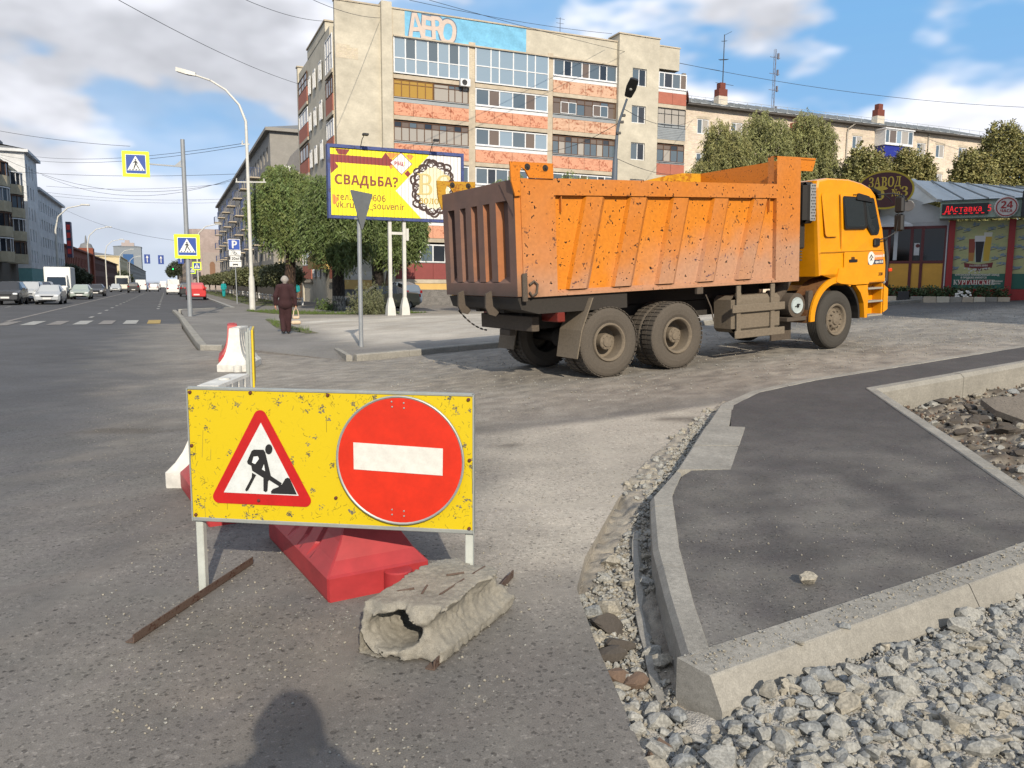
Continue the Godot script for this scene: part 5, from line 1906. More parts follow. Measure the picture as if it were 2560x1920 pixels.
	mb.prism(rounded(P2([5.42, 1.30, 5.56, 1.26, 5.95, 1.22, 6.42, 1.22, 6.33, 1.50, 6.25, 1.565, 5.5, 1.565]), 0.03), -0.3, 0.03)
	part(arch, "fender_top", mb, yellow)
	mb = MB.new()
	mb.prism(P2([6.03, 1.20, 6.38, 1.20, 6.42, 1.0, 6.40, 0.55, 6.32, 0.55, 6.28, 0.85, 6.18, 1.05]), -0.35, 0.012)
	part(arch, "fender_front", mb, yellow)
	# steps
	var st := Node3D.new()
	st.name = "cab_steps"
	o.add_child(st)
	mb = MB.new()
	mb.span(Vector3(6.40, 0.57, -0.5), Vector3(6.90, 1.21, -0.22))
	mb.span(Vector3(6.395, 0.57, -0.22), Vector3(6.43, 1.21, -0.01))
	mb.span(Vector3(6.86, 0.57, -0.22), Vector3(6.90, 1.21, -0.01))
	part(st, "step_box", mb, yellow)
	for y in [0.58, 0.86, 1.12]:
		mb = MB.new()
		mb.span(Vector3(6.42, y - 0.018, -0.21), Vector3(6.88, y + 0.018, 0.015), 0.005)
		part(st, "step", mb, tmat(Color(0.62, 0.60, 0.56), "grain", 3.0, 0.8))
	mb = MB.new()
	for y in [0.71, 1.0]:
		mb.lathe(Vector3(6.52, y, -0.219), Vector3.BACK, [Vector2(0.016, 0.0), Vector2(0.012, 0.008), Vector2(0.0, 0.009)], 10)
	part(st, "bolt", mb, black)
	# bumper
	mb = MB.new()
	mb.loft([[Vector3(6.92, 0.62, -2.44), Vector3(7.14, 0.66, -2.44), Vector3(7.14, 1.14, -2.44), Vector3(6.92, 1.2, -2.44)], [Vector3(6.92, 0.62, -0.12), Vector3(7.14, 0.66, -0.12), Vector3(7.14, 1.14, -0.12), Vector3(6.92, 1.2, -0.12)], [Vector3(6.92, 0.62, 0.0), Vector3(7.06, 0.68, 0.0), Vector3(7.06, 1.1, 0.0), Vector3(6.92, 1.18, 0.0)]])
	part(o, "bumper", mb, yellow)
	mb = MB.new()
	mb.box(Vector3(7.0, 1.27, -0.14), Vector3(0.14, 0.14, 0.2), 0.03)
	part(o, "headlight", mb, smat(Color(0.60, 0.64, 0.68), 0.2))

# a wall in the xy plane of its building with rectangular openings [x0, y0, x1, y1]; reveals go back by deep
func wall_holes(mb: MB, x0: float, x1: float, y0: float, y1: float, z: float, holes: Array, deep := 0.18) -> void:
	var xs := [x0, x1]
	var ys := [y0, y1]
	for h in holes:
		xs.append_array([h[0], h[2]])
		ys.append_array([h[1], h[3]])
	xs.sort()
	ys.sort()
	for j in ys.size() - 1:
		if ys[j + 1] - ys[j] < 1e-4:
			continue
		for i in xs.size() - 1:
			if xs[i + 1] - xs[i] < 1e-4:
				continue
			var cx: float = (xs[i] + xs[i + 1]) * 0.5
			var cy: float = (ys[j] + ys[j + 1]) * 0.5
			var open := false
			for h in holes:
				if cx > h[0] and cx < h[2] and cy > h[1] and cy < h[3]:
					open = true
			if not open:
				mb.quad(Vector3(xs[i], ys[j], z), Vector3(xs[i + 1], ys[j], z), Vector3(xs[i + 1], ys[j + 1], z), Vector3(xs[i], ys[j + 1], z))
	for h in holes:
		var a := Vector3(h[0], h[1], z)
		var b := Vector3(h[2], h[1], z)
		var c := Vector3(h[2], h[3], z)
		var d := Vector3(h[0], h[3], z)
		var k := Vector3(0, 0, -deep)
		mb.quad(a + k, b + k, b, a)
		mb.quad(b + k, c + k, c, b)
		mb.quad(c + k, d + k, d, c)
		mb.quad(d + k, a + k, a, d)

# a glazed frame filling x0..x1, y0..y1 at depth z; cols: widths, rows: heights (fractions); one pane mesh per light
func glazing(parent: Node, called: String, x0: float, y0: float, x1: float, y1: float, z: float, cols: Array, rows: Array, bar: float, fm: Material, panes: Array, xf := Transform3D()) -> Node3D:
	var o := Node3D.new()
	o.name = called
	parent.add_child(o, true)
	o.transform = xf
	var mb := MB.new()
	var th := 0.06
	mb.span(Vector3(x0, y0, z - th), Vector3(x1, y0 + bar, z))
	mb.span(Vector3(x0, y1 - bar, z - th), Vector3(x1, y1, z))
	mb.span(Vector3(x0, y0 + bar, z - th), Vector3(x0 + bar, y1 - bar, z))
	mb.span(Vector3(x1 - bar, y0 + bar, z - th), Vector3(x1, y1 - bar, z))
	var tx := 0.0
	for c in cols:
		tx += c
	var ty := 0.0
	for r in rows:
		ty += r
	var xa := x0
	var k := 0
	for i in cols.size():
		var xb: float = xa + (x1 - x0) * cols[i] / tx
		if i > 0:
			mb.span(Vector3(xa - bar * 0.5, y0 + bar, z - th), Vector3(xa + bar * 0.5, y1 - bar, z - 0.004))
		var ya := y0
		for j in rows.size():
			var yb: float = ya + (y1 - y0) * rows[j] / ty
			if j > 0 and i == 0:
				mb.span(Vector3(x0 + bar, ya - bar * 0.4, z - th), Vector3(x1 - bar, ya + bar * 0.4, z - 0.007))
			var pm: Material = M[panes[k % panes.size()]]
			k += 1
			var q := piece(o, "pane", pane_mesh(pm), Vector3((xa + xb) * 0.5, (ya + yb) * 0.5, z - 0.035))
			q.scale = Vector3(xb - xa, yb - ya, 1)
			ya = yb
		xa = xb
	part(o, "frame", mb, fm)
	return o

var panes_made := {}
func pane_mesh(m: Material) -> Mesh:
	if not panes_made.has(m):
		var mb := MB.new()
		mb.quad(Vector3(-0.5, -0.5, 0), Vector3(0.5, -0.5, 0), Vector3(0.5, 0.5, 0), Vector3(-0.5, 0.5, 0))
		panes_made[m] = mb.mesh(m)
	return panes_made[m]

func build_apartment() -> void:
	var o := thing("apartment_block", "tall beige panel apartment block with glazed loggias and blue painted parapet behind the billboard", "building", W(-12.12, 55.0), GA)
	var mb := MB.new()
	var holes := []
	# window wall on the right
	var wins := []
	for k in 6:
		var b := 17.23 - 2.83 * k + (0.0 if k < 1 else -0.0)
		wins.append([23.22, b, 24.52, b + 1.33])
	# front: corner slab, piers, beams
	mb.span(Vector3(0.1, 1.9, -0.35), Vector3(3.22, 20.42, 0.0))
	part(o, "corner_wall", mb, M.plaster)
	mb = MB.new()
	mb.span(Vector3(3.22, 0, -1.4), Vector3(3.95, 20.72, 0.32))
	part(o, "pier", mb, M.plaster)
	mb = MB.new()
	mb.span(Vector3(3.95, 0, -1.4), Vector3(4.09, 20.4, 0.0))
	mb.span(Vector3(9.66, 0, -1.4), Vector3(10.17, 18.9, 0.02))
	mb.span(Vector3(16.02, 0, -1.4), Vector3(16.44, 18.9, 0.02))
	part(o, "pilaster", mb, M.slab)
	mb = MB.new()
	wall_holes(mb, 21.98, 25.66, 0.0, 20.95, 0.35, wins)
	mb.quad(Vector3(21.98, 0, -1.2), Vector3(21.98, 0, 0.35), Vector3(21.98, 20.95, 0.35), Vector3(21.98, 20.95, -1.2))
	mb.quad(Vector3(25.66, 0, 0.35), Vector3(25.66, 0, -1.2), Vector3(25.66, 20.95, -1.2), Vector3(25.66, 20.95, 0.35))
	mb.quad(Vector3(21.98, 20.95, 0.35), Vector3(25.66, 20.95, 0.35), Vector3(25.66, 20.95, -1.2), Vector3(21.98, 20.95, -1.2))
	part(o, "stair_wall", mb, M.plaster)
	mb = MB.new()
	mb.span(Vector3(4.09, 18.62, -0.4), Vector3(21.98, 20.4, -0.02))
	mb.span(Vector3(25.66, 18.85, -0.6), Vector3(27.75, 20.55, 0.1))
	part(o, "parapet", mb, M.plaster)
	mb = MB.new()
	mb.span(Vector3(0.06, 20.42, -0.45), Vector3(3.2, 20.52, 0.06))
	mb.span(Vector3(3.97, 20.40, -0.45), Vector3(21.98, 20.5, 0.05))
	mb.span(Vector3(21.9, 20.951, -1.3), Vector3(25.72, 21.05, 0.42))
	mb.span(Vector3(25.73, 20.55, -0.7), Vector3(27.8, 20.64, 0.15))
	mb.span(Vector3(4.1, 18.56, -0.5), Vector3(21.9, 18.66, 0.22))
	part(o, "coping", mb, M.slab)
	# painted blue field with the faded lettering
	mb = MB.new()
	mb.quad(Vector3(4.95, 18.70, -0.012), Vector3(14.2, 18.70, -0.012), Vector3(14.2, 20.38, -0.012), Vector3(4.95, 20.38, -0.012))
	part(o, "mural", mb, detail(tmat(Color(0.50, 0.76, 0.90), "plaster", 0.4, 0.9), "mottle", 0.3))
	var lc := tmat(Color(0.78, 0.72, 0.68), "plaster", 0.8, 0.9)
	var lk := smat(Color(0.36, 0.42, 0.50), 0.9)
	for q in [[lk, 1.72, -0.006, 0.0], [lc, 1.55, 0.0, 0.015]]:
		for i in 4:
			var l := letters(o, "mural_letter", "AERO"[i], q[1] * (1.0 + 0.06 * (i % 2)), q[0], Vector3(5.72 + i * 0.78 + q[3], 19.46 + [0.04, -0.06, 0.05, -0.12][i], q[2] + i * 0.0006), true, "Droid Sans", 0.86, 0.01)
			l.rotation.z = [0.10, -0.06, 0.05, -0.12][i]
	# loggias: rows from the top
	var rows := [16.12, 13.36, 10.55, 7.75, 4.95, 2.0]
	var bays := [[4.09, 9.66], [10.17, 16.02], [16.44, 21.98], [25.66, 28.35]]
	var r := RandomNumberGenerator.new()
	r.seed = 3
	var slabs := MB.new()
	var back := MB.new()
	for bi in 4:
		var x0: float = bays[bi][0]
		var x1: float = bays[bi][1]
		var zf := 0.30 if bi == 3 else 0.0
		back.span(Vector3(x0, 0, -1.6), Vector3(x1, 18.6, -1.4))
		if bi == 3:
			back.span(Vector3(28.05, 0, -1.4), Vector3(28.35, 18.7, zf - 0.08))
		for k in 6:
			var b: float = rows[k]
			slabs.span(Vector3(x0, b - 0.30, -1.4), Vector3(x1, b - 0.02, zf + 0.06))
			if k == 5 and bi != 0:
				pass
			var style: int = [[0, 2, 3, 5, 5, 6], [1, 4, 7, 5, 4, 6], [5, 8, 3, 5, 3, 6], [5, 9, 3, 5, 3, 6]][bi][k]
			var top := b + 2.42
			var sill := b + 1.22
			match style:
				0:
					glazing(o, "loggia_window", x0, b + 0.05, x1, top + 0.05, zf + 0.10, [1.05, 0.9, 1.1, 0.9, 1.0, 0.9, 0.95], [1.0, 1.35], 0.09, M.pvc, ["pane_sky", "pane_sky", "pane_sky", "pane", "pane_sky", "pane_sky", "pane_sky", "pane"])
				1:
					glazing(o, "loggia_window", x0 - 0.05, b + 0.03, x1, top + 0.12, zf + 0.14, [1.2, 0.65, 1.1, 1.1, 0.65, 1.1], [1.0, 1.15], 0.09, M.pvc, ["pane_sky"])
				2:
					glazing(o, "loggia_window", x0, sill, x0 + 2.9, top, zf + 0.0, [1, 1, 1, 1, 1], [1.0, 0.32], 0.06, tmat(Color(0.50, 0.36, 0.20), "grain", 2.0, 0.8), ["pane_yellow"])
					glazing(o, "loggia_window", x0 + 2.92, sill, x1, top, zf - 0.01, [1.2, 0.5, 0.6, 0.5], [1.0, 0.32], 0.06, M.wood_frame, ["pane_curtain", "pane_curtain", "pane_curtain", "pane", "pane_curtain", "pane"])
				3:
					glazing(o, "loggia_window", x0, sill - 0.15, x1, top, zf + 0.0, [1, 1, 1, 1, 1, 1, 1, 1, 1, 1] if bi < 3 else [1, 1, 1, 1], [1.0, 0.42], 0.055, M.wood_frame, ["pane_curtain", "pane_dark", "pane_curtain", "pane_brown", "pane_curtain", "pane", "pane_curtain", "pane_brown"] if bi == 0 else ["pane", "pane_brown", "pane_curtain", "pane_brown", "pane", "pane_dark"])
				4, 7:
					glazing(o, "loggia_window", x0, sill, x1, top, zf + 0.04, [1, 0.8, 1, 1, 0.75, 1], [1.0], 0.085, M.pvc, ["pane", "pane_brown", "pane_sky", "pane", "pane_brown", "pane_sky"])
				5:
					glazing(o, "loggia_window", x0, sill, x1, top, zf + 0.04, [1, 0.7, 1, 0.7, 1, 0.7, 1] if bi < 3 else [0.7, 1, 1, 0.8], [1.0], 0.085, M.pvc, ["pane", "pane_dark", "pane", "pane_brown"])
				6:
					glazing(o, "loggia_window", x0, b + 1.2, x1, b + 2.5, zf + 0.05, [1, 1, 1, 1, 1, 1], [1.0], 0.09, M.pvc, ["pane", "pane_brown", "pane", "pane_dark"])
				8:
					glazing(o, "loggia_window", x0, sill, x1, top, zf + 0.0, [1, 1, 1, 1, 1, 1, 1, 1], [1.0, 0.45], 0.05, M.wood_frame, ["pane_brown", "pane_brown", "pane_brown", "pane_brown", "pane_brown", "pane_brown", "pane"])
					for xx in [x0 + 0.65, x0 + 3.45]:
						glazing(o, "loggia_window", xx, sill + 0.05, xx + 1.35, sill + 0.9, zf + 0.07, [1, 1], [1], 0.05, M.pvc, ["pane_brown", "pane"])
				9:
					glazing(o, "loggia_window", x0, sill - 0.3, x1, top, zf + 0.03, [1, 1, 1, 1], [1.0, 0.4], 0.045, M.dark_metal, ["pane_curtain"])
			# apron panels below the glazing
			if style > 1:
				var pm: Material = M.panel
				if bi == 2 and k < 2:
					pm = M.panel_pale
				if bi == 3:
					pm = M.panel_red
				if style == 6:
					pm = tmat(Color(0.52, 0.25, 0.24), "plaster", 0.4, 0.7)
				var np := 4 if bi < 3 else 2
				if style == 9:
					pm = M.tin
					for q in 7:
						mb = MB.new()
						mb.span(Vector3(x0, b + 0.0 + q * 0.13, zf + 0.0), Vector3(x1, b + 0.115 + q * 0.13, zf + 0.07))
						part(o, "siding_strip", mb, pm)
				else:
					for q in np:
						var w := (x1 - x0) / np
						mb = MB.new()
						mb.span(Vector3(x0 + w * q + 0.012, b + 0.0, zf - 0.02), Vector3(x0 + w * (q + 1) - 0.012, b + (0.88 if style != 6 else 1.15), zf + 0.05 + r.randf() * 0.01))
						part(o, "apron_panel", mb, pm)
				mb = MB.new()
				mb.span(Vector3(x0, b + (0.9 if style != 6 else 1.16), zf - 0.06), Vector3(x1, sill - (0.16 if style == 3 else 0.0) - 0.001, zf + 0.02))
				mb.span(Vector3(x0, sill - (0.16 if style == 3 else 0.0) - 0.05, zf + 0.021), Vector3(x1, sill - (0.16 if style == 3 else 0.0), zf + 0.1))
				part(o, "window_ledge", mb, M.pvc if style in [4, 5, 7] else M.tin)
	part(o, "floor_slab", slabs, M.slab)
	part(o, "loggia_back", back, tmat(Color(0.5, 0.46, 0.4), "plaster", 0.5, 0.9))
	for h in wins:
		glazing(o, "window", h[0], h[1], h[2], h[3], 0.24, [1, 1], [1], 0.07, M.pvc, ["pane", "pane_dark", "pane", "pane_sky"])
	# plinth
	mb = MB.new()
	mb.span(Vector3(-0.04, 1.25, -0.5), Vector3(3.2, 1.9, 0.04))
	mb.span(Vector3(4.1, 1.25, -0.5), Vector3(21.9, 1.68, 0.03))
	part(o, "plinth_band", mb, tmat(Color(0.82, 0.68, 0.42), "plaster", 0.6, 0.9))
	mb = MB.new()
	mb.span(Vector3(-0.06, -0.6, -0.5), Vector3(28.4, 1.25, 0.07))
	part(o, "plinth", mb, tmat(Color(0.46, 0.45, 0.44), "concrete", 0.6, 0.9, 0.2))
	mb = MB.new()
	mb.span(Vector3(0.83, 1.92, 0.0), Vector3(2.44, 2.5, 0.012))
	part(o, "painted_patch", mb, tmat(Color(0.80, 0.78, 0.74), "plaster", 0.5, 0.9))
	# exposed brick where the plaster fell off
	for q in [[0.15, 16.75, 1.5, 0.75], [0.2, 17.25, 0.9, 0.4], [9.7, 16.4, 0.43, 2.2], [9.7, 14.1, 0.43, 1.2]]:
		mb = MB.new()
		mb.span(Vector3(q[0], q[1], -0.01), Vector3(q[0] + q[2], q[1] + q[3], 0.03 if q[0] > 5 else 0.006 + q[3] * 0.004))
		part(o, "bare_brick", mb, tmat(Color(0.80, 0.77, 0.71), "brick", 0.9, 0.95, 0.6))
	# air conditioner
	mb = MB.new()
	mb.box(Vector3(9.25, 15.95, 0.36), Vector3(0.75, 0.52, 0.28), 0.02)
	part(o, "air_conditioner", mb, M.pvc)
	mb = MB.new()
	mb.lathe(Vector3(9.18, 15.95, 0.502), Vector3.BACK, [Vector2(0.2, 0.0), Vector2(0.19, 0.01), Vector2(0.06, 0.006), Vector2(0.05, 0.014), Vector2(0.0, 0.014)], 18)
	part(o, "fan_guard", mb, M.dark_metal)
	# satellite dish on the far loggia
	mb = MB.new()
	mb.lathe(Vector3(28.55, 16.9, 0.2), Vector3(0.9, 0.15, 0.45), [Vector2(0.0, -0.12), Vector2(0.3, -0.06), Vector2(0.5, 0.02), Vector2(0.49, 0.03), Vector2(0.3, -0.045), Vector2(0.0, -0.10)], 20)
	part(o, "satellite_dish", mb, tmat(Color(0.40, 0.24, 0.17), "rust", 1.0, 0.8))
	# body of the block behind, left flank
	mb = MB.new()
	mb.span(Vector3(0.05, 0, -15.3), Vector3(28.0, 19.2, -1.6))
	mb.span(Vector3(0.35, 0, -3.0), Vector3(3.9, 17.8, -0.36))
	mb.span(Vector3(0.02, 19.2, -10.6), Vector3(27.8, 19.9, -3.0))
	mb.span(Vector3(-0.05, 0, -15.8), Vector3(8.0, 19.75, -15.3))
	part(o, "main_body", mb, M.plaster)
	mb = MB.new()
	mb.span(Vector3(-0.06, 19.9, -10.7), Vector3(27.9, 20.0, -2.9))
	mb.span(Vector3(-0.12, 19.75, -15.9), Vector3(8.1, 19.85, -15.2))
	part(o, "roof_edge", mb, M.slab)
	var side := Transform3D(Basis(Vector3.UP, -PI / 2), Vector3.ZERO)
	# in the turned frame x runs along the flank towards the street corner, z outwards
	for k in 6:
		var b: float = rows[k]
		for l in [[-2.9, -0.35], [-15.2, -10.8]]:
			glazing(o, "side_loggia", l[0], b + (0.0 if k == 0 and l[1] > -1.0 else 1.15), l[1], b + 2.3, 0.06, [1, 1, 1], [1] if k > 0 else [1, 1], 0.07, M.pvc if (k + int(-l[0])) % 2 == 0 else M.wood_frame, ["pane_curtain", "pane", "pane_dark"], side)
			if not (k == 0 and l[1] > -1.0):
				mb = MB.new()
				mb.xf = side
				mb.span(Vector3(l[0], b, 0.0), Vector3(l[1], b + 1.1, 0.07))
				part(o, "side_apron", mb, M.panel_red)
			mb = MB.new()
			mb.xf = side
			mb.span(Vector3(l[0] - 0.05, b - 0.28, 0.0), Vector3(l[1] + 0.05, b - 0.03, 0.1))
			part(o, "side_slab", mb, M.slab)
		for x in [-5.3, -7.8, -10.0]:
			var w := Transform3D(side.basis, Vector3(-0.0, 0, 0))
			glazing(o, "side_window", x, b + 0.15, x + 0.95, b + 1.5, 0.1, [1, 1], [1], 0.07, M.pvc, ["pane_curtain", "pane"], w)
	# entrance shaft on the flank: timber-clad box with yellow base
	mb = MB.new()
	mb.span(Vector3(-1.2, 2.7, -5.4), Vector3(0.05, 3.6, -3.2))
	part(o, "bay_lower", mb, tmat(Color(0.78, 0.66, 0.42), "plaster", 0.6, 0.9))
	mb = MB.new()
	mb.span(Vector3(-1.15, 3.6, -5.3), Vector3(0.04, 5.0, -3.3))
	part(o, "bay_glazing", mb, M.pane_brown)
	# aerial on the roof
	mb = MB.new()
	mb.tube(Vector3(19.0, 19.8, -4.0), Vector3(19.0, 23.0, -4.0), 0.03, 0.02, 6)
	for k in 4:
		mb.bar(Vector3(18.6 + k * 0.05, 22.9 - k * 0.35, -4.0), Vector3(19.4 - k * 0.05, 22.9 - k * 0.35, -4.0), 0.02, 0.02)
	part(o, "aerial", mb, M.dark_metal)

func build_brick_house() -> void:
	var o := thing("brick_apartment_house", "long pale brick apartment house with grey ribbed roof behind the trees", "building", W(-12.12, 55.0), GA)
	var x0 := 28.6
	var x1 := 66.2
	var wins := []
	for r in 5:
		var yb := 14.24 - 2.76 * r
		for x in [30.1, 33.62, 37.0, 40.6, 44.2, 47.45, 55.8, 58.4, 61.6, 64.0]:
			wins.append([x, yb, x + 1.18, yb + 1.22])
	var mb := MB.new()
	wall_holes(mb, x0, x1, -0.5, 16.45, -0.45, wins, 0.12)
	mb.quad(Vector3(x1, -0.5, -0.45), Vector3(x1, -0.5, -12), Vector3(x1, 16.4, -12), Vector3(x1, 16.4, -0.45))
	mb.tri(Vector3(x1, 16.4, -0.45), Vector3(x1, 16.4, -12), Vector3(x1, 18.4, -6.2))
	part(o, "wall", mb, M.brick)
	mb = MB.new()
	mb.span(Vector3(x0, 16.38, -0.6), Vector3(x1 + 0.4, 16.52, 0.15))
	part(o, "eave", mb, smat(Color(0.30, 0.29, 0.28), 0.9))
	mb = MB.new()
	mb.quad(Vector3(x0 - 1.0, 16.53, 0.2), Vector3(x1 + 0.5, 16.53, 0.2), Vector3(x1 + 0.5, 18.6, -6.2), Vector3(x0 - 1.0, 18.6, -6.2))
	mb.quad(Vector3(x1 + 0.5, 16.53, -12.6), Vector3(x0, 16.53, -12.6), Vector3(x0, 18.6, -6.2), Vector3(x1 + 0.5, 18.6, -6.2))
	var roof := part(o, "roof", mb, detail(tmat(Color(0.78, 0.79, 0.78), "plaster", 0.5, 0.8), "mottle", 0.2))
	for k in 38:
		mb = MB.new()
		var x := x0 + 0.3 + k
		mb.bar(Vector3(x, 16.56, 0.2), Vector3(x, 18.63, -6.2), 0.05, 0.05)
		part(roof, "roof_rib", mb, M.tin)
	mb = MB.new()
	for k in 26:
		var x := x0 + 0.6 + k * 1.45
		mb.tube(Vector3(x, 16.6, -0.1), Vector3(x, 17.15, -0.15), 0.018, 0.018, 5)
	mb.bar(Vector3(x0, 17.12, -0.15), Vector3(x1, 17.12, -0.15), 0.025, 0.025)
	part(roof, "snow_rail", mb, M.tin)
	for h in wins:
		glazing(o, "window", h[0], h[1], h[2], h[3], -0.50, [0.8, 1], [1], 0.08, M.pvc, ["pane", "pane_curtain", "pane_dark", "pane", "pane_sky"])
		if h[1] > 8.0:
			mb = MB.new()
			mb.span(Vector3(h[0] - 0.1, h[3] + 0.02, -0.46), Vector3(h[2] + 0.1, h[3] + 0.22, -0.44))
			part(o, "lintel", mb, M.slab)
	# glazed balcony with blue siding
	mb = MB.new()
	mb.span(Vector3(50.2, 14.70, -0.45), Vector3(53.8, 14.82, 0.75))
	mb.span(Vector3(50.1, 16.1, -0.45), Vector3(53.9, 16.2, 0.85))
	part(o, "balcony_slab", mb, M.pvc)
	glazing(o, "balcony_window", 50.2, 14.82, 53.8, 16.1, 0.75, [0.6, 1, 0.7, 1, 0.7], [1], 0.09, M.pvc, ["pane", "pane_brown", "pane_sky", "pane_curtain"])
	mb = MB.new()
	mb.span(Vector3(50.2, 14.82, -0.45), Vector3(50.25, 16.1, 0.68))
	part(o, "balcony_side", mb, M.pvc)
	for k in 8:
		mb = MB.new()
		mb.span(Vector3(50.35, 13.72 + k * 0.12, -0.44), Vector3(53.6, 13.83 + k * 0.12, 0.6))
		part(o, "siding_strip", mb, tmat(Color(0.12, 0.17, 0.55), "paint", 1.0, 0.5))
	for k in 6:
		mb = MB.new()
		mb.span(Vector3(40.0 + k * 0.0, 3.0 + k * 2.4, -0.46), Vector3(41.4, 3.9 + k * 2.4, 0.3))
		part(o, "balcony_apron", mb, M.panel_red)
	mb = MB.new()
	mb.path([Vector3(47.1, 16.4, 0.1), Vector3(46.75, 16.0, -0.3), Vector3(46.7, 15.6, -0.36), Vector3(46.7, 1.0, -0.36)], 0.07, 8)
	mb.path([Vector3(57.2, 16.4, -0.36), Vector3(57.2, 1.0, -0.36)], 0.05, 8)
	part(o, "downpipe", mb, tmat(Color(0.66, 0.64, 0.60), "paint", 1.0, 0.6))
	for c in [[33.6, 1.5], [52.2, 1.3]]:
		mb = MB.new()
		mb.box(Vector3(c[0], 17.45, -2.0), Vector3(0.95, 0.8, 0.7))
		part(roof, "chimney_base", mb, tmat(Color(0.80, 0.78, 0.74), "brick", 1.0, 0.9))
		mb = MB.new()
		mb.box(Vector3(c[0], 18.15, -2.0), Vector3(0.9, 0.6, 0.65))
		mb.box(Vector3(c[0], 18.72, -2.0), Vector3(0.55, 0.52, 0.5))
		part(roof, "chimney", mb, tmat(Color(0.45, 0.24, 0.20), "brick", 1.0, 0.9))
	mb = MB.new()
	mb.tube(Vector3(33.75, 18.9, -2.0), Vector3(33.75, 23.0, -2.0), 0.045, 0.035, 6)
	for k in 5:
		mb.bar(Vector3(33.2, 20.9 - k * 0.06 + (1.6 if k > 2 else 0.0), -2.0 + k * 0.1), Vector3(34.3, 21.05 + (1.6 if k > 2 else 0.0), -2.0 - k * 0.1), 0.025, 0.025)
	mb.bar(Vector3(33.0, 18.98, -2.0), Vector3(34.9, 18.92, -2.0), 0.03, 0.03)
	mb.bar(Vector3(33.75, 22.95, -2.0), Vector3(34.5, 23.35, -2.0), 0.03, 0.03)
	part(roof, "aerial", mb, M.dark_metal)
	# lattice mast behind
	var mast := thing("radio_mast", "thin lattice radio mast rising behind the brick house roof", "mast", UV(82, 72, 0), GA)
	mb = MB.new()
	for a in 3:
		var p := Vector3(cos(a * TAU / 3) * 0.3, 0, sin(a * TAU / 3) * 0.3)
		mb.tube(p, p * 0.5 + Vector3(0, 31.5, 0), 0.04, 0.03, 5)
	for k in 60:
		var t := k / 60.0
		var p := Vector3(cos(k * TAU / 3) * 0.3, 0, sin(k * TAU / 3) * 0.3) * (1.0 - t * 0.5)
		var q := Vector3(cos((k + 1) * TAU / 3) * 0.3, 0, sin((k + 1) * TAU / 3) * 0.3) * (1.0 - t * 0.5)
		mb.tube(p + Vector3(0, t * 31, 0), q + Vector3(0, t * 31 + 0.5, 0), 0.02, 0.02, 4)
	part(mast, "lattice", mb, smat(Color(0.40, 0.40, 0.44), 0.6))
	for y in [24.0, 26.5, 28.5, 30.5]:
		mb = MB.new()
		mb.bar(Vector3(-0.8, y, 0), Vector3(0.8, y, 0), 0.06, 0.06)
		mb.box(Vector3(0.5, y + 0.2, 0), Vector3(0.2, 0.7, 0.2))
		part(mast, "antenna", mb, smat(Color(0.40, 0.40, 0.44), 0.6))

func street_block(called: String, label: String, u0: float, u1: float, v0: float, v1: float, h: float, wallm: Material, storeys: int, ww: float, gap: float, sidef: float, base: float, basem: Material, roofm: Material, front := true) -> Node3D:
	# a block beside the main street; sidef = +1 when the street lies on its +v side
	var o := thing(called, label, "building", UV(u0, v0), GA)
	var dz := u1 - u0
	var dx := v1 - v0
	var mb := MB.new()
	# street wall with openings, in a turned frame: x along the street
	var face := Transform3D(Basis(Vector3.UP, PI / 2), Vector3(dx, 0, 0)) if sidef > 0 else Transform3D(Basis(Vector3.UP, -PI / 2), Vector3(0, 0, -dz))
	var holes := []
	var fh := (h - base - 0.9) / storeys
	var n := int((dz - 1.0) / (ww + gap))
	for k in storeys:
		for i in n:
			var x := 0.8 + i * (ww + gap)
			if sidef > 0:
				x += 0.0
			holes.append([x, base + k * fh + fh * 0.28, x + ww, base + k * fh + fh * 0.85])
	mb.xf = face
	wall_holes(mb, 0, dz, base, h, 0, holes, 0.25)
	mb.xf = Transform3D()
	mb.quad(Vector3(0, base, 0), Vector3(dx, base, 0), Vector3(dx, h, 0), Vector3(0, h, 0))
	mb.quad(Vector3(dx, base, -dz), Vector3(0, base, -dz), Vector3(0, h, -dz), Vector3(dx, h, -dz))
	part(o, "wall", mb, wallm)
	mb = MB.new()
	mb.span(Vector3(0.03, -0.5, -dz + 0.03), Vector3(dx - 0.03, base, -0.03))
	part(o, "base_storey", mb, basem)
	var fn := Node3D.new()
	fn.name = "street_face"
	o.add_child(fn)
	fn.transform = face
	for hh in holes:
		var q := piece(fn, "window", pane_mesh(M.pane_dark if rng.randf() < 0.75 else M.pane_curtain), Vector3((hh[0] + hh[2]) * 0.5, (hh[1] + hh[3]) * 0.5, -0.22))
		q.scale = Vector3(hh[2] - hh[0], hh[3] - hh[1], 1)
	mb = MB.new()
	mb.span(Vector3(-0.5, h, -dz - 0.5), Vector3(dx + 0.5, h + 0.35, 0.5))
	part(o, "cornice", mb, wallm)
	mb = MB.new()
	var r := [Vector3(-0.4, h + 0.36, 0.4), Vector3(dx + 0.4, h + 0.36, 0.4), Vector3(dx + 0.4, h + 0.36, -dz - 0.4), Vector3(-0.4, h + 0.36, -dz - 0.4)]
	var c0 := Vector3(dx * 0.5, h + 2.2, -dx * 0.4)
	var c1 := Vector3(dx * 0.5, h + 2.2, -dz + dx * 0.4)
	mb.tri(r[0], r[1], c0)
	mb.quad(r[1], r[2], c1, c0)
	mb.tri(r[2], r[3], c1)
	mb.quad(r[3], r[0], c0, c1)
	part(o, "roof", mb, roofm)
	return o

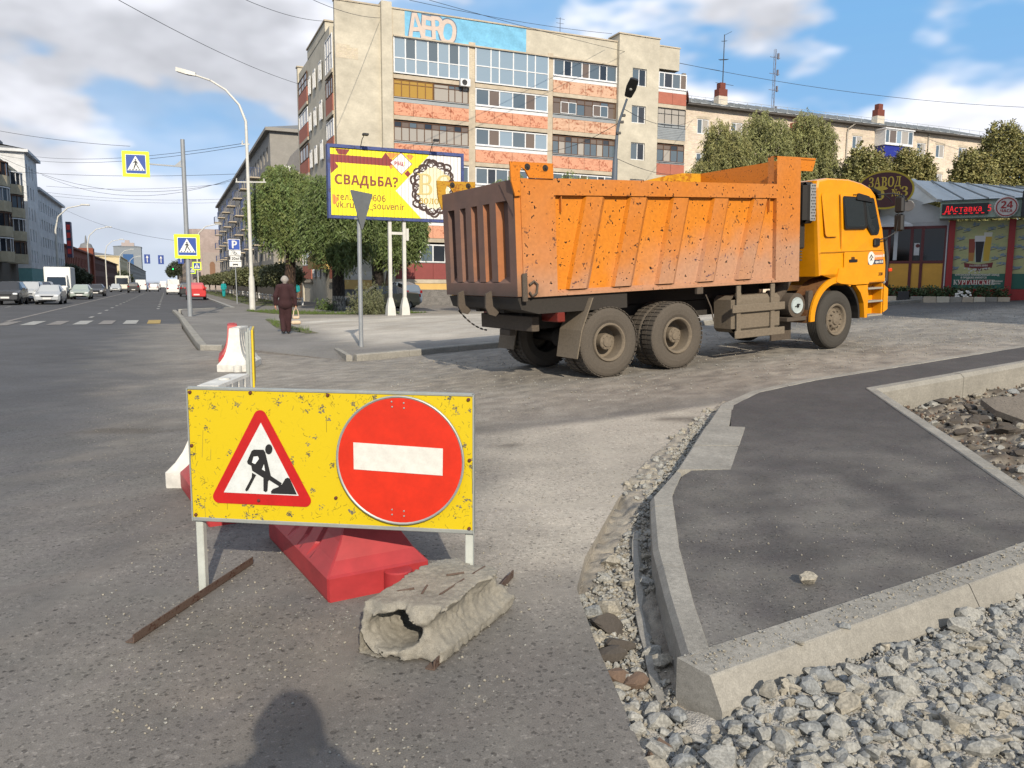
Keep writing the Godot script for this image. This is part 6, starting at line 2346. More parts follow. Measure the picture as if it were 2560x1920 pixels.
func build_street_houses() -> void:
	var cream := detail(tmat(Color(0.74, 0.70, 0.60), "plaster", 0.3, 0.9), "mottle", 0.1)
	var white := detail(tmat(Color(0.85, 0.86, 0.87), "plaster", 0.3, 0.9), "mottle", 0.1)
	var greyr := tmat(Color(0.45, 0.46, 0.47), "plaster", 0.4, 0.8)
	var teal := tmat(Color(0.42, 0.60, 0.60), "plaster", 0.4, 0.9)
	var redb := tmat(Color(0.50, 0.27, 0.20), "brick", 0.5, 0.9, 0.2)
	var darkbase := tmat(Color(0.36, 0.34, 0.31), "plaster", 0.5, 0.9)
	var o := street_block("corner_house", "cream house with rounded glazed balconies at the left edge", 60, 113, -30, -16.6, 14.6, cream, 4, 1.1, 1.6, 1.0, 3.8, darkbase, greyr)
	# rounded balconies: apron and glazing, four storeys on each column
	for u in [83.0, 91.5, 100.5, 109.5]:
		for k in 4:
			var y := 3.9 + k * 2.65
			var c := Vector3(13.4, y, -(u - 60.0))
			var mb := MB.new()
			var ring := func(yy: float, r: float) -> Array:
				var q := []
				for i in 9:
					var a := -PI / 2 + PI * i / 8.0
					q.append(c + Vector3(cos(a) * r * 0.75, yy, -sin(a) * r))
				return q
			mb.loft([ring.call(-0.15, 2.1), ring.call(0.95, 2.15)])
			part(o, "balcony_apron", mb, cream)
			mb = MB.new()
			mb.loft([ring.call(0.96, 1.95), ring.call(2.3, 1.95)])
			part(o, "balcony_glazing", mb, M.pane_dark if (k + int(u)) % 3 else M.pane)
			mb = MB.new()
			for i in 9:
				var a := -PI / 2 + PI * i / 8.0
				var p := c + Vector3(cos(a) * 1.98 * 0.75, 0, -sin(a) * 1.98)
				mb.tube(p + Vector3(0, 0.95, 0), p + Vector3(0, 2.32, 0), 0.05, 0.05, 4)
			mb.loft([ring.call(2.3, 2.1), ring.call(2.42, 2.1)])
			part(o, "balcony_frame", mb, M.wood_frame if (k + int(u)) % 2 else M.pvc)
	var mb := MB.new()
	mb.box(Vector3(9.0, 17.5, -44.0), Vector3(1.2, 3.2, 1.2))
	part(o, "chimney", mb, redb)
	o = street_block("white_tower_house", "white corner tower house with plain end wall", 119, 129, -31, -16.0, 18.0, white, 5, 0.7, 1.6, 1.0, 3.4, teal, greyr)
	mb = MB.new()
	mb.span(Vector3(1.0, 18.5, -5.0), Vector3(12.0, 19.8, -2.0))
	part(o, "roof_parapet", mb, greyr)
	o = street_block("white_wing", "long white office wing of many small windows", 129.2, 158, -30, -16.2, 14.4, white, 4, 1.0, 1.5, 1.0, 3.4, teal, greyr)
	o = thing("vertical_sign", "tall dark vertical shop sign at the end of the white wing", "sign", UV(160, -15.6, 6.0), GA)
	mb = MB.new()
	mb.span(Vector3(-0.4, 0, -2.0), Vector3(0.4, 6.2, 0.0))
	part(o, "sign_box", mb, smat(Color(0.24, 0.20, 0.30), 0.5))
	mb = MB.new()
	for k in 4:
		mb.span(Vector3(-0.28, 0.6 + k * 1.4, 0.0), Vector3(0.28, 1.5 + k * 1.4, 0.02))
	part(o, "sign_letters", mb, smat(Color(0.75, 0.22, 0.2), 0.5)).set_meta("kind", "stuff")
	o = street_block("red_brick_house", "two-storey red brick house with grey metal roof", 166, 226, -34, -17.0, 8.2, redb, 2, 1.3, 1.9, 1.0, 0.6, darkbase, greyr)
	mb = MB.new()
	mb.span(Vector3(14.4, 0, -58), Vector3(17.6, 10.0, -54))
	part(o, "turret", mb, redb)
	mb = MB.new()
	mb.lathe(Vector3(16, 10, -56), Vector3.UP, [Vector2(1.6, 0.0), Vector2(1.2, 1.0), Vector2(0.3, 1.4), Vector2(0.12, 3.0), Vector2(0.0, 3.2)], 10)
	part(o, "turret_top", mb, greyr)
	mb = MB.new()
	mb.span(Vector3(12.5, 4.4, 0.02), Vector3(15.6, 6.4, 0.12))
	part(o, "white_board", mb, M.pvc)
	street_block("dark_brick_house", "dark brick house beyond the red brick one", 228, 330, -34, -17.0, 8.0, tmat(Color(0.36, 0.22, 0.18), "brick", 0.5, 0.9), 2, 1.3, 2.0, 1.0, 0.6, darkbase, greyr)
	street_block("sunlit_block", "sunlit cream apartment block far down the left side", 390, 470, -42, -19.0, 13.0, tmat(Color(0.80, 0.74, 0.60), "plaster", 0.3, 0.9), 4, 1.4, 2.2, 1.0, 1.0, cream, greyr)
	street_block("grey_block", "grey row of houses at the far end of the street", 500, 900, -40, -20.0, 13.0, tmat(Color(0.55, 0.53, 0.50), "plaster", 0.3, 0.9), 4, 2.0, 4.0, 1.0, 1.0, cream, greyr)
	o = street_block("office_tower", "tall glass and concrete office tower at the end of the street", 850, 880, -46, -22.0, 36.0, tmat(Color(0.50, 0.53, 0.56), "plaster", 0.2, 0.8), 10, 2.0, 1.5, 1.0, 3.0, cream, greyr)
	mb = MB.new()
	mb.span(Vector3(8.0, 4.0, 0.01), Vector3(17.0, 29.0, 0.4))
	part(o, "glass_front", mb, smat(Color(0.22, 0.34, 0.50), 0.1))
	mb = MB.new()
	mb.span(Vector3(7.0, 36.5, -12.0), Vector3(18.0, 40.0, -2.0))
	mb.span(Vector3(10.0, 40.0, -8.0), Vector3(14.0, 42.5, -4.0))
	part(o, "roof_house", mb, smat(Color(0.60, 0.56, 0.55), 0.7))
	# near side of the street
	o = street_block("mansard_house", "house with steep dark metal mansard roof behind the willow", 71.5, 90, 11.2, 24, 10.8, cream, 3, 1.2, 1.7, -1.0, 3.0, tmat(Color(0.55, 0.45, 0.36), "plaster", 0.5, 0.9), greyr)
	mb = MB.new()
	mb.quad(Vector3(-0.2, 11.2, -18.5), Vector3(-0.2, 11.2, 0.0), Vector3(1.6, 15.2, 0.0), Vector3(1.6, 15.2, -18.5))
	mb.quad(Vector3(-0.2, 11.2, 0.0), Vector3(12, 11.2, 0.0), Vector3(12, 15.2, 0.0), Vector3(1.6, 15.2, 0.0))
	mb.quad(Vector3(1.6, 15.2, 0.0), Vector3(12, 15.2, 0.0), Vector3(12, 15.2, -18.5), Vector3(1.6, 15.2, -18.5))
	part(o, "mansard", mb, tmat(Color(0.30, 0.30, 0.31), "plaster", 0.6, 0.7))
	for k in 18:
		mb = MB.new()
		mb.bar(Vector3(-0.24, 11.25, -0.5 - k), Vector3(1.56, 15.25, -0.5 - k), 0.06, 0.08)
		part(o, "roof_seam", mb, tmat(Color(0.40, 0.40, 0.41), "paint", 0.6, 0.6))
	mb = MB.new()
	mb.span(Vector3(-0.6, 11.5, -12.6), Vector3(1.0, 13.2, -10.6))
	part(o, "dormer", mb, M.pvc)
	o = street_block("balcony_house", "grey house with blue iron balconies down the near pavement", 92, 189, 11.0, 24, 18.2, tmat(Color(0.56, 0.55, 0.53), "plaster", 0.3, 0.9), 5, 1.2, 2.0, -1.0, 3.6, darkbase, greyr)
	var blue := smat(Color(0.16, 0.24, 0.40), 0.6)
	for c in 7:
		for k in 4:
			var z := -(10.0 + c * 13.0 + (k % 2) * 2.0)
			var y := 6.3 + k * 2.75
			mb = MB.new()
			mb.span(Vector3(-1.25, y - 0.15, z - 1.5), Vector3(0.0, y, z + 1.5))
			part(o, "balcony_slab", mb, M.slab)
			mb = MB.new()
			mb.bar(Vector3(-1.2, y + 1.05, z - 1.45), Vector3(-1.2, y + 1.05, z + 1.45), 0.06, 0.06)
			mb.bar(Vector3(-1.2, y + 1.05, z + 1.45), Vector3(0, y + 1.05, z + 1.45), 0.06, 0.06)
			for i in 13:
				mb.bar(Vector3(-1.2, y, z - 1.4 + i * 0.233), Vector3(-1.2, y + 1.05, z - 1.4 + i * 0.233), 0.05, 0.05, Vector3.RIGHT)
			for i in 5:
				mb.bar(Vector3(-1.1 + i * 0.25, y, z + 1.45), Vector3(-1.1 + i * 0.25, y + 1.05, z + 1.45), 0.05, 0.05, Vector3.RIGHT)
			part(o, "balcony_rail", mb, blue)
	o = thing("theatre", "pale pink rounded hall with arched window, far down the near pavement", "building", UV(200, 4.9), GA)
	mb = MB.new()
	var rg := []
	for y in [0.0, 14.2]:
		var q := [Vector3(0, y, -40), Vector3(0, y, -3)]
		for i in 7:
			var a := PI + PI / 2 * i / 6.0
			q.append(Vector3(3.0 + cos(a) * 3.0, y, -3.0 - sin(a) * 3.0))
		q.append(Vector3(12, y, 0))
		q.append(Vector3(12, y, -40))
		q.reverse()
		rg.append(q)
	mb.loft(rg)
	part(o, "wall", mb, detail(tmat(Color(0.68, 0.62, 0.60), "plaster", 0.3, 0.9), "mottle", 0.1))
	mb = MB.new()
	mb.span(Vector3(2.9, 0, 0.0), Vector3(7.4, 8.8, 0.7))
	part(o, "porch", mb, tmat(Color(0.62, 0.58, 0.56), "plaster", 0.3, 0.9))
	mb = MB.new()
	mb.prism(P2([4.4, 2.6, 5.6, 2.6, 5.6, 6.0, 5.4, 6.5, 5.0, 6.7, 4.6, 6.5, 4.4, 6.0]), 0.7, 0.74)
	part(o, "arched_window", mb, tmat(Color(0.52, 0.40, 0.32), "plaster", 0.3, 0.9))
	for k in 4:
		mb = MB.new()
		mb.span(Vector3(0.5, 3.0 + k * 1.6, -0.2), Vector3(2.4, 4.2 + k * 1.6, 0.06))
		part(o, "poster", mb, smat([Color(0.2, 0.2, 0.24), Color(0.5, 0.5, 0.52), Color(0.25, 0.24, 0.3), Color(0.45, 0.4, 0.4)][k], 0.6))
	street_block("low_row", "row of low houses beyond the pink hall", 262, 520, 5.6, 18, 10.0, tmat(Color(0.55, 0.50, 0.45), "plaster", 0.3, 0.9), 3, 1.6, 3.0, -1.0, 2.0, darkbase, greyr)
	# the house on the near side of the side street, out of frame: it shades the kiosk
	o = street_block("shade_house", "five-storey house on the near side of the side street, right of the frame", -30, 1.4, 16.9, 40, 19.0, M.brick, 5, 1.3, 1.9, -1.0, 1.0, darkbase, greyr)

func fill_poly(im: Image, poly: PackedVector2Array, c: Color) -> void:
	var lo := 1e9
	var hi := -1e9
	for p in poly:
		lo = minf(lo, p.y)
		hi = maxf(hi, p.y)
	for y in range(maxi(0, int(lo)), mini(im.get_height(), int(hi) + 1)):
		var xs := []
		for i in poly.size():
			var a := poly[i]
			var b := poly[(i + 1) % poly.size()]
			if (a.y > y + 0.5) != (b.y > y + 0.5):
				xs.append(a.x + (y + 0.5 - a.y) / (b.y - a.y) * (b.x - a.x))
		xs.sort()
		for k in range(0, xs.size() - 1, 2):
			im.fill_rect(Rect2i(int(xs[k]), y, maxi(1, int(xs[k + 1]) - int(xs[k])), 1), c)

func curl(im: Image, p: Vector2, dir: float, size: float, hand: float, w: float, c: Color) -> void:
	# a stem that winds into a spiral
	var a := dir
	var q := p
	for k in 26:
		var t := k / 25.0
		var st := size * 0.11 * (1.0 - 0.55 * t)
		a += hand * (0.05 + 0.42 * t * t + 0.1 * t)
		q += Vector2.from_angle(a) * st
		var r := int(maxf(1.0, w * (1.0 - 0.6 * t) * (0.6 + 0.8 * sin(t * PI))))
		im.fill_rect(Rect2i(int(q.x) - r / 2, int(q.y) - r / 2, r, r), c)
	im.fill_rect(Rect2i(int(q.x) - 3, int(q.y) - 3, 6, 6), c)

func build_billboard() -> void:
	var o := thing("billboard", "yellow and white wedding advertisement billboard with blue frame on two white posts", "billboard", W(-8.11, 35.08, 0.0), GA)
	var im := Image.create_empty(1024, 512, false, Image.FORMAT_RGB8)
	var yel := Color(0.86, 0.82, 0.10)
	var wine := Color(0.48, 0.16, 0.17)
	var peach := Color(0.84, 0.52, 0.24)
	var wht := Color(0.82, 0.82, 0.82)
	im.fill(yel)
	# picture coordinates: crop pixels of the board mapped to 1024 x 512
	var mp := func(a: Array) -> PackedVector2Array:
		var r := PackedVector2Array()
		for i in range(0, a.size(), 2):
			var x: float = (a[i] - 125.0) / 1822.0
			var top: float = 152.0 + x * 95.0
			var hh: float = lerpf(940.0, 915.0, x)
			r.append(Vector2(x * 1024.0, (a[i + 1] - top) / hh * 512.0))
		return r
	fill_poly(im, mp.call([1490, 222, 2000, 245, 2000, 1200, 1365, 1140, 1005, 742]), wht)
	fill_poly(im, mp.call([125, 240, 930, 290, 960, 290, 960, 395, 125, 350]), wine)
	fill_poly(im, mp.call([195, 165, 385, 175, 340, 250, 240, 245]), wine)
	fill_poly(im, mp.call([125, 320, 190, 350, 235, 415, 135, 510]), wine)
	fill_poly(im, mp.call([868, 205, 925, 270, 930, 300, 815, 290]), wine)
	fill_poly(im, mp.call([880, 205, 1060, 212, 950, 300]), peach)
	fill_poly(im, mp.call([1150, 240, 1210, 220, 1268, 245, 1215, 310]), peach)
	fill_poly(im, mp.call([915, 400, 945, 375, 975, 410, 945, 440]), peach)
	fill_poly(im, mp.call([1130, 495, 1175, 450, 1222, 500, 1175, 548]), wine)
	fill_poly(im, mp.call([145, 800, 175, 805, 236, 875, 175, 945, 148, 930]), peach)
	fill_poly(im, mp.call([1085, 195, 1245, 360, 1090, 518, 928, 342]), wine)
	fill_poly(im, mp.call([1085, 207, 1235, 360, 1090, 507, 938, 342]), wht)
	# cream oval with an ornamental frame
	var c := Vector2(800, 262)
	fill_poly(im, ellipse(c, 128, 168, 40), Color(0.82, 0.80, 0.69))
	var brown := Color(0.22, 0.15, 0.14)
	for k in 13:
		var a := TAU * k / 13.0 + 0.2
		var p := c + Vector2(cos(a) * 122, sin(a) * 160)
		var tg := atan2(cos(a) * 160, -sin(a) * 122)
		curl(im, p, tg - 0.7, 92, 1.0, 16, brown)
		curl(im, p, tg + PI + 0.8, 80, -0.9, 15, brown)
		if k % 2 == 0:
			curl(im, p + Vector2(cos(a), sin(a)) * 14, a + 0.5, 84, 1.1, 15, brown)
			curl(im, p + Vector2(cos(a), sin(a)) * 14, a - 0.5, 70, -1.1, 13, brown)
	for k in 3:
		curl(im, c + Vector2(-70 + k * 40, -20 + k * 10), -1.0 + k, 170, 0.7, 4, Color(0.62, 0.56, 0.38))
	var t := ImageTexture.create_from_image(im)
	var m := uvmat(t, 0.45)
	var x0 := 0.12
	var x1 := 6.18
	var y0 := 4.62
	var y1 := 7.50
	var n := 36
	for k in n:
		var xa := lerpf(x0, x1, float(k) / n)
		var xb := lerpf(x0, x1, float(k + 1) / n) - 0.012
		var mb := MB.new()
		var i := mb.vert(Vector3(xa, y0, 0), Vector3(-0.05, 0, 1), Vector2((xa - x0) / (x1 - x0), 1))
		mb.vert(Vector3(xb, y0, 0), Vector3(0.05, 0, 1), Vector2((xb - x0) / (x1 - x0), 1))
		mb.vert(Vector3(xb, y1, 0), Vector3(0.05, 0, 1), Vector2((xb - x0) / (x1 - x0), 0))
		mb.vert(Vector3(xa, y1, 0), Vector3(-0.05, 0, 1), Vector2((xa - x0) / (x1 - x0), 0))
		mb.face(i, i + 1, i + 2)
		mb.face(i, i + 2, i + 3)
		part(o, "slat", mb, m)
	var mb := MB.new()
	mb.span(Vector3(0.1, 4.6, -0.3), Vector3(6.2, 7.52, -0.02))
	part(o, "case", mb, M.dark_metal)
	var blue := tmat(Color(0.22, 0.29, 0.52), "rust", 0.8, 0.6)
	mb = MB.new()
	mb.span(Vector3(0.0, 4.48, -0.32), Vector3(6.3, 4.6, 0.06))
	mb.span(Vector3(0.0, 7.52, -0.32), Vector3(6.3, 7.66, 0.06))
	mb.span(Vector3(0.0, 4.6, -0.32), Vector3(0.12, 7.52, 0.06))
	mb.span(Vector3(6.18, 4.6, -0.32), Vector3(6.3, 7.52, 0.06))
	part(o, "frame", mb, blue)
	var wm := smat(Color(0.46, 0.21, 0.17), 0.6)
	letters(o, "headline", "СВАДЬБА?", 0.42, wm, Vector3(1.72, 6.17, 0.012), true)
	letters(o, "phone_line", "тел.: 606-606", 0.27, wm, Vector3(1.47, 5.43, 0.012), false)
	letters(o, "web_line", "vk.ru/roc_souvenir", 0.27, wm, Vector3(1.88, 5.09, 0.012), false)
	letters(o, "emblem_text", "РБЦ", 0.16, smat(Color(0.62, 0.16, 0.22), 0.6), Vector3(3.2, 7.02, 0.012), true)
	letters(o, "emblem_text", "!", 0.16, smat(Color(0.85, 0.72, 0.1), 0.6), Vector3(3.47, 7.03, 0.012), true)
	letters(o, "monogram", "BC", 0.95, smat(Color(0.72, 0.66, 0.44), 0.6), Vector3(4.85, 6.15, 0.008), false, "Droid Serif")
	letters(o, "gold_word", "ЗОЛОЗА", 0.24, smat(Color(0.66, 0.56, 0.22), 0.6), Vector3(4.85, 5.42, 0.012), true, "Droid Serif")
	var wp := tmat(Color(0.76, 0.76, 0.74), "paint", 0.8, 0.5)
	for x in [2.70, 3.37]:
		mb = MB.new()
		mb.span(Vector3(x, 0.2, -0.22), Vector3(x + 0.15, 4.5, -0.05), 0.01)
		part(o, "post", mb, wp)
		mb = MB.new()
		mb.loft([[Vector3(x - 0.12, 0.15, -0.4), Vector3(x + 0.27, 0.15, -0.4), Vector3(x + 0.27, 0.15, 0.1), Vector3(x - 0.12, 0.15, 0.1)].duplicate(), [Vector3(x - 0.10, 0.55, -0.34), Vector3(x + 0.25, 0.55, -0.34), Vector3(x + 0.25, 0.55, 0.05), Vector3(x - 0.10, 0.55, 0.05)], [Vector3(x - 0.01, 1.0, -0.24), Vector3(x + 0.16, 1.0, -0.24), Vector3(x + 0.16, 1.0, -0.04), Vector3(x - 0.01, 1.0, -0.04)]].map(func(r):
			r.reverse()
			return r))
		part(o, "post_foot", mb, wp)
	mb = MB.new()
	mb.span(Vector3(2.85, 3.86, -0.2), Vector3(3.37, 3.98, -0.08))
	part(o, "crossbar", mb, wp)
	mb = MB.new()
	mb.span(Vector3(3.53, 3.6, -0.22), Vector3(3.66, 4.15, -0.06), 0.01)
	part(o, "meter_box", mb, wp)
	for x in [1.45, 4.65]:
		mb = MB.new()
		mb.path([Vector3(x, 7.55, 0.05), Vector3(x + 0.02, 7.9, 0.35), Vector3(x + 0.05, 8.05, 0.75)], 0.018, 6)
		part(o, "lamp_arm", mb, M.dark_metal)
		mb = MB.new()
		mb.box(Vector3(x + 0.06, 8.02, 0.82), Vector3(0.26, 0.1, 0.2), 0.02)
		part(o, "floodlight", mb, M.dark_metal)

func crossing_face(o: Node3D, called: String, cx: float, cy: float, z: float, s: float) -> void:
	# square sign: fluorescent border, white line, blue field, white triangle, walking figure on stripes
	var n := Node3D.new()
	n.name = called
	o.add_child(n, true)
	var yel := smat(Color(0.80, 0.93, 0.06), 0.5)
	var blue := smat(Color(0.05, 0.24, 0.56), 0.45)
	var white := smat(Color(0.80, 0.82, 0.82), 0.45)
	var black := smat(Color(0.06, 0.07, 0.09), 0.5)
	var mb := MB.new()
	mb.box(Vector3(cx, cy, z - 0.015), Vector3(s, s, 0.02), 0.004)
	part(n, "plate", mb, M.dark_metal)
	var sq := func(k: float) -> PackedVector2Array:
		return rounded(P2([cx - s * k, cy - s * k, cx + s * k, cy - s * k, cx + s * k, cy + s * k, cx - s * k, cy + s * k]), s * 0.03)
	part(n, "border", flat_poly(sq.call(0.5), z + 0.002), yel)
	part(n, "white_line", flat_poly(sq.call(0.375), z + 0.006), white)
	part(n, "field", flat_poly(sq.call(0.355), z + 0.010), blue)
	part(n, "triangle", flat_poly(rounded(P2([cx - s * 0.325, cy - s * 0.25, cx + s * 0.325, cy - s * 0.25, cx, cy + s * 0.325]), s * 0.012), z + 0.014), white)
	var q := func(a: Array) -> PackedVector2Array:
		var r := PackedVector2Array()
		for i in range(0, a.size(), 2):
			r.append(Vector2(cx + a[i] * s, cy + a[i + 1] * s))
		return r
	part(n, "walker", flat_poly(ellipse(Vector2(cx - 0.005 * s, cy + 0.165 * s), s * 0.03, s * 0.03, 14), z + 0.018), black)
	part(n, "walker", flat_poly(q.call([-0.03, 0.125, 0.03, 0.125, 0.085, 0.03, 0.062, 0.015, 0.035, 0.065, 0.03, 0.0, 0.075, -0.08, 0.125, -0.165, 0.09, -0.175, 0.04, -0.09, 0.0, -0.02, -0.025, -0.09, -0.06, -0.19, -0.095, -0.18, -0.065, -0.08, -0.03, 0.02, -0.035, 0.07, -0.075, 0.03, -0.1, 0.05]), z + 0.018), black)
	for k in 5:
		var x := -0.26 + k * 0.115
		part(n, "stripe", flat_poly(q.call([x, -0.235, x + 0.06, -0.235, x + 0.075 - 0.05 * absf(k - 2) * 0.1, -0.20, x + 0.02, -0.20]), z + 0.018), black)

func build_signs() -> void:
	var pole := tmat(Color(0.56, 0.58, 0.60), "paint", 1.0, 0.5, 0.0, 0.2)
	var o := thing("crossing_sign_post", "grey post with two yellow-bordered pedestrian crossing signs, one on an arm", "road sign", W(-14.63, 35.7, 0.1), deg_to_rad(14.0))
	var mb := MB.new()
	mb.tube(Vector3(0, 0, 0), Vector3(0, 7.8, 0), 0.105, 0.09, 14)
	part(o, "post", mb, pole)
	mb = MB.new()
	mb.bar(Vector3(-0.08, 6.62, 0.02), Vector3(-1.5, 6.68, 0.02), 0.06, 0.06)
	mb.prism(P2([-0.1, 6.58, -0.1, 6.9, -0.4, 6.63]), 0.0, 0.02)
	part(o, "arm", mb, pole)
	crossing_face(o, "arm_sign", -1.93, 6.64, 0.10, 1.10)
	crossing_face(o, "post_sign", 0.02, 3.13, 0.14, 1.07)
	o = thing("parking_sign_post", "thin post with a blue parking sign and three white plates", "road sign", W(-20.51, 58.7, 0.1), deg_to_rad(14.0))
	mb = MB.new()
	mb.tube(Vector3.ZERO, Vector3(-0.06, 4.7, 0), 0.045, 0.04, 10)
	part(o, "post", mb, pole)
	var white := smat(Color(0.80, 0.81, 0.81), 0.5)
	var black := smat(Color(0.08, 0.08, 0.09), 0.5)
	mb = MB.new()
	mb.box(Vector3(-0.07, 4.34, 0.06), Vector3(0.86, 0.80, 0.03), 0.01)
	part(o, "parking_plate", mb, white)
	mb = MB.new()
	mb.box(Vector3(-0.07, 4.34, 0.064), Vector3(0.80, 0.74, 0.03), 0.01)
	part(o, "parking_field", mb, smat(Color(0.04, 0.26, 0.62), 0.45))
	letters(o, "parking_letter", "P", 0.56, white, Vector3(-0.06, 4.34, 0.085), true)
	for k in 3:
		mb = MB.new()
		mb.box(Vector3(-0.03 + k * 0.005, 3.73 - k * 0.41, 0.06), Vector3(0.84, 0.38, 0.03), 0.01)
		part(o, "plate", mb, white)
	letters(o, "range_text", "↑ 20м ↑", 0.2, black, Vector3(-0.02, 3.32, 0.08), true)
	mb = MB.new()
	mb.path([Vector3(-0.08, 3.86, 0.078), Vector3(-0.06, 3.76, 0.078), Vector3(0.04, 3.75, 0.078), Vector3(0.1, 3.64, 0.078)], 0.016, 5)
	for i in 10:
		var a := i * 0.45 + 1.6
		var b := a + 0.45
		mb.tube(Vector3(-0.03 + cos(a) * 0.09, 3.69 + sin(a) * 0.085, 0.078), Vector3(-0.03 + cos(b) * 0.09, 3.69 + sin(b) * 0.085, 0.078), 0.014, 0.014, 4)
	part(o, "wheelchair_mark", mb, black)
	mb = MB.new()
	mb.span(Vector3(-0.2, 2.84, 0.076), Vector3(0.16, 2.94, 0.08))
	mb.span(Vector3(-0.18, 2.80, 0.076), Vector3(-0.14, 2.84, 0.08))
	mb.span(Vector3(0.10, 2.80, 0.076), Vector3(0.14, 2.84, 0.08))
	part(o, "car_mark", mb, black)
	# give-way sign, back towards us
	o = thing("give_way_sign", "grey back of a triangular give-way sign on a galvanised post", "road sign", W(-3.55, 18.4, 0.1), deg_to_rad(68.0))
	mb = MB.new()
	mb.tube(Vector3.ZERO, Vector3(0.0, 3.55, 0), 0.05, 0.05, 12)
	part(o, "post", mb, pole)
	mb = MB.new()
	mb.prism(rounded(P2([-0.47, 3.60, 0.47, 3.60, 0.0, 2.72]), 0.03), 0.075, 0.085)
	part(o, "plate", mb, tmat(Color(0.46, 0.475, 0.48), "paint", 1.0, 0.6))
	for y in [3.42, 3.0]:
		mb = MB.new()
		mb.span(Vector3(-0.10, y - 0.02, -0.06), Vector3(0.10, y + 0.02, 0.074))
		part(o, "clamp", mb, M.galv)
	# lamp post on the left, lamp behind the truck
	o = thing("street_lamp", "tall pale street lamp with long curved arm over the pavement", "street lamp", W(-14.96, 45.3, 0.08))
	var pale := tmat(Color(0.78, 0.78, 0.76), "paint", 0.6, 0.5)
	mb = MB.new()
	mb.tube(Vector3.ZERO, Vector3(0, 1.8, 0), 0.17, 0.16, 14)
	mb.tube(Vector3(0, 1.8, 0), Vector3(0, 2.0, 0), 0.16, 0.11, 14)
	mb.path([Vector3(0, 2.0, 0), Vector3(0, 9.3, 0), Vector3(-0.01, 10.5, 0), Vector3(-0.35, 11.4, 0), Vector3(-1.07, 12.2, 0), Vector3(-1.9, 12.7, 0), Vector3(-2.8, 13.0, 0)], [0.11, 0.085, 0.075, 0.065, 0.06, 0.055, 0.05], 10)
	part(o, "post", mb, pale)
	mb = MB.new()
	mb.loft([[Vector3(-2.7, 12.92, -0.1), Vector3(-2.7, 12.92, 0.1), Vector3(-2.7, 13.1, 0.08), Vector3(-2.7, 13.1, -0.08)], [Vector3(-3.2, 13.0, -0.18), Vector3(-3.2, 13.0, 0.18), Vector3(-3.2, 13.24, 0.14), Vector3(-3.2, 13.24, -0.14)], [Vector3(-3.75, 13.16, -0.18), Vector3(-3.75, 13.16, 0.18), Vector3(-3.75, 13.38, 0.14), Vector3(-3.75, 13.38, -0.14)]].map(func(r):
		r.reverse()
		return r))
	part(o, "lamp_head", mb, pale)
	mb = MB.new()
	mb.bar(Vector3(-0.3, 9.27, 0), Vector3(0.15, 9.27, 0), 0.06, 0.06)
	mb.bar(Vector3(-0.7, 7.2, 0), Vector3(1.0, 7.2, 0), 0.06, 0.06)
	for x in [-0.25, -0.65, 0.9]:
		mb.tube(Vector3(x, 7.2 if x < -0.3 or x > 0 else 9.27, 0), Vector3(x, 7.4 if x < -0.3 or x > 0 else 9.47, 0), 0.04, 0.03, 6)
	part(o, "bracket", mb, pale)
	o = thing("street_lamp", "grey street lamp leaning out above the dump truck's bed", "street lamp", W(4.78, 38.0, 0.15))
	mb = MB.new()
	mb.path([Vector3(-0.02, 0, 0), Vector3(0.0, 6.3, 0), Vector3(0.02, 7.4, 0)], [0.15, 0.14, 0.12], 12)
	mb.path([Vector3(0.02, 7.4, 0), Vector3(0.08, 8.6, 0.02), Vector3(0.16, 9.1, 0.1), Vector3(0.46, 10.05, 0.35)], [0.09, 0.07, 0.06, 0.05], 10)
	part(o, "post", mb, tmat(Color(0.34, 0.38, 0.43), "paint", 0.6, 0.5))
	mb = MB.new()
	var bs := Basis(Vector3.BACK, deg_to_rad(-17)) * Basis(Vector3.RIGHT, 0.9)
	mb.xf = Transform3D(bs, Vector3(0.62, 10.5, 0.5))
	mb.prism(rounded(P2([-0.17, -0.5, 0.17, -0.5, 0.24, 0.0, 0.2, 0.5, -0.2, 0.5, -0.24, 0.0]), 0.1), -0.06, 0.06)
	part(o, "lamp_head", mb, smat(Color(0.07, 0.07, 0.075), 0.5))
	mb = MB.new()
	mb.xf = Transform3D(bs, Vector3(0.62, 10.5, 0.5))
	mb.lathe(Vector3(0, -0.05, 0.06), Vector3.BACK, [Vector2(0.07, 0), Vector2(0.05, 0.03), Vector2(0, 0.04)], 12)
	part(o, "lens", mb, smat(Color(0.6, 0.6, 0.58), 0.2))
	mb = MB.new()
	for y in [8.55, 9.05, 9.35]:
		mb.box(Vector3(0.12 + (y - 8.5) * 0.25, y, 0.1), Vector3(0.22, 0.12, 0.1), 0.02)
	part(o, "bracket", mb, M.dark_metal).set_meta("kind", "stuff")
	# lamps down the street
	var first: Node3D = null
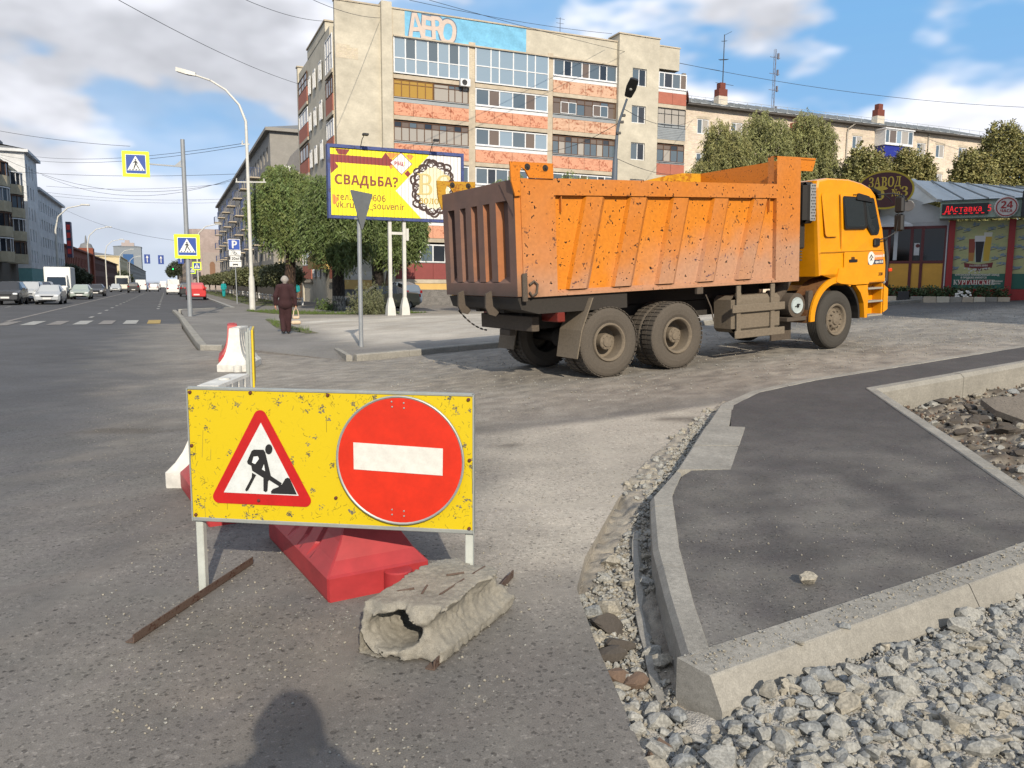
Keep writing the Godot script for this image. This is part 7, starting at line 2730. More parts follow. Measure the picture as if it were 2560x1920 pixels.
	for k in 6:
		var side := -13.4 if k < 5 else 5.0
		var u: float = [122.0, 168.0, 214.0, 275.0, 345.0, 150.0][k]
		if first == null:
			o = thing("street_lamp", "nearest street lamp on the far side, arm in front of the white wing", "street lamp", UV(u, side, 0.1), GA, "street lamps on the far pavement")
			mb = MB.new()
			mb.path([Vector3(0, 0, 0), Vector3(0, 8.4, 0), Vector3(0.4, 10.2, 0), Vector3(1.6, 11.4, 0), Vector3(3.2, 11.8, 0)], [0.15, 0.12, 0.09, 0.08, 0.07], 8)
			part(o, "post", mb, pale)
			mb = MB.new()
			mb.box(Vector3(3.7, 11.9, 0), Vector3(1.1, 0.2, 0.4), 0.05)
			part(o, "lamp_head", mb, pale)
			first = o
		else:
			dup(first, UV(u, side, 0.1), GA, ["", "street lamp before the red brick house, second on the far side", "third street lamp on the far side, beside the brick turret", "fourth street lamp on the far side, before the sunlit block", "farthest street lamp on the far side", "far street lamp behind the parking sign"][k])
	# far signs hung over the road
	for q in [[210.0, -4.2, "blue lane sign hung on a wire, the left one"], [214.0, -1.2, "blue lane sign hung on a wire, the middle one"], [205.0, 3.2, "blue lane sign hung on a wire, the right one"]]:
		o = thing("lane_sign", q[2], "road sign", UV(q[0], q[1], 7.3), GA, "blue lane signs over the street")
		mb = MB.new()
		mb.box(Vector3.ZERO, Vector3(1.3, 2.2, 0.05))
		part(o, "plate", mb, smat(Color(0.06, 0.22, 0.52), 0.5))
		mb = MB.new()
		mb.prism(P2([-0.08, -0.8, 0.08, -0.8, 0.08, 0.3, 0.3, 0.3, 0.0, 0.9, -0.3, 0.3, -0.08, 0.3]), 0.026, 0.04)
		part(o, "arrow", mb, white)
	for q in [[135.0, 4.4, 4.2, "far yellow-bordered crossing sign right of the road"], [170.0, 4.6, 4.0, "farther yellow-bordered crossing sign, lower of the two"]]:
		o = thing("crossing_sign_post", q[3], "road sign", UV(q[0], q[1], 0.1), GA)
		mb = MB.new()
		mb.tube(Vector3.ZERO, Vector3(0, 5.0, 0), 0.06, 0.05, 6)
		part(o, "post", mb, pole)
		crossing_face(o, "post_sign", 0.0, q[2], 0.1, 1.3)
	o = thing("traffic_light", "far traffic light showing green over the street", "traffic light", UV(240, 1.6, 0.0), GA)
	mb = MB.new()
	mb.tube(Vector3(2.0, 0, 0), Vector3(2.0, 6.5, 0), 0.08, 0.07, 8)
	mb.bar(Vector3(2.0, 6.2, 0), Vector3(0, 6.2, 0), 0.08, 0.08)
	mb.box(Vector3(0, 5.8, 0.1), Vector3(0.4, 1.1, 0.25), 0.04)
	part(o, "housing", mb, M.dark_metal)
	mb = MB.new()
	mb.lathe(Vector3(0, 5.45, 0.24), Vector3.BACK, [Vector2(0.2, 0.0), Vector2(0.15, 0.05), Vector2(0.0, 0.07)], 12)
	var green := smat(Color(0.05, 0.6, 0.35), 0.3)
	green.emission_enabled = true
	green.emission = Color(0.05, 0.8, 0.45)
	green.emission_energy_multiplier = 1.2
	part(o, "green_lamp", mb, green)
	var gl := OmniLight3D.new()
	gl.name = "green_light"
	gl.light_color = Color(0.1, 1.0, 0.5)
	gl.light_energy = 0.4
	gl.light_size = 0.15
	gl.omni_range = 8.0
	gl.shadow_enabled = true
	gl.position = Vector3(0, 5.45, 0.4)
	o.add_child(gl)
	# flag on a house
	o = thing("flag", "small white, blue and red flag on the house front", "flag", UV(74, 10.4, 5.0), GA)
	mb = MB.new()
	mb.tube(Vector3(0.8, -0.6, 0), Vector3(-0.9, 0.6, 0), 0.03, 0.03, 6)
	part(o, "staff", mb, white)
	for k in 3:
		mb = MB.new()
		for i in 6:
			var xa := -0.85 + i * 0.2
			var ya := 0.55 - i * 0.05 - k * 0.27 + sin(i * 1.1) * 0.05
			var yb := 0.55 - (i + 1) * 0.05 - k * 0.27 + sin((i + 1) * 1.1) * 0.05
			mb.quad(Vector3(xa, ya - 0.27, sin(i * 1.3) * 0.08), Vector3(xa + 0.2, yb - 0.27, sin((i + 1) * 1.3) * 0.08), Vector3(xa + 0.2, yb, sin((i + 1) * 1.3) * 0.08), Vector3(xa, ya, sin(i * 1.3) * 0.08))
		part(o, "stripe", mb, smat([Color(0.8, 0.8, 0.8), Color(0.1, 0.25, 0.65), Color(0.75, 0.12, 0.12)][k], 0.8))
	# overhead wires
	var wm := smat(Color(0.16, 0.17, 0.19), 0.7)
	var wires := [[-15.09, 9.41, 45.3, -58.57, 16.45, 92, 0.9], [-15.09, 9.27, 45.3, -58.6, 16.0, 92, 0.9], [-27.19, 12.43, 80, -63.84, 15.33, 100, 0.4], [-30.93, 13.18, 90, -63.72, 16.99, 100, 2.6], [-30.92, 13.41, 90, -64.52, 16.16, 110, 2.4], [-83.81, 14.99, 150, -46.32, 7.4, 110, 0.8], [-43.0, 16.39, 120, -69.85, 15.86, 120, 0.6], [-46.67, 15.21, 130, -75.74, 16.07, 130, 0.6], [-54.42, 16.64, 150, -87.43, 17.76, 150, 0.6], [-16.3, 13.15, 34, -16.31, 16.67, 62, 0.3], [-13.01, 15.23, 40, -13.13, 19.51, 56.5, 0.2], [-10.23, 15.93, 42, -9.14, 19.58, 56, 0.2], [-5.73, 16.98, 45, 7.36, 20.48, 62, 0.2], [-4.65, 16.99, 45, 20.17, 22.57, 80, 0.3], [4.97, 9.21, 38, 2.32, 11.01, 57, 0.3], [5.18, 9.8, 38, 15.73, 16.02, 70, 0.7], [4.91, 7.54, 38, 14.98, 11.02, 66, 0.5], [14.09, 20.56, 70, 47.08, 18.19, 75, 0.6], [-50.78, 16.41, 80, -37.99, 15.03, 80, 0.2]]
	var wl := ["upper wire from the tall lamp to the left houses", "lower wire from the tall lamp to the left houses", "dark taut wire across the main street", "wire that sags most across the main street", "second sagging wire across the main street", "thick wire that falls towards the crossing sign", "faint upper wire far across the street", "faint middle wire far across the street", "faint lowest wire far across the street", "wire crossing the open sky left of the apartment block", "wire to the top left of the apartment block", "wire over the block's corner wall", "wire over the blue mural", "wire rising over the apartment block's roof", "wire from the right lamp down to the loggias", "wire from the right lamp towards the brick house", "lowest wire from the right lamp", "long faint wire above the brick house roof", "short wire at the top left"]
	for k in wires.size():
		var w: Array = wires[k]
		var a := W(w[0], w[2], w[1])
		var b := W(w[3], w[5], w[4])
		mb = MB.new()
		var ps := []
		for i in 13:
			var t := i / 12.0
			ps.append(a.lerp(b, t) - a - Vector3(0, w[6] * 4.0 * t * (1.0 - t), 0))
		mb.path(ps, 0.014 if w[2] < 70 else 0.02, 5)
		var n := part(self, "overhead_wire", mb, wm, a)
		tag(n, wl[k], "wire", "overhead wires")

func build_kiosk() -> void:
	var o := thing("kiosk", "shaded beer kiosk with grey seam roof, red posts and poster panels", "building", W(16.05, 29.0, 1.05), deg_to_rad(-28.0))
	var red := tmat(Color(0.58, 0.11, 0.11), "paint", 0.6, 0.5)
	var maroon := tmat(Color(0.34, 0.09, 0.10), "paint", 0.6, 0.5)
	var wht := tmat(Color(0.72, 0.73, 0.74), "paint", 0.5, 0.6)
	var yel := tmat(Color(0.80, 0.60, 0.22), "paint", 0.5, 0.6)
	var dark := smat(Color(0.035, 0.035, 0.04), 0.08)
	var roofm := tmat(Color(0.72, 0.74, 0.74), "plaster", 0.5, 0.55)
	var mb := MB.new()
	mb.span(Vector3(-4.2, 0, -4.5), Vector3(4.5, 2.95, -0.14))
	part(o, "wall", mb, wht)
	mb = MB.new()
	mb.span(Vector3(-3.4, 0.0, -0.13), Vector3(4.5, 0.52, -0.01))
	part(o, "red_base", mb, red)
	for x in [-0.08, 1.78, 4.2]:
		mb = MB.new()
		mb.span(Vector3(x - 0.09, 0.0, -0.12), Vector3(x + 0.11, 2.98, 0.06))
		part(o, "post", mb, red)
	mb = MB.new()
	mb.span(Vector3(-0.23, 0.5, -0.1), Vector3(-0.19, 2.82, 0.03))
	part(o, "white_edge", mb, wht)
	# door and windows: dark glass above, yellow panel below, maroon frame
	var xs := [-3.3, -2.12, -1.36, -1.0, -0.24]
	for i in 4:
		mb = MB.new()
		mb.span(Vector3(xs[i] + 0.05, 0.55, -0.12), Vector3(xs[i + 1] - 0.05, 1.45, -0.03))
		part(o, "yellow_panel", mb, yel)
		mb = MB.new()
		mb.span(Vector3(xs[i] + 0.05, 1.55, -0.12), Vector3(xs[i + 1] - 0.05, 2.72, -0.05))
		part(o, "dark_window", mb, dark)
	for x in xs:
		mb = MB.new()
		mb.span(Vector3(x - 0.05, 0.5, -0.12), Vector3(x + 0.05, 2.8, 0.0))
		part(o, "frame_post", mb, maroon)
	mb = MB.new()
	mb.span(Vector3(-3.3, 1.45, -0.12), Vector3(-0.25, 1.55, -0.015))
	mb.span(Vector3(-3.3, 2.72, -0.12), Vector3(-0.25, 2.82, -0.015))
	part(o, "frame_rail", mb, maroon)
	mb = MB.new()
	mb.span(Vector3(-1.96, 1.58, -0.06), Vector3(-1.83, 2.7, -0.035))
	part(o, "curtain", mb, wht)
	mb = MB.new()
	mb.span(Vector3(-1.27, 1.75, -0.05), Vector3(-1.09, 2.2, -0.03))
	part(o, "notice", mb, wht)
	mb = MB.new()
	mb.lathe(Vector3(-1.15, 2.1, -0.03), Vector3.BACK, [Vector2(0.07, 0.0), Vector2(0.07, 0.006), Vector2(0.04, 0.006), Vector2(0.0, 0.006)], 16)
	part(o, "notice_mark", mb, maroon)
	# poster of beer glasses
	var im := Image.create_empty(512, 640, false, Image.FORMAT_RGB8)
	im.fill(Color(0.62, 0.62, 0.44))
	var r := RandomNumberGenerator.new()
	r.seed = 8
	for k in 260:
		var p := Vector2(r.randf() * 512, r.randf() * 500)
		var cc := Color(0.66, 0.66, 0.46).lerp(Color(0.56, 0.60, 0.42), r.randf())
		im.fill_rect(Rect2i(int(p.x), int(p.y), r.randi_range(20, 70), r.randi_range(6, 20)), cc)
	for k in 17:
		var p: Vector2 = [Vector2(40, 60), Vector2(190, 30), Vector2(340, 70), Vector2(440, 50), Vector2(60, 160), Vector2(20, 240), Vector2(90, 250), Vector2(430, 150), Vector2(380, 250), Vector2(460, 260), Vector2(30, 340), Vector2(400, 350), Vector2(120, 370), Vector2(460, 400), Vector2(20, 440), Vector2(110, 80), Vector2(470, 320)][k]
		for i in 26:
			im.fill_rect(Rect2i(int(p.x + r.randfn() * 20.0), int(p.y + r.randfn() * 8.0), 16, 6), Color(0.40, 0.48, 0.55))
		for i in 9:
			im.fill_rect(Rect2i(int(p.x - 35 + i * 8), int(p.y + 26 - i * 2), 6, 7), Color(0.16, 0.15, 0.12))
	var g := func(x: float, w0: float, w1: float, y0: float, y1: float, c: Color) -> void:
		fill_poly(im, PackedVector2Array([Vector2(x - w0, y0), Vector2(x + w0, y0), Vector2(x + w1, y1), Vector2(x - w1, y1)]), c)
	g.call(175.0, 34.0, 24.0, 170.0, 380.0, Color(0.52, 0.22, 0.14))
	g.call(175.0, 27.0, 22.0, 300.0, 380.0, Color(0.62, 0.42, 0.18))
	g.call(322.0, 38.0, 26.0, 150.0, 380.0, Color(0.70, 0.58, 0.18))
	g.call(322.0, 40.0, 38.0, 110.0, 150.0, Color(0.74, 0.74, 0.70))
	g.call(248.0, 50.0, 30.0, 150.0, 390.0, Color(0.62, 0.66, 0.70))
	g.call(248.0, 42.0, 24.0, 195.0, 390.0, Color(0.05, 0.05, 0.09))
	g.call(248.0, 52.0, 50.0, 140.0, 195.0, Color(0.76, 0.76, 0.76))
	for k in 60:
		im.fill_rect(Rect2i(int(250 + r.randfn() * 60.0), int(450 + r.randfn() * 14.0), 14, 10), Color(0.7, 0.72, 0.72) if k % 3 else Color(0.3, 0.12, 0.12))
	fill_poly(im, PackedVector2Array([Vector2(110, 395), Vector2(250, 412), Vector2(390, 392), Vector2(382, 436), Vector2(250, 452), Vector2(118, 438)]), Color(0.40, 0.10, 0.11))
	im.fill_rect(Rect2i(0, 500, 512, 140), Color(0.07, 0.33, 0.28))
	var pm := uvmat(ImageTexture.create_from_image(im), 0.5)
	for q in [[0.03, 1.69], [1.89, 4.11]]:
		mb = MB.new()
		mb.quad(Vector3(q[0], 0.54, -0.03), Vector3(q[1], 0.54, -0.03), Vector3(q[1], 2.95, -0.03), Vector3(q[0], 2.95, -0.03))
		part(o, "poster", mb, pm)
	var lw := smat(Color(0.80, 0.78, 0.74), 0.6)
	letters(o, "poster_title", "КУРГАНСКИЕ", 0.17, lw, Vector3(0.74, 0.76, -0.018), true, "Droid Serif", 0.78)
	letters(o, "poster_line", "КУРГАНСКИЙ ПИВОВАРЕННЫЙ ЗАВОД", 0.07, lw, Vector3(0.82, 1.03, -0.02), true, "Droid Sans", 0.75)
	letters(o, "poster_line", "В ПРОДАЖЕ ИМЕЮТСЯ", 0.07, lw, Vector3(0.72, 0.93, -0.02), true, "Droid Sans", 0.75)
	letters(o, "poster_line", "РАЗЛИВНЫЕ", 0.055, lw, Vector3(1.47, 0.80, -0.02), true, "Droid Sans", 0.7)
	letters(o, "poster_line", "НАПИТКИ", 0.055, lw, Vector3(1.44, 0.72, -0.02), true, "Droid Sans", 0.7)
	mb = MB.new()
	mb.prism(P2([0.25, 0.67, 1.25, 0.70, 1.27, 0.86, 0.24, 0.83]), -0.028, -0.024)
	part(o, "title_ribbon", mb, smat(Color(0.50, 0.10, 0.12), 0.6))
	letters(o, "poster_ribbon", "РАЗЛИВНОЕ ПИВО", 0.06, lw, Vector3(0.85, 1.36, -0.02), true, "Droid Serif", 0.7)
	# fascia, roof
	var mint := tmat(Color(0.62, 0.70, 0.65), "plaster", 0.5, 0.7)
	mb = MB.new()
	mb.span(Vector3(-0.5, 3.02, -0.1), Vector3(4.6, 3.62, 0.72))
	part(o, "fascia", mb, mint)
	mb = MB.new()
	mb.prism(P2([-4.2, 2.95, -0.2, 2.95, -0.2, 3.35, -2.1, 4.1, -4.2, 4.1]), -0.3, -0.12)
	part(o, "gable", mb, wht)
	# the roof: eave along the fascia, ridge runs back along the side street
	var e0 := Vector3(-0.55, 3.64, 0.8)
	var e1 := Vector3(4.7, 3.64, 0.8)
	var inv := o.transform.affine_inverse()
	var r0: Vector3 = inv * W(15.6, 31.4, 5.78)
	var r1: Vector3 = inv * W(22.2, 34.4, 5.9)
	mb = MB.new()
	mb.quad(e0, e1, r1, r0)
	mb.tri(e0, r0, Vector3(-3.2, 3.5, -3.4))
	mb.quad(e0 - Vector3(0, 0.05, 0), r0 - Vector3(0, 0.05, 0), r1 - Vector3(0, 0.05, 0), e1 - Vector3(0, 0.05, 0))
	part(o, "roof", mb, roofm)
	for k in 8:
		var t := k / 7.0
		mb = MB.new()
		mb.bar(e0.lerp(e1, t) + Vector3(0, 0.02, 0), r0.lerp(r1, t) + Vector3(0, 0.02, 0), 0.03, 0.05)
		part(o, "roof_seam", mb, tmat(Color(0.45, 0.47, 0.48), "paint", 0.6, 0.5))
	mb = MB.new()
	mb.bar(r0, e0, 0.16, 0.10)
	part(o, "verge", mb, roofm)
	# canopy over the door
	mb = MB.new()
	mb.quad(Vector3(-3.6, 2.9, 0.0), Vector3(-3.6, 2.9, 0.5), Vector3(-1.35, 2.86, 0.5), Vector3(-2.2, 3.25, 0.0))
	mb.quad(Vector3(-3.6, 2.8, 0.5), Vector3(-1.35, 2.78, 0.5), Vector3(-1.35, 2.86, 0.5), Vector3(-3.6, 2.9, 0.5))
	part(o, "door_canopy", mb, wht)
	# running-text display
	mb = MB.new()
	mb.span(Vector3(-0.45, 3.12, 0.74), Vector3(0.98, 3.50, 0.84))
	part(o, "display", mb, smat(Color(0.02, 0.02, 0.025), 0.4))
	var led := smat(Color(0.5, 0.05, 0.06), 0.5)
	led.emission_enabled = true
	led.emission = Color(0.9, 0.10, 0.14)
	led.emission_energy_multiplier = 0.9
	letters(o, "display_text", "ДАставка 5", 0.21, led, Vector3(0.36, 3.32, 0.845), false, "Droid Sans Mono", 0.82)
	mb = MB.new()
	for k in 8:
		mb.box(Vector3(-0.38 + k * 0.17, 3.16, 0.845), Vector3(0.09, 0.025, 0.006))
	part(o, "display_dots", mb, led).set_meta("kind", "stuff")
	var al := AreaLight3D.new()
	al.name = "display_light"
	al.area_size = Vector2(1.3, 0.3)
	al.light_color = Color(1.0, 0.12, 0.15)
	al.light_energy = 0.05
	al.shadow_enabled = true
	al.position = Vector3(0.27, 3.31, 0.9)
	al.rotation.y = PI
	o.add_child(al)
	# round 24 hours sign
	mb = MB.new()
	mb.lathe(Vector3(1.5, 3.33, 0.75), Vector3.BACK, [Vector2(0.36, 0.0), Vector2(0.36, 0.14), Vector2(0.34, 0.16), Vector2(0.0, 0.16)], 36)
	part(o, "round_sign", mb, tmat(Color(0.74, 0.73, 0.72), "paint", 0.8, 0.5))
	mb = MB.new()
	var rr := []
	for k in 33:
		var a := TAU * k / 32.0
		rr.append(Vector3(1.5 + cos(a) * 0.30, 3.33 + sin(a) * 0.30, 0.915))
	mb.path(rr, 0.018, 6, false)
	part(o, "round_sign_ring", mb, red)
	letters(o, "round_sign_text", "24", 0.24, red, Vector3(1.5, 3.40, 0.92), true)
	letters(o, "round_sign_text", "ЧАСА", 0.1, red, Vector3(1.5, 3.20, 0.92), true)
	mb = MB.new()
	mb.span(Vector3(1.95, 3.0, 0.74), Vector3(2.15, 3.85, 0.95))
	part(o, "lamp_box", mb, M.dark_metal)
	# oval name board on the gable
	mb = MB.new()
	mb.prism(ellipse(Vector2(-2.35, 4.12), 0.98, 0.70, 40), 0.55, 0.62)
	part(o, "name_board_rim", mb, smat(Color(0.66, 0.58, 0.12), 0.5))
	mb = MB.new()
	mb.prism(ellipse(Vector2(-2.35, 4.12), 0.91, 0.63, 40), 0.60, 0.63)
	part(o, "name_board", mb, smat(Color(0.25, 0.055, 0.07), 0.5))
	var gold := smat(Color(0.72, 0.62, 0.20), 0.5)
	letters(o, "name_text", "ЗАВОД", 0.36, gold, Vector3(-2.37, 4.40, 0.634), true, "Droid Serif", 0.62)
	letters(o, "name_text", "№", 0.26, gold, Vector3(-1.98, 4.0, 0.634), true, "Droid Serif", 0.8)
	letters(o, "name_text", "3", 0.34, gold, Vector3(-1.69, 4.04, 0.634), true, "Droid Serif")
	mb = MB.new()
	mb.prism(ellipse(Vector2(-2.5, 3.95), 0.16, 0.2, 10), 0.63, 0.64)
	mb.prism(ellipse(Vector2(-2.5, 4.17), 0.26, 0.07, 10), 0.642, 0.65)
	part(o, "name_emblem", mb, gold)
	mb = MB.new()
	mb.span(Vector3(-2.6, 3.2, -0.1), Vector3(-2.5, 3.8, 0.56))
	part(o, "board_bracket", mb, M.dark_metal)
	# planter of pale blocks with plants
	var pl := thing("planter", "low planter of pale concrete blocks in front of the kiosk", "planter", W(15.85, 28.55, 1.05), deg_to_rad(-28.0))
	var bx := [-3.0, -2.4, -1.75, -1.3, -0.88, -0.45, -0.02, 0.36, 0.72, 1.08, 1.45, 1.82]
	for i in bx.size() - 1:
		if i == 2:
			continue
		mb = MB.new()
		mb.span(Vector3(bx[i] + 0.006, 0.0, 0.0), Vector3(bx[i + 1] - 0.006, 0.24, 0.2), 0.012)
		part(pl, "block", mb, [M.kerb, M.slab, M.plaster][i % 3])
	mb = MB.new()
	mb.span(Vector3(-3.0, 0, -0.35), Vector3(1.82, 0.2, 0.0))
	part(pl, "soil", mb, M.dirt)
	mb = MB.new()
	mb.span(Vector3(-1.72, -0.02, 0.0), Vector3(-1.34, 0.42, 0.22), 0.01)
	part(pl, "litter_bin", mb, M.dark_metal)
	mb = MB.new()
	mb.span(Vector3(-3.0, 0.26, -0.1), Vector3(-2.45, 0.62, 0.2), 0.02)
	part(pl, "step_block", mb, M.kerb)
	sprigs(pl, "leaves", func(_i): return Vector3(rng.randf_range(-2.4, 1.75), 0.2 + rng.randf() * 0.34 * (1.0 + 0.5 * n1.get_noise_1d(rng.randf() * 9.0)), rng.randf_range(-0.3, 0.05)), 420, 0.11, Color(0.05, 0.08, 0.03), 0.0, 1)
	mb = MB.new()
	for k in 26:
		var c := Vector3(0.12 + rng.randf() * 0.5, 0.2 + rng.randf() * 0.28, 0.05 + rng.randf() * 0.12)
		mb.lathe(c, Vector3(0.1, 0.3, 1), [Vector2(0.04, 0.0), Vector2(0.0, 0.015)], 6)
	part(pl, "white_flowers", mb, smat(Color(0.82, 0.82, 0.80), 0.7)).set_meta("kind", "stuff")

var leaf_meshes := {}
func leaf_mesh(kind: int) -> Mesh:
	# kind 0: drooping willow sprig; 1: broad leaf cluster; 2: needles
	if leaf_meshes.has(kind):
		return leaf_meshes[kind]
	var m := smat(Color.WHITE, 0.65)
	m.vertex_color_use_as_albedo = true
	m.backlight_enabled = true
	m.backlight = Color(0.10, 0.14, 0.03)
	var mb := MB.new()
	var r := RandomNumberGenerator.new()
	r.seed = 40 + kind
	var n: int = [9, 8, 9][kind]
	for i in n:
		var b := Vector3.ZERO
		var dir := Vector3.ZERO
		var l := 1.0
		var w := 0.2
		if kind == 0:
			b = Vector3(r.randf_range(-0.2, 0.2), 0.4 - i * 0.22, r.randf_range(-0.2, 0.2))
			dir = Vector3(r.randf_range(-1, 1), r.randf_range(-1.3, -0.3), r.randf_range(-1, 1)).normalized()
			l = r.randf_range(0.8, 1.2)
			w = 0.135
		elif kind == 1:
			b = Vector3(r.randf_range(-0.5, 0.5), r.randf_range(-0.4, 0.4), r.randf_range(-0.5, 0.5))
			dir = Vector3(r.randf_range(-1, 1), r.randf_range(-0.6, 0.6), r.randf_range(-1, 1)).normalized()
			l = r.randf_range(0.6, 0.95)
			w = 0.24
		else:
			b = Vector3(0, 0, 0)
			dir = Vector3(r.randf_range(-1, 1), r.randf_range(-0.5, 0.3), r.randf_range(-1, 1)).normalized()
			l = 1.0
			w = 0.12
		var s := dir.cross(Vector3(r.randf_range(-1, 1), r.randf_range(-1, 1), r.randf_range(-1, 1))).normalized() * w
		var mid := b + dir * l * 0.45
		mb.tri(b, mid + s, b + dir * l)
		mb.tri(b, b + dir * l, mid - s)
	leaf_meshes[kind] = mb.mesh(m)
	return leaf_meshes[kind]

func sprigs(parent: Node, called: String, where: Callable, count: int, size: float, tone: Color, warm := 0.2, kind := 0) -> MultiMeshInstance3D:
	var mm := MultiMesh.new()
	mm.transform_format = MultiMesh.TRANSFORM_3D
	mm.use_colors = true
	mm.mesh = leaf_mesh(kind)
	mm.instance_count = count
	for i in count:
		var p: Vector3 = where.call(i)
		var s := size * rng.randf_range(0.7, 1.35)
		var b := Basis(Vector3.UP, rng.randf() * TAU) * Basis(Vector3.RIGHT, rng.randf_range(-0.5, 0.5))
		mm.set_instance_transform(i, Transform3D(b.scaled(Vector3(s, s, s)), p))
		var k := rng.randf_range(0.65, 1.4)
		var c := tone * k
		c = c.lerp(Color(tone.g * 1.25, tone.g * 1.05, tone.b) * k, rng.randf() * warm)
		mm.set_instance_color(i, c)
	var o := MultiMeshInstance3D.new()
	o.multimesh = mm
	o.name = called
	parent.add_child(o, true)
	o.set_meta("kind", "stuff")
	return o

func crown(o: Node3D, lobes: Array, count: int, size: float, tone: Color, warm: float, kind: int, droop := 0.0) -> void:
	# lobes: [x, y, z, radius, squash]
	var tot := 0.0
	for l in lobes:
		tot += l[3] * l[3]
	var cur := {"p": Vector3.ZERO, "left": 0}
	sprigs(o, "crown", func(_i):
		if cur.left > 0:
			cur.left -= 1
			cur.p += Vector3(rng.randf_range(-0.06, 0.06), -size * 1.3, rng.randf_range(-0.06, 0.06))
			return cur.p
		var q := rng.randf() * tot
		var l: Array = lobes[0]
		for e in lobes:
			q -= e[3] * e[3]
			if q <= 0:
				l = e
				break
		var d := Vector3(rng.randfn(), rng.randfn(), rng.randfn()).normalized()
		# clumps: pull the samples towards a few directions
		var g := n2.get_noise_3d(d.x * 1.6 + l[0], d.y * 1.6 + l[1], d.z * 1.6)
		var rr: float = l[3] * pow(rng.randf(), 0.28) * (0.88 + 0.34 * g)
		var p := Vector3(l[0], l[1], l[2]) + Vector3(d.x, d.y * l[4], d.z) * rr
		if droop > 0.0 and d.y < 0.35 and rng.randf() < droop:
			cur.left = rng.randi_range(2, 5)
		cur.p = p
		return p, count, size, tone, warm, kind)

func limbs(o: Node3D, trunk: Array, radii: Array, ends: Array, r: float, m: Material) -> void:
	var mb := MB.new()
	mb.path(trunk, radii, 10)
	part(o, "trunk", mb, m)
	for e in ends:
		mb = MB.new()
		var a: Vector3 = trunk[trunk.size() - 1 - (1 if rng.randf() < 0.4 and trunk.size() > 2 else 0)]
		var b: Vector3 = e
		var mid := a.lerp(b, 0.5) + Vector3(rng.randf_range(-0.2, 0.2), 0.25, rng.randf_range(-0.2, 0.2))
		mb.path([a, mid, b], [r, r * 0.65, r * 0.2], 6)
		part(o, "limb", mb, m)

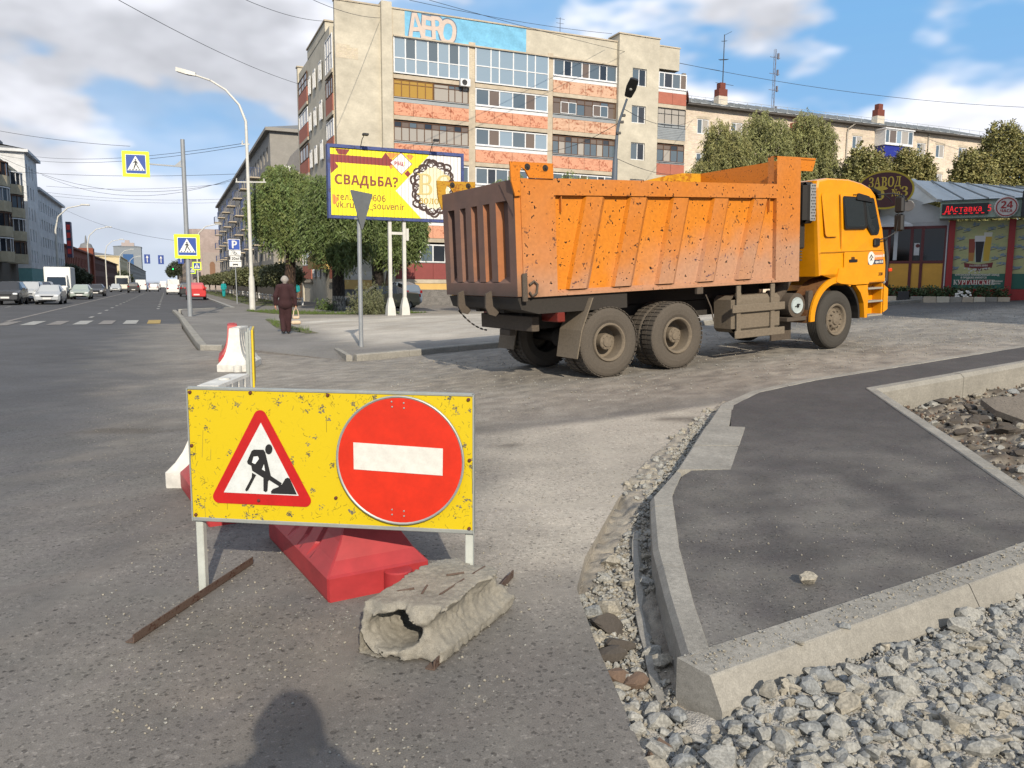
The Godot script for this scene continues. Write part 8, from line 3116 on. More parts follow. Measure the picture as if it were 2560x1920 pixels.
func build_trees() -> void:
	var bark := tmat(Color(0.46, 0.36, 0.29), "bark", 0.5, 0.95, 1.5)
	var barkd := tmat(Color(0.30, 0.26, 0.23), "bark", 0.5, 0.95, 1.5)
	var lime := tmat(Color(0.80, 0.79, 0.76), "bark", 0.6, 0.9, 1.0)
	var willow := Color(0.090, 0.140, 0.040)
	var o := thing("willow_tree", "dense round willow left of the billboard with brown trunk", "tree", W(-14.35, 51, 0.0))
	limbs(o, [Vector3(0, 0, 0), Vector3(-0.02, 1.8, 0), Vector3(0.08, 3.4, 0), Vector3(0.0, 4.6, 0)], [0.42, 0.36, 0.31, 0.24], [Vector3(-1.6, 6.2, 0.4), Vector3(1.5, 6.4, 0.2), Vector3(0.2, 7.6, 0.8), Vector3(-0.6, 7.4, -1.0)], 0.16, bark)
	crown(o, [[-0.3, 6.9, 0, 2.25, 0.95], [1.1, 7.0, 0.2, 1.5, 1.1], [-1.35, 6.2, 0.3, 1.35, 1.1], [0.4, 5.4, 0.6, 1.5, 0.8], [1.6, 5.8, 0.3, 1.0, 1.0], [-0.4, 8.2, 0, 1.3, 0.8]], 8500, 0.21, willow, 0.35, 0, 0.25)
	o = thing("willow_tree", "willow with whitewashed trunk foot in the billboard's shade", "tree", W(-9.70, 44, 0.0))
	limbs(o, [Vector3(0, 0.9, 0), Vector3(0, 2.2, 0), Vector3(0.05, 3.6, 0), Vector3(0, 4.6, 0)], [0.35, 0.33, 0.32, 0.26], [Vector3(-1.3, 6.0, 0.3), Vector3(1.4, 6.2, 0.2), Vector3(0.2, 7.0, 0.6)], 0.15, barkd)
	var mb := MB.new()
	mb.path([Vector3(0, -0.1, 0), Vector3(0, 0.3, 0), Vector3(0, 0.95, 0)], [0.46, 0.39, 0.36], 12)
	part(o, "whitewashed_foot", mb, lime)
	crown(o, [[0, 6.0, 0, 1.9, 0.9], [-1.1, 5.2, 0.2, 1.2, 1.1], [1.2, 5.2, 0.2, 1.3, 1.1], [0.2, 4.4, 0.4, 1.3, 0.7]], 7500, 0.21, willow * 0.85, 0.2, 0, 0.35)
	o = thing("willow_tree", "two-stemmed willow behind the billboard posts, twigs hanging low", "tree", W(-8.4, 50, 0.1))
	limbs(o, [Vector3(-0.15, 0, 0), Vector3(-0.12, 2.0, 0), Vector3(-0.25, 4.4, 0)], [0.42, 0.36, 0.28], [Vector3(-1.4, 6.0, 0.3), Vector3(0.4, 6.6, 0.2)], 0.15, barkd)
	mb = MB.new()
	mb.path([Vector3(0.35, 0, 0), Vector3(0.62, 2.0, 0), Vector3(1.1, 4.8, 0)], [0.26, 0.23, 0.17], 8)
	part(o, "trunk", mb, barkd)
	mb = MB.new()
	mb.path([Vector3(-0.15, -0.1, 0), Vector3(-0.13, 0.9, 0)], [0.50, 0.43], 12)
	part(o, "whitewashed_foot", mb, lime)
	crown(o, [[0.4, 6.4, 0, 2.0, 0.9], [-1.2, 5.4, 0.2, 1.3, 1.1], [2.0, 5.4, 0.2, 1.3, 1.2], [1.0, 4.6, 0.4, 1.4, 0.7]], 7500, 0.21, willow * 0.9, 0.25, 0, 0.4)
	# willows whose tops show over the truck
	var k := 0
	for q in [[0.1, 40.5, 2.2, "willow top showing left above the truck's bed"], [2.9, 41.5, 2.5, "broad willow top showing above the middle of the truck's bed"], [5.3, 41.0, 1.7, "small willow top right of the leaning lamp above the bed"]]:
		o = thing("willow_tree", q[3], "tree", W(q[0], q[1], 0.2))
		limbs(o, [Vector3(0, 0, 0), Vector3(0.1, 3.0, 0), Vector3(0.0, 4.4, 0)], [0.3, 0.26, 0.2], [Vector3(-1.0, 6.0, 0.2), Vector3(1.0, 6.0, 0.1)], 0.12, bark)
		crown(o, [[0, 5.1, 0, q[2], 0.88], [-1.0, 4.8, 0.3, q[2] * 0.7, 0.9], [1.0, 4.9, 0.2, q[2] * 0.7, 0.9]], 4500, 0.18, willow * 1.15, 0.3, 0, 0.1)
		k += 1
	# trees before the brick house
	var olive := Color(0.150, 0.172, 0.062)
	var row := [[12.6, 48, 8.6, 2.3, 0.5, "olive tree at the left end of the row before the brick house"], [15.9, 51, 9.6, 2.6, 0.3, "tall round tree before the brick house, left of the headboard"], [19.2, 52, 9.9, 2.3, 0.35, "tall narrow tree just behind the truck's headboard"], [22.0, 50, 7.6, 2.3, 0.6, "lower yellowing tree behind the truck's cab"], [25.3, 51, 7.7, 2.2, 0.8, "yellow-tinged tree above the kiosk's oval board"], [28.0, 49, 7.3, 2.2, 0.8, "low yellowish tree above the kiosk roof"], [31.2, 51, 9.0, 2.7, 0.7, "big yellowing tree at the right edge"], [35.0, 50, 9.4, 2.7, 0.6, "last tree of the row, at the right border"]]
	for q in row:
		var h: float = q[2]
		var r: float = q[3]
		o = thing("street_tree", q[5], "tree", W(q[0], q[1], 0.6), 0.0)
		limbs(o, [Vector3(0, 0, 0), Vector3(0.1, 2.5, 0), Vector3(0, h * 0.6, 0)], [0.25, 0.2, 0.13], [Vector3(-r * 0.6, h * 0.85, 0.2), Vector3(r * 0.6, h * 0.8, 0.1), Vector3(0.1, h + r * 0.3, 0)], 0.1, bark)
		var lobes := [[0, h, 0, r * 0.75, 1.25], [-r * 0.5, h * 0.82, 0.3, r * 0.72, 1.0], [r * 0.55, h * 0.78, 0.2, r * 0.7, 1.05], [0.1, h * 0.62, 0.4, r * 0.95, 0.9], [-r * 0.2, h * 1.12, 0, r * 0.42, 1.4], [r * 0.3, h * 1.06, 0.1, r * 0.38, 1.4]]
		crown(o, lobes, 6000, 0.19, olive.lerp(Color(0.19, 0.175, 0.06), q[4] * 0.6), q[4], 0 if q[4] < 0.55 else 1, 0.08)
	# row of clipped little trees along the near pavement
	var first: Node3D = null
	for i in 18:
		var p := UV(57.5 + i * 7.0, 7.4 + 0.4 * sin(i * 2.1), 0.1)
		if first == null:
			first = thing("clipped_tree", "low round clipped tree with whitewashed stem in the row along the near pavement", "tree", p, 0.0, "row of clipped trees on the verge")
			mb = MB.new()
			mb.path([Vector3(0, 0, 0), Vector3(0.02, 0.75, 0)], [0.09, 0.085], 7)
			part(first, "whitewashed_foot", mb, lime)
			mb = MB.new()
			mb.path([Vector3(0.02, 0.75, 0), Vector3(0, 1.8, 0)], [0.08, 0.06], 7)
			part(first, "trunk", mb, barkd)
			crown(first, [[0, 2.1, 0, 1.35, 0.72], [0.8, 2.0, 0.3, 1.0, 0.75], [-0.8, 2.0, -0.2, 1.0, 0.75], [0.1, 2.1, -1.2, 1.2, 0.7], [0.0, 2.1, 1.2, 1.2, 0.7]], 1500, 0.20, Color(0.085, 0.10, 0.044), 0.4, 1)
		else:
			dup(first, p, i * 1.3, "low round clipped tree with whitewashed stem in the row along the near pavement")
	# far trees
	for q in [[150.0, -14.6, 4.5, 3.0, 1, "low dark bush tree before the red brick house, left one"], [160.0, -14.2, 4.0, 2.6, 1, "low dark bush tree before the red brick house, right one"], [262.0, -28.0, 13.5, 6.5, 1, "big dark tree rising behind the brick turret"], [290.0, -24.0, 11.0, 6.0, 1, "dark tree right of the brick turret"], [340.0, 4.0, 11.0, 5.5, 1, "dark green tree beside the far traffic light"], [370.0, -17.0, 6.0, 5.0, 1, "far tree before the sunlit block"]]:
		o = thing("street_tree", q[5], "tree", UV(q[0], q[1], 0.0))
		mb = MB.new()
		mb.path([Vector3.ZERO, Vector3(0, q[2] * 0.6, 0)], [0.3, 0.15], 6)
		part(o, "trunk", mb, barkd)
		crown(o, [[0, q[2] * 0.68, 0, q[3] * 0.62, 0.9], [-q[3] * 0.4, q[2] * 0.55, 0.2, q[3] * 0.5, 0.9], [q[3] * 0.4, q[2] * 0.56, 0.2, q[3] * 0.5, 0.9]], 1300, 0.16 * q[3] * 0.7, Color(0.04, 0.055, 0.028), 0.2, 1)
	for q in [[230.0, -30.5, 13.0, "dark spruce rising behind the red brick house"], [250.0, -31.0, 11.5, "smaller spruce top right of the first spruce"]]:
		o = thing("spruce_tree", q[3], "tree", UV(q[0], q[1], 0.0))
		mb = MB.new()
		mb.path([Vector3.ZERO, Vector3(0, q[2], 0)], [0.25, 0.05], 6)
		part(o, "trunk", mb, barkd)
		var hh: float = q[2]
		sprigs(o, "crown", func(_i):
			var t := rng.randf()
			var rad := (1.0 - t) * 3.0 * (0.65 + 0.35 * absf(sin(t * 26.0))) * sqrt(rng.randf())
			var a := rng.randf() * TAU
			return Vector3(cos(a) * rad, hh * (0.15 + 0.87 * t), sin(a) * rad), 900, 0.55, Color(0.022, 0.034, 0.024), 0.0, 2)
	# wild shrub by the posts
	o = thing("shrub", "grey-green wild shrub beside the billboard posts", "shrub", W(-7.0, 38.6, 0.1))
	sprigs(o, "leaves", func(_i):
		var d := Vector3(rng.randfn() * 0.45, 0.15 + absf(rng.randfn()) * 0.62, rng.randfn() * 0.4)
		return d, 700, 0.10, Color(0.10, 0.115, 0.055), 0.3, 0)
	o = thing("shrub", "low weeds at the whitewashed trunk foot", "shrub", W(-10.3, 43.4, 0.1))
	sprigs(o, "leaves", func(_i): return Vector3(rng.randfn() * 0.25, 0.1 + absf(rng.randfn()) * 0.25, rng.randfn() * 0.2), 160, 0.10, Color(0.07, 0.12, 0.03), 0.2, 1)

# smooth union of tapered capsules [a, b, ra, rb], meshed as surface nets
func nets(bones: Array, cell: float, k: float) -> MB:
	var lo := Vector3(1e9, 1e9, 1e9)
	var hi := -lo
	for b in bones:
		var r: float = maxf(b[2], b[3]) + k
		lo = lo.min((b[0] as Vector3).min(b[1]) - Vector3(r, r, r))
		hi = hi.max((b[0] as Vector3).max(b[1]) + Vector3(r, r, r))
	lo -= Vector3(cell, cell, cell) * 2.0
	var nx := int((hi.x - lo.x) / cell) + 3
	var ny := int((hi.y - lo.y) / cell) + 3
	var nz := int((hi.z - lo.z) / cell) + 3
	var f := PackedFloat32Array()
	f.resize(nx * ny * nz)
	f.fill(1.0)
	for b in bones:
		var a: Vector3 = b[0]
		var ab: Vector3 = (b[1] as Vector3) - a
		var ra: float = b[2]
		var rb: float = b[3]
		var l2 := maxf(ab.length_squared(), 1e-8)
		var m := maxf(ra, rb) + k + cell
		var p0 := (a.min(b[1]) - Vector3(m, m, m) - lo) / cell
		var p1 := (a.max(b[1]) + Vector3(m, m, m) - lo) / cell
		for z in range(maxi(0, int(p0.z)), mini(nz, int(p1.z) + 2)):
			for y in range(maxi(0, int(p0.y)), mini(ny, int(p1.y) + 2)):
				var row := (z * ny + y) * nx
				for x in range(maxi(0, int(p0.x)), mini(nx, int(p1.x) + 2)):
					var q := lo + Vector3(x, y, z) * cell - a
					var t := clampf(q.dot(ab) / l2, 0.0, 1.0)
					var d := (q - ab * t).length() - lerpf(ra, rb, t)
					var g := f[row + x]
					var h := maxf(k - absf(g - d), 0.0) / k
					f[row + x] = minf(g, d) - h * h * k * 0.25
	return skin(f, nx, ny, nz, lo, cell)

# surface nets over a sampled field
func skin(f: PackedFloat32Array, nx: int, ny: int, nz: int, lo: Vector3, cell: float) -> MB:
	var mb := MB.new()
	var id := {}
	var st := [1, nx, nx * ny]
	for z in nz - 1:
		for y in ny - 1:
			for x in nx - 1:
				var i := (z * ny + y) * nx + x
				var neg := 0
				for c in 8:
					if f[i + (c & 1) + ((c >> 1) & 1) * nx + (c >> 2) * nx * ny] < 0.0:
						neg += 1
				if neg == 0 or neg == 8:
					continue
				var s := Vector3.ZERO
				var cnt := 0
				for c in 8:
					var fc := f[i + (c & 1) + ((c >> 1) & 1) * nx + (c >> 2) * nx * ny]
					for ax in 3:
						if c & (1 << ax):
							continue
						var fd := f[i + (c & 1) + ((c >> 1) & 1) * nx + (c >> 2) * nx * ny + st[ax]]
						if (fc < 0.0) != (fd < 0.0):
							var p := Vector3(c & 1, (c >> 1) & 1, c >> 2)
							p[ax] += fc / (fc - fd)
							s += p
							cnt += 1
				id[i] = mb.vert(lo + (Vector3(x, y, z) + s / cnt) * cell, Vector3.UP)
	var acc := PackedVector3Array()
	acc.resize(mb.v.size())
	for i in id:
		for ax in 3:
			var d1: int = st[(ax + 1) % 3]
			var d2: int = st[(ax + 2) % 3]
			if (f[i] < 0.0) == (f[i + st[ax]] < 0.0):
				continue
			if not (id.has(i - d1) and id.has(i - d2) and id.has(i - d1 - d2)):
				continue
			var q := [id[i - d1 - d2], id[i - d2], id[i], id[i - d1]]
			if f[i] > 0.0:
				q.reverse()
			mb.face(q[0], q[1], q[2])
			mb.face(q[0], q[2], q[3])
			var nn := (mb.v[q[2]] - mb.v[q[0]]).cross(mb.v[q[3]] - mb.v[q[1]])
			for e in q:
				acc[e] += nn
	for i in acc.size():
		mb.n[i] = acc[i].normalized()
	return mb

func hand(wrist: Vector3, dir: Vector3, palm: Vector3, side: float) -> Array:
	# four fingers and a thumb, slightly curled towards the palm side
	var x := dir.cross(palm).normalized() * side
	var o := [[wrist, wrist + dir * 0.07, 0.022, 0.026], [wrist + x * 0.02, wrist + dir * 0.085 + x * 0.025, 0.016, 0.014], [wrist - x * 0.02, wrist + dir * 0.08 - x * 0.026, 0.016, 0.013]]
	for k in 4:
		var b := wrist + dir * 0.085 + x * (0.028 - k * 0.019)
		var l: float = [0.038, 0.043, 0.040, 0.031][k]
		var m := b + dir * l + palm * 0.012
		o.append([b, m, 0.009, 0.0085])
		o.append([m, m + dir * l * 0.6 + palm * 0.026, 0.0085, 0.007])
	o.append([wrist + dir * 0.025 + x * 0.028, wrist + dir * 0.06 + x * 0.055 + palm * 0.01, 0.011, 0.010])
	o.append([wrist + dir * 0.06 + x * 0.055 + palm * 0.01, wrist + dir * 0.088 + x * 0.058 + palm * 0.02, 0.0095, 0.008])
	return o

func person(label: String, at: Vector3, yaw: float, h: float, arms: Array, legs: Array, top: Material, bottom: Material, hair: Material, fine: float, stocky := 1.0) -> Node3D:
	# faces -z; arms: [[elbow, wrist] left, right]; legs: [[knee, ankle] left, right]; lengths for a height of 1.7
	var o := thing("person", label, "person", at, yaw)
	o.scale = Vector3.ONE * h / 1.7
	var skin := smat(Color(0.72, 0.52, 0.42), 0.6)
	var body := [[Vector3(0, 0.98, 0), Vector3(0, 1.2, 0.01), 0.125, 0.12], [Vector3(0, 1.2, 0.01), Vector3(0, 1.38, 0.015), 0.12, 0.105], [Vector3(-0.1, 1.37, 0.01), Vector3(0.1, 1.37, 0.01), 0.085, 0.085], [Vector3(0, 1.40, 0.01), Vector3(0, 1.50, 0.0), 0.052, 0.05], [Vector3(0, 1.57, 0.0), Vector3(0, 1.61, 0.0), 0.078, 0.082], [Vector3(0, 1.53, -0.035), Vector3(0, 1.56, -0.03), 0.05, 0.06], [Vector3(0, 1.565, -0.09), Vector3(0, 1.55, -0.105), 0.012, 0.014], [Vector3(-0.078, 1.57, 0.0), Vector3(-0.084, 1.56, 0.005), 0.02, 0.014], [Vector3(0.078, 1.57, 0.0), Vector3(0.084, 1.56, 0.005), 0.02, 0.014]]
	var coat := [[Vector3(0, 0.90, 0.0), Vector3(0, 1.1, 0.01), 0.165 * stocky, 0.15 * stocky], [Vector3(-0.05, 0.88, 0.01), Vector3(0.05, 0.88, 0.01), 0.15 * stocky, 0.15 * stocky], [Vector3(0, 1.1, 0.01), Vector3(0, 1.36, 0.02), 0.15 * stocky, 0.125 * stocky], [Vector3(-0.15, 1.375, 0.015), Vector3(0.15, 1.375, 0.015), 0.085, 0.085], [Vector3(0, 1.42, 0.015), Vector3(0, 1.455, 0.01), 0.075, 0.062]]
	var pants := [[Vector3(-0.05, 0.90, 0), Vector3(0.05, 0.90, 0), 0.14 * stocky, 0.14 * stocky]]
	var shoes := []
	var hands := []
	for s in 2:
		var sg := -1.0 if s == 0 else 1.0
		var sh := Vector3(sg * 0.185, 1.375, 0.015)
		var el: Vector3 = arms[s][0]
		var wr: Vector3 = arms[s][1]
		body.append([sh, el, 0.05, 0.04])
		body.append([el, wr, 0.04, 0.028])
		coat.append([sh, el, 0.078, 0.068])
		coat.append([el, el.lerp(wr, 0.93), 0.068, 0.055])
		var dir := (wr - el).normalized()
		hands.append_array(hand(wr, dir, Vector3(-sg, 0, 0) if absf(dir.y) > 0.5 else Vector3(-sg * 0.5, 0, -0.8), 1.0))
		var hip := Vector3(sg * 0.085, 0.9, 0)
		var kn: Vector3 = legs[s][0]
		var an: Vector3 = legs[s][1]
		body.append([hip, kn, 0.085, 0.055])
		body.append([kn, an, 0.052, 0.036])
		pants.append([hip, kn, 0.115 * stocky, 0.085])
		pants.append([kn, an + Vector3(0, 0.03, 0), 0.085, 0.075])
		shoes.append([an + Vector3(0, -0.03, 0.03), an + Vector3(0, -0.045, -0.14), 0.04, 0.036])
	var mb := nets(body, fine, 0.03)
	mb.add(nets(hands, minf(fine * 0.4, 0.008), 0.008))
	part(o, "body", mb, skin)
	part(o, "jacket", nets(coat, fine, 0.05), top)
	part(o, "trousers", nets(pants, fine, 0.05), bottom)
	part(o, "shoes", nets(shoes, fine * 0.7, 0.02), smat(Color(0.06, 0.06, 0.06), 0.5))
	part(o, "hair", nets([[Vector3(0, 1.62, 0.015), Vector3(0, 1.60, 0.03), 0.092, 0.092], [Vector3(0, 1.56, 0.045), Vector3(0, 1.50, 0.04), 0.08, 0.055], [Vector3(-0.06, 1.59, 0.02), Vector3(0.06, 1.59, 0.02), 0.055, 0.055]], fine * 0.6, 0.03), hair)
	return o

func build_people() -> void:
	var maroon := tmat(Color(0.21, 0.10, 0.115), "grain", 3.0, 0.9, 0.1)
	var teal := tmat(Color(0.06, 0.58, 0.60), "grain", 3.0, 0.9)
	var silver := tmat(Color(0.62, 0.60, 0.58), "grain", 9.0, 0.9, 0.4)
	var walk := [[Vector3(-0.09, 0.50, -0.06), Vector3(-0.075, 0.09, 0.10)], [Vector3(0.085, 0.50, -0.03), Vector3(0.07, 0.075, -0.06)]]
	person("woman in a dark maroon suit with grey hair, walking away along the pavement", W(-6.75, 23.4, G(-6.75, 23.4) + 0.1), deg_to_rad(18), 1.71, [[Vector3(-0.27, 1.12, 0.04), Vector3(-0.28, 0.86, -0.03)], [Vector3(0.26, 1.12, 0.05), Vector3(0.29, 0.85, 0.02)]], walk, maroon, maroon, silver, 0.02, 1.08)
	var bag := thing("handbag", "cream handbag in the right hand of the woman in maroon", "handbag", W(-6.45, 23.42, G(-6.45, 23.4) + 0.1), deg_to_rad(28))
	var cream := tmat(Color(0.78, 0.70, 0.60), "paint", 3.0, 0.6)
	part(bag, "pouch", nets([[Vector3(-0.09, 0.33, 0), Vector3(0.09, 0.33, 0), 0.06, 0.06], [Vector3(-0.06, 0.48, 0), Vector3(0.06, 0.48, 0), 0.045, 0.045]], 0.015, 0.06), cream)
	for z in [-0.03, 0.03]:
		var mb := MB.new()
		mb.path([Vector3(-0.09, 0.48, z), Vector3(-0.06, 0.68, z * 0.6), Vector3(0, 0.80, 0), Vector3(0.06, 0.68, z * 0.6), Vector3(0.09, 0.48, z)], 0.012, 6)
		part(bag, "handle", mb, cream)
	var hang := [[Vector3(-0.25, 1.12, 0.03), Vector3(-0.25, 0.86, -0.02)], [Vector3(0.25, 1.12, 0.03), Vector3(0.25, 0.86, -0.02)]]
	person("person in a turquoise suit far down the pavement beside the clipped trees", W(-31.1, 85, 0.13), 0.4, 1.66, hang, walk, teal, teal, silver, 0.035, 1.15)
	person("person in a turquoise coat near the house wall, half behind the woman in maroon", W(-19.6, 72, 0.1), -0.6, 1.64, hang, walk, teal, tmat(Color(0.50, 0.40, 0.34), "grain", 3.0, 0.9), silver, 0.035, 1.1)
	# whoever takes the picture: stands behind the camera, the shadow falls into view
	var dark := tmat(Color(0.18, 0.19, 0.22), "grain", 3.0, 0.9)
	person("photographer in dark clothes with raised arms, casting the shadow at the bottom", W(-0.03, -0.42, 0.0), 0.08, 1.86, [[Vector3(-0.25, 1.12, -0.06), Vector3(-0.11, 1.33, -0.28)], [Vector3(0.24, 1.10, -0.06), Vector3(0.07, 1.33, -0.28)]], [[Vector3(-0.12, 0.50, -0.02), Vector3(-0.13, 0.08, 0.0)], [Vector3(0.12, 0.50, -0.02), Vector3(0.13, 0.08, 0.0)]], dark, dark, smat(Color(0.1, 0.08, 0.06), 0.8), 0.02, 1.15)

func car(label: String, kind: int, paint: Color, at: Vector3, yaw: float) -> void:
	# kind 0 saloon, 1 hatchback or SUV, 2 van; faces -z
	var o := thing("parked_car" if at.z > -52.0 and at.x > -20.0 else "car", label, "car" if kind < 2 else "van", at, yaw)
	var pm := smat(paint, 0.25)
	pm.metallic_specular = 0.6
	pm.clearcoat_enabled = true
	pm.clearcoat = 0.6
	var k: Array = [[[-2.2, 0.70, 0.36, 0.58, 0.62, 0.60], [-2.08, 0.82, 0.24, 0.70, 0.76, 0.66], [-1.05, 0.86, 0.22, 0.90, 0.94, 0.72], [-0.35, 0.87, 0.22, 0.93, 1.40, 0.58], [0.85, 0.87, 0.22, 0.95, 1.42, 0.58], [1.5, 0.86, 0.24, 0.97, 1.05, 0.68], [2.1, 0.82, 0.30, 0.95, 1.0, 0.66], [2.2, 0.75, 0.40, 0.80, 0.86, 0.60]], [[-2.1, 0.74, 0.40, 0.70, 0.76, 0.64], [-1.98, 0.86, 0.28, 0.86, 0.94, 0.72], [-1.0, 0.90, 0.26, 1.04, 1.09, 0.76], [-0.35, 0.90, 0.26, 1.07, 1.62, 0.64], [1.3, 0.90, 0.26, 1.10, 1.66, 0.64], [1.95, 0.88, 0.28, 1.12, 1.45, 0.66], [2.1, 0.82, 0.36, 1.0, 1.08, 0.66]], [[-2.5, 0.85, 0.40, 0.95, 1.02, 0.75], [-2.35, 0.95, 0.30, 1.15, 1.22, 0.82], [-1.85, 0.97, 0.28, 1.30, 1.40, 0.85], [-1.2, 0.98, 0.28, 1.32, 2.05, 0.84], [0.0, 0.98, 0.28, 1.34, 2.18, 0.86], [2.4, 0.98, 0.30, 1.34, 2.18, 0.86], [2.5, 0.94, 0.36, 1.3, 2.1, 0.84]]][kind]
	var rings := []
	for s in k:
		var ym: float = lerpf(s[2], s[3], 0.55)
		rings.append([Vector3(-s[1] * 0.93, s[2], s[0]), Vector3(s[1] * 0.93, s[2], s[0]), Vector3(s[1], lerpf(s[2], s[3], 0.3), s[0]), Vector3(s[1], ym, s[0]), Vector3(s[1] * 0.96, s[3], s[0]), Vector3(s[5], s[4] - 0.03, s[0]), Vector3(s[5] * 0.8, s[4], s[0]), Vector3(-s[5] * 0.8, s[4], s[0]), Vector3(-s[5], s[4] - 0.03, s[0]), Vector3(-s[1] * 0.96, s[3], s[0]), Vector3(-s[1], ym, s[0]), Vector3(-s[1], lerpf(s[2], s[3], 0.3), s[0])].map(func(p): return p))
	rings.reverse()
	var mb := MB.new()
	mb.loft(rings)
	part(o, "body", mb, pm)
	rings.reverse()
	var gl := smat(Color(0.05, 0.06, 0.07), 0.05)
	gl.metallic_specular = 0.9
	var n: int = k.size()
	# windscreen, rear window, side windows: raised a little off the shell
	var pane := func(called: String, a: Vector3, b: Vector3, c: Vector3, d: Vector3) -> void:
		var nn := (b - a).cross(d - a).normalized() * 0.012
		var m := (a + b + c + d) * 0.25
		var q := MB.new()
		q.quad(a.lerp(m, 0.1) + nn, b.lerp(m, 0.1) + nn, c.lerp(m, 0.1) + nn, d.lerp(m, 0.1) + nn)
		part(o, called, q, gl)
	var i0 := 2
	var i1 := 3
	pane.call("windscreen", rings[i0][8], rings[i1][8], rings[i1][5], rings[i0][5])
	var e0 := 4
	var e1 := 5
	if kind < 2:
		pane.call("rear_window", rings[e0][5], rings[e0][8], rings[e1][8], rings[e1][5])
	else:
		pane.call("rear_window", Vector3(0.75, 1.35, 2.46), Vector3(0.75, 1.95, 2.46), Vector3(-0.75, 1.95, 2.46), Vector3(-0.75, 1.35, 2.46))
	for sd in 2:
		var lo_ := 4 if sd == 0 else 9
		var hi_ := 5 if sd == 0 else 8
		for w in range(i0, (e1 if kind < 2 else 4)):
			var a: Vector3 = rings[w][lo_]
			var b: Vector3 = rings[w + 1][lo_]
			var c: Vector3 = rings[w + 1][hi_]
			var d: Vector3 = rings[w][hi_]
			if sd == 0:
				pane.call("side_window", b, a, d, c)
			else:
				pane.call("side_window", a, b, c, d)
	var f: Array = k[1]
	var r: Array = k[n - 2]
	var dz: float = k[0][0]
	var rz: float = k[n - 1][0]
	for sg in [-1.0, 1.0]:
		mb = MB.new()
		mb.box(Vector3(sg * f[1] * 0.72, f[3] - 0.08, dz + 0.05), Vector3(0.30, 0.14, 0.14), 0.03)
		part(o, "headlight", mb, smat(Color(0.80, 0.82, 0.84), 0.1))
		mb = MB.new()
		mb.box(Vector3(sg * r[1] * 0.80, r[3] - 0.10, rz - 0.05), Vector3(0.26, 0.20, 0.14), 0.03)
		part(o, "tail_lamp", mb, smat(Color(0.50, 0.04, 0.04), 0.2))
		mb = MB.new()
		mb.box(Vector3(sg * (f[1] + 0.10), k[2][3] + 0.10, k[2][0] + 0.35), Vector3(0.18, 0.13, 0.09), 0.03)
		part(o, "mirror", mb, pm)
		for z in [dz + 0.85, rz - 0.80]:
			mb = MB.new()
			var x: float = sg * (f[1] + 0.035)
			mb.lathe(Vector3(x - sg * 0.2, 0.31, z), Vector3(sg, 0, 0), [Vector2(0.18, 0.0), Vector2(0.31, 0.01), Vector2(0.315, 0.17), Vector2(0.29, 0.2), Vector2(0.21, 0.205)], 18)
			var wl := part(o, "wheel", mb, smat(Color(0.03, 0.03, 0.032), 0.8))
			mb = MB.new()
			mb.lathe(Vector3(x - sg * 0.2, 0.31, z), Vector3(sg, 0, 0), [Vector2(0.215, 0.2), Vector2(0.18, 0.185), Vector2(0.06, 0.195), Vector2(0.0, 0.2)], 12)
			part(wl, "rim", mb, smat(Color(0.45, 0.46, 0.47), 0.3, 0.5))
	for z in [dz - 0.01, rz + 0.01]:
		mb = MB.new()
		mb.box(Vector3(0, lerpf(f[2], f[3], 0.42), z), Vector3(0.52, 0.12, 0.03))
		part(o, "number_plate", mb, smat(Color(0.78, 0.78, 0.78), 0.5))
	mb = MB.new()
	mb.box(Vector3(0, lerpf(f[2], f[3], 0.75), dz + 0.03), Vector3(0.8, 0.10, 0.1), 0.02)
	mb.box(Vector3(0, f[2] + 0.06, dz + 0.04), Vector3(1.1, 0.10, 0.12), 0.02)
	part(o, "grille", mb, gl).set_meta("kind", "stuff")

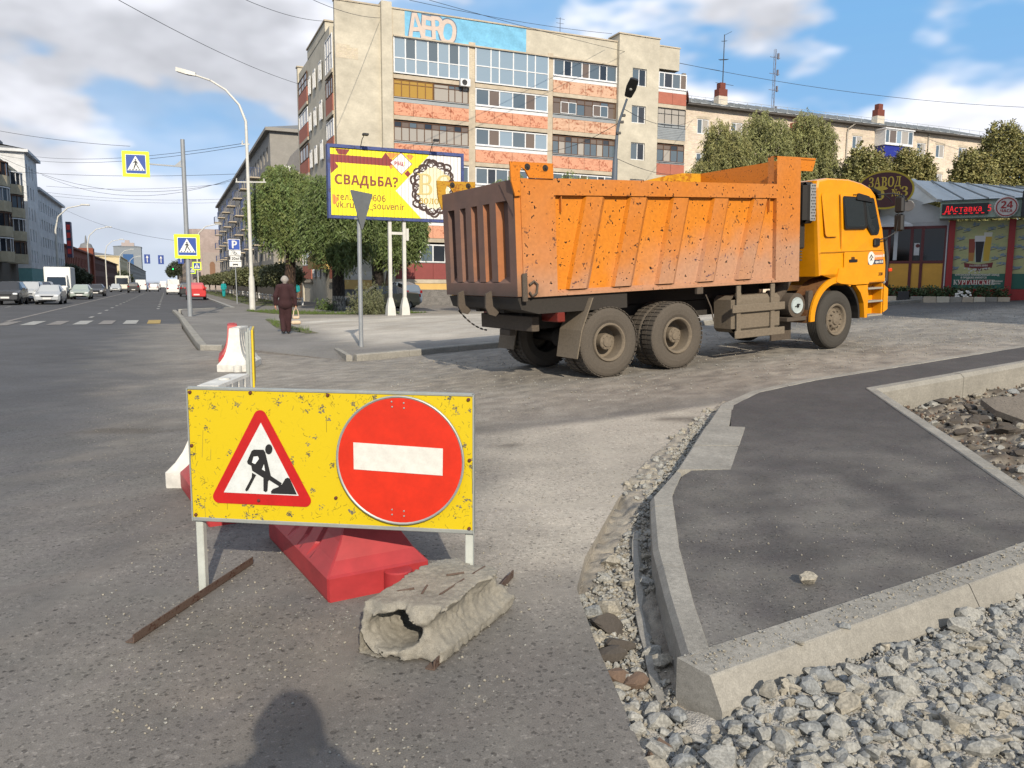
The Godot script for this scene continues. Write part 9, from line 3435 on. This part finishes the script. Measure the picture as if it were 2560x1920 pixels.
func build_cars() -> void:
	var silver := Color(0.62, 0.64, 0.66)
	var dark := Color(0.10, 0.105, 0.12)
	var white := Color(0.82, 0.83, 0.83)
	for q in [[66.4, -10.4, 1, dark, "black SUV facing us at the left edge, first of the far queue"], [72.0, -9.9, 1, silver, "silver hatchback behind the black SUV at the left"], [77.5, -9.8, 1, Color(0.12, 0.15, 0.22), "dark blue car between the silver hatchback and the box van"], [67.6, -8.0, 0, silver, "silver saloon with lights on, nearest oncoming car"], [86.6, -7.65, 0, Color(0.55, 0.60, 0.58), "greenish silver saloon coming behind the nearest one"], [105.6, -7.7, 0, dark, "black saloon coming, third of the oncoming lane"], [154.0, -8.3, 0, silver, "small pale saloon coming, before the bus"], [182.0, -8.0, 0, white, "far white oncoming saloon behind the bus"], [210.0, -8.1, 1, silver, "farthest silver oncoming car"]]:
		car(q[4], q[2], q[3], UV(q[0], q[1], 0.0), GA + PI)
	for q in [[141.2, -5.0, 1, dark, "dark car driving away beside the centre line"], [166.0, -4.6, 2, white, "white van driving away beyond the dark car"], [163.0, -2.4, 0, white, "white saloon driving away in the middle lane"], [120.7, 0.65, 0, white, "white saloon driving away near the kerb"], [142.0, 0.9, 2, white, "white van ahead of the white saloon near the kerb"], [83.0, 3.0 - 0.5, 1, Color(0.72, 0.09, 0.10), "red hatchback parked by the pavement beyond the crossing sign"], [104.0, 2.2, 1, dark, "black SUV parked ahead of the red hatchback"], [128.0, 2.6, 0, silver, "silver saloon parked ahead of the black SUV"], [190.0, -4.4, 1, Color(0.2, 0.3, 0.45), "blue car far ahead in the left lane"], [215.0, -2.4, 0, silver, "silver car far ahead in the middle lane"], [235.0, -4.8, 0, Color(0.6, 0.12, 0.1), "far red car ahead"], [260.0, -1.2, 2, white, "far white minibus ahead"], [290.0, -3.4, 1, dark, "farthest dark car ahead"]]:
		car(q[4], q[2], q[3], UV(q[0], q[1], 0.0), GA)
	car("olive-grey saloon parked in front of the apartment block behind the posts", 0, Color(0.34, 0.34, 0.28), W(-7.7, 46.0, 0.12), deg_to_rad(112))
	car("grey-blue estate parked behind the olive saloon", 1, Color(0.40, 0.45, 0.50), W(-8.0, 50.8, 0.12), deg_to_rad(60))
	# box van and bus
	var o := thing("box_van", "white box van standing in the far queue before the white house", "van", UV(90, -9.9, 0.0), GA + PI)
	var mb := MB.new()
	mb.span(Vector3(-1.15, 0.9, -0.8), Vector3(1.15, 3.1, 3.4), 0.04)
	part(o, "cargo_box", mb, smat(white, 0.6))
	mb = MB.new()
	mb.loft([[Vector3(-0.95, 0.45, -0.8), Vector3(0.95, 0.45, -0.8), Vector3(0.92, 2.3, -0.8), Vector3(-0.92, 2.3, -0.8)], [Vector3(-0.95, 0.45, -2.2), Vector3(0.95, 0.45, -2.2), Vector3(0.85, 2.25, -1.5), Vector3(-0.85, 2.25, -1.5)]])
	mb.span(Vector3(-0.92, 0.45, -2.75), Vector3(0.92, 1.15, -2.0), 0.06)
	part(o, "cab", mb, smat(white, 0.4))
	mb = MB.new()
	mb.quad(Vector3(0.84, 1.3, -1.95), Vector3(-0.84, 1.3, -1.95), Vector3(-0.78, 2.12, -1.62), Vector3(0.78, 2.12, -1.62))
	part(o, "windscreen", mb, M.pane_dark)
	for x in [-0.95, 0.95]:
		for z in [-1.9, 2.2]:
			mb = MB.new()
			mb.tube(Vector3(x - 0.1, 0.38, z), Vector3(x + 0.1, 0.38, z), 0.38, 0.38, 14)
			part(o, "wheel", mb, M.dark_metal)
	o = thing("bus", "pale bus coming towards us far down the street", "bus", UV(172, -7.9, 0.0), GA + PI)
	mb = MB.new()
	mb.span(Vector3(-1.2, 0.4, -4.0), Vector3(1.2, 2.95, 4.0), 0.12)
	part(o, "body", mb, smat(Color(0.78, 0.78, 0.74), 0.5))
	mb = MB.new()
	mb.span(Vector3(-1.0, 1.3, -4.03), Vector3(1.0, 2.5, -3.9))
	part(o, "windscreen", mb, M.pane_dark)
	mb = MB.new()
	mb.span(Vector3(-1.22, 1.5, -3.6), Vector3(1.22, 2.4, 3.6))
	part(o, "side_windows", mb, M.pane_dark)
	# low fence of white posts on the verge
	o = thing("verge_fence", "low white fence along the grass verge by the clipped trees", "fence", UV(57, 8.7, 0.1), GA)
	for k in 24:
		mb = MB.new()
		mb.span(Vector3(-0.06, 0, -k * 3.2 - 0.06), Vector3(0.06, 0.55, -k * 3.2 + 0.06))
		part(o, "post", mb, M.pvc)
	mb = MB.new()
	mb.span(Vector3(-0.03, 0.4, -74.0), Vector3(0.03, 0.5, 0.0))
	part(o, "rail", mb, M.pvc)

func _ready() -> void:
	var cam := Camera3D.new()
	cam.name = "camera"
	cam.fov = 52.19
	cam.near = 0.05
	cam.far = 6000.0
	cam.position = Vector3(0, 1.6, 0)
	cam.basis = Basis(Vector3.RIGHT, -0.12532) * Basis(Vector3.BACK, 0.0064)
	add_child(cam)
	var we := WorldEnvironment.new()
	we.name = "environment"
	var env := Environment.new()
	env.background_mode = Environment.BG_SKY
	env.sky = make_sky()
	env.background_energy_multiplier = 1.0
	env.tonemap_mode = Environment.TONE_MAPPER_LINEAR
	env.tonemap_exposure = 1.3
	env.sdfgi_enabled = true
	env.ssao_enabled = true
	env.ssil_enabled = true
	we.environment = env
	add_child(we)
	var sun := DirectionalLight3D.new()
	sun.name = "sun"
	sun.light_energy = 1.35
	sun.light_color = Color(1.0, 0.945, 0.86)
	sun.light_angular_distance = 0.5
	sun.shadow_enabled = true
	var el := deg_to_rad(28.5)
	var az := deg_to_rad(-14.0)
	add_child(sun)
	sun.look_at_from_position(Vector3.ZERO, Vector3(sin(az) * cos(el), -sin(el), -cos(az) * cos(el)))
	rng.seed = 7
	n1 = noise(1, 1.0, 3)
	n2 = noise(2, 1.0, 3)
	n3 = noise(3, 1.0, 3)
	build_textures()
	build_materials()
	build_ground()
	build_markings()
	build_apartment()
	build_brick_house()
	build_street_houses()
	build_kiosk()
	build_trees()
	build_people()
	build_cars()
	build_near_works()
	build_sign()
	build_signs()
	build_billboard()
	build_barriers()
	build_debris()
	build_truck()
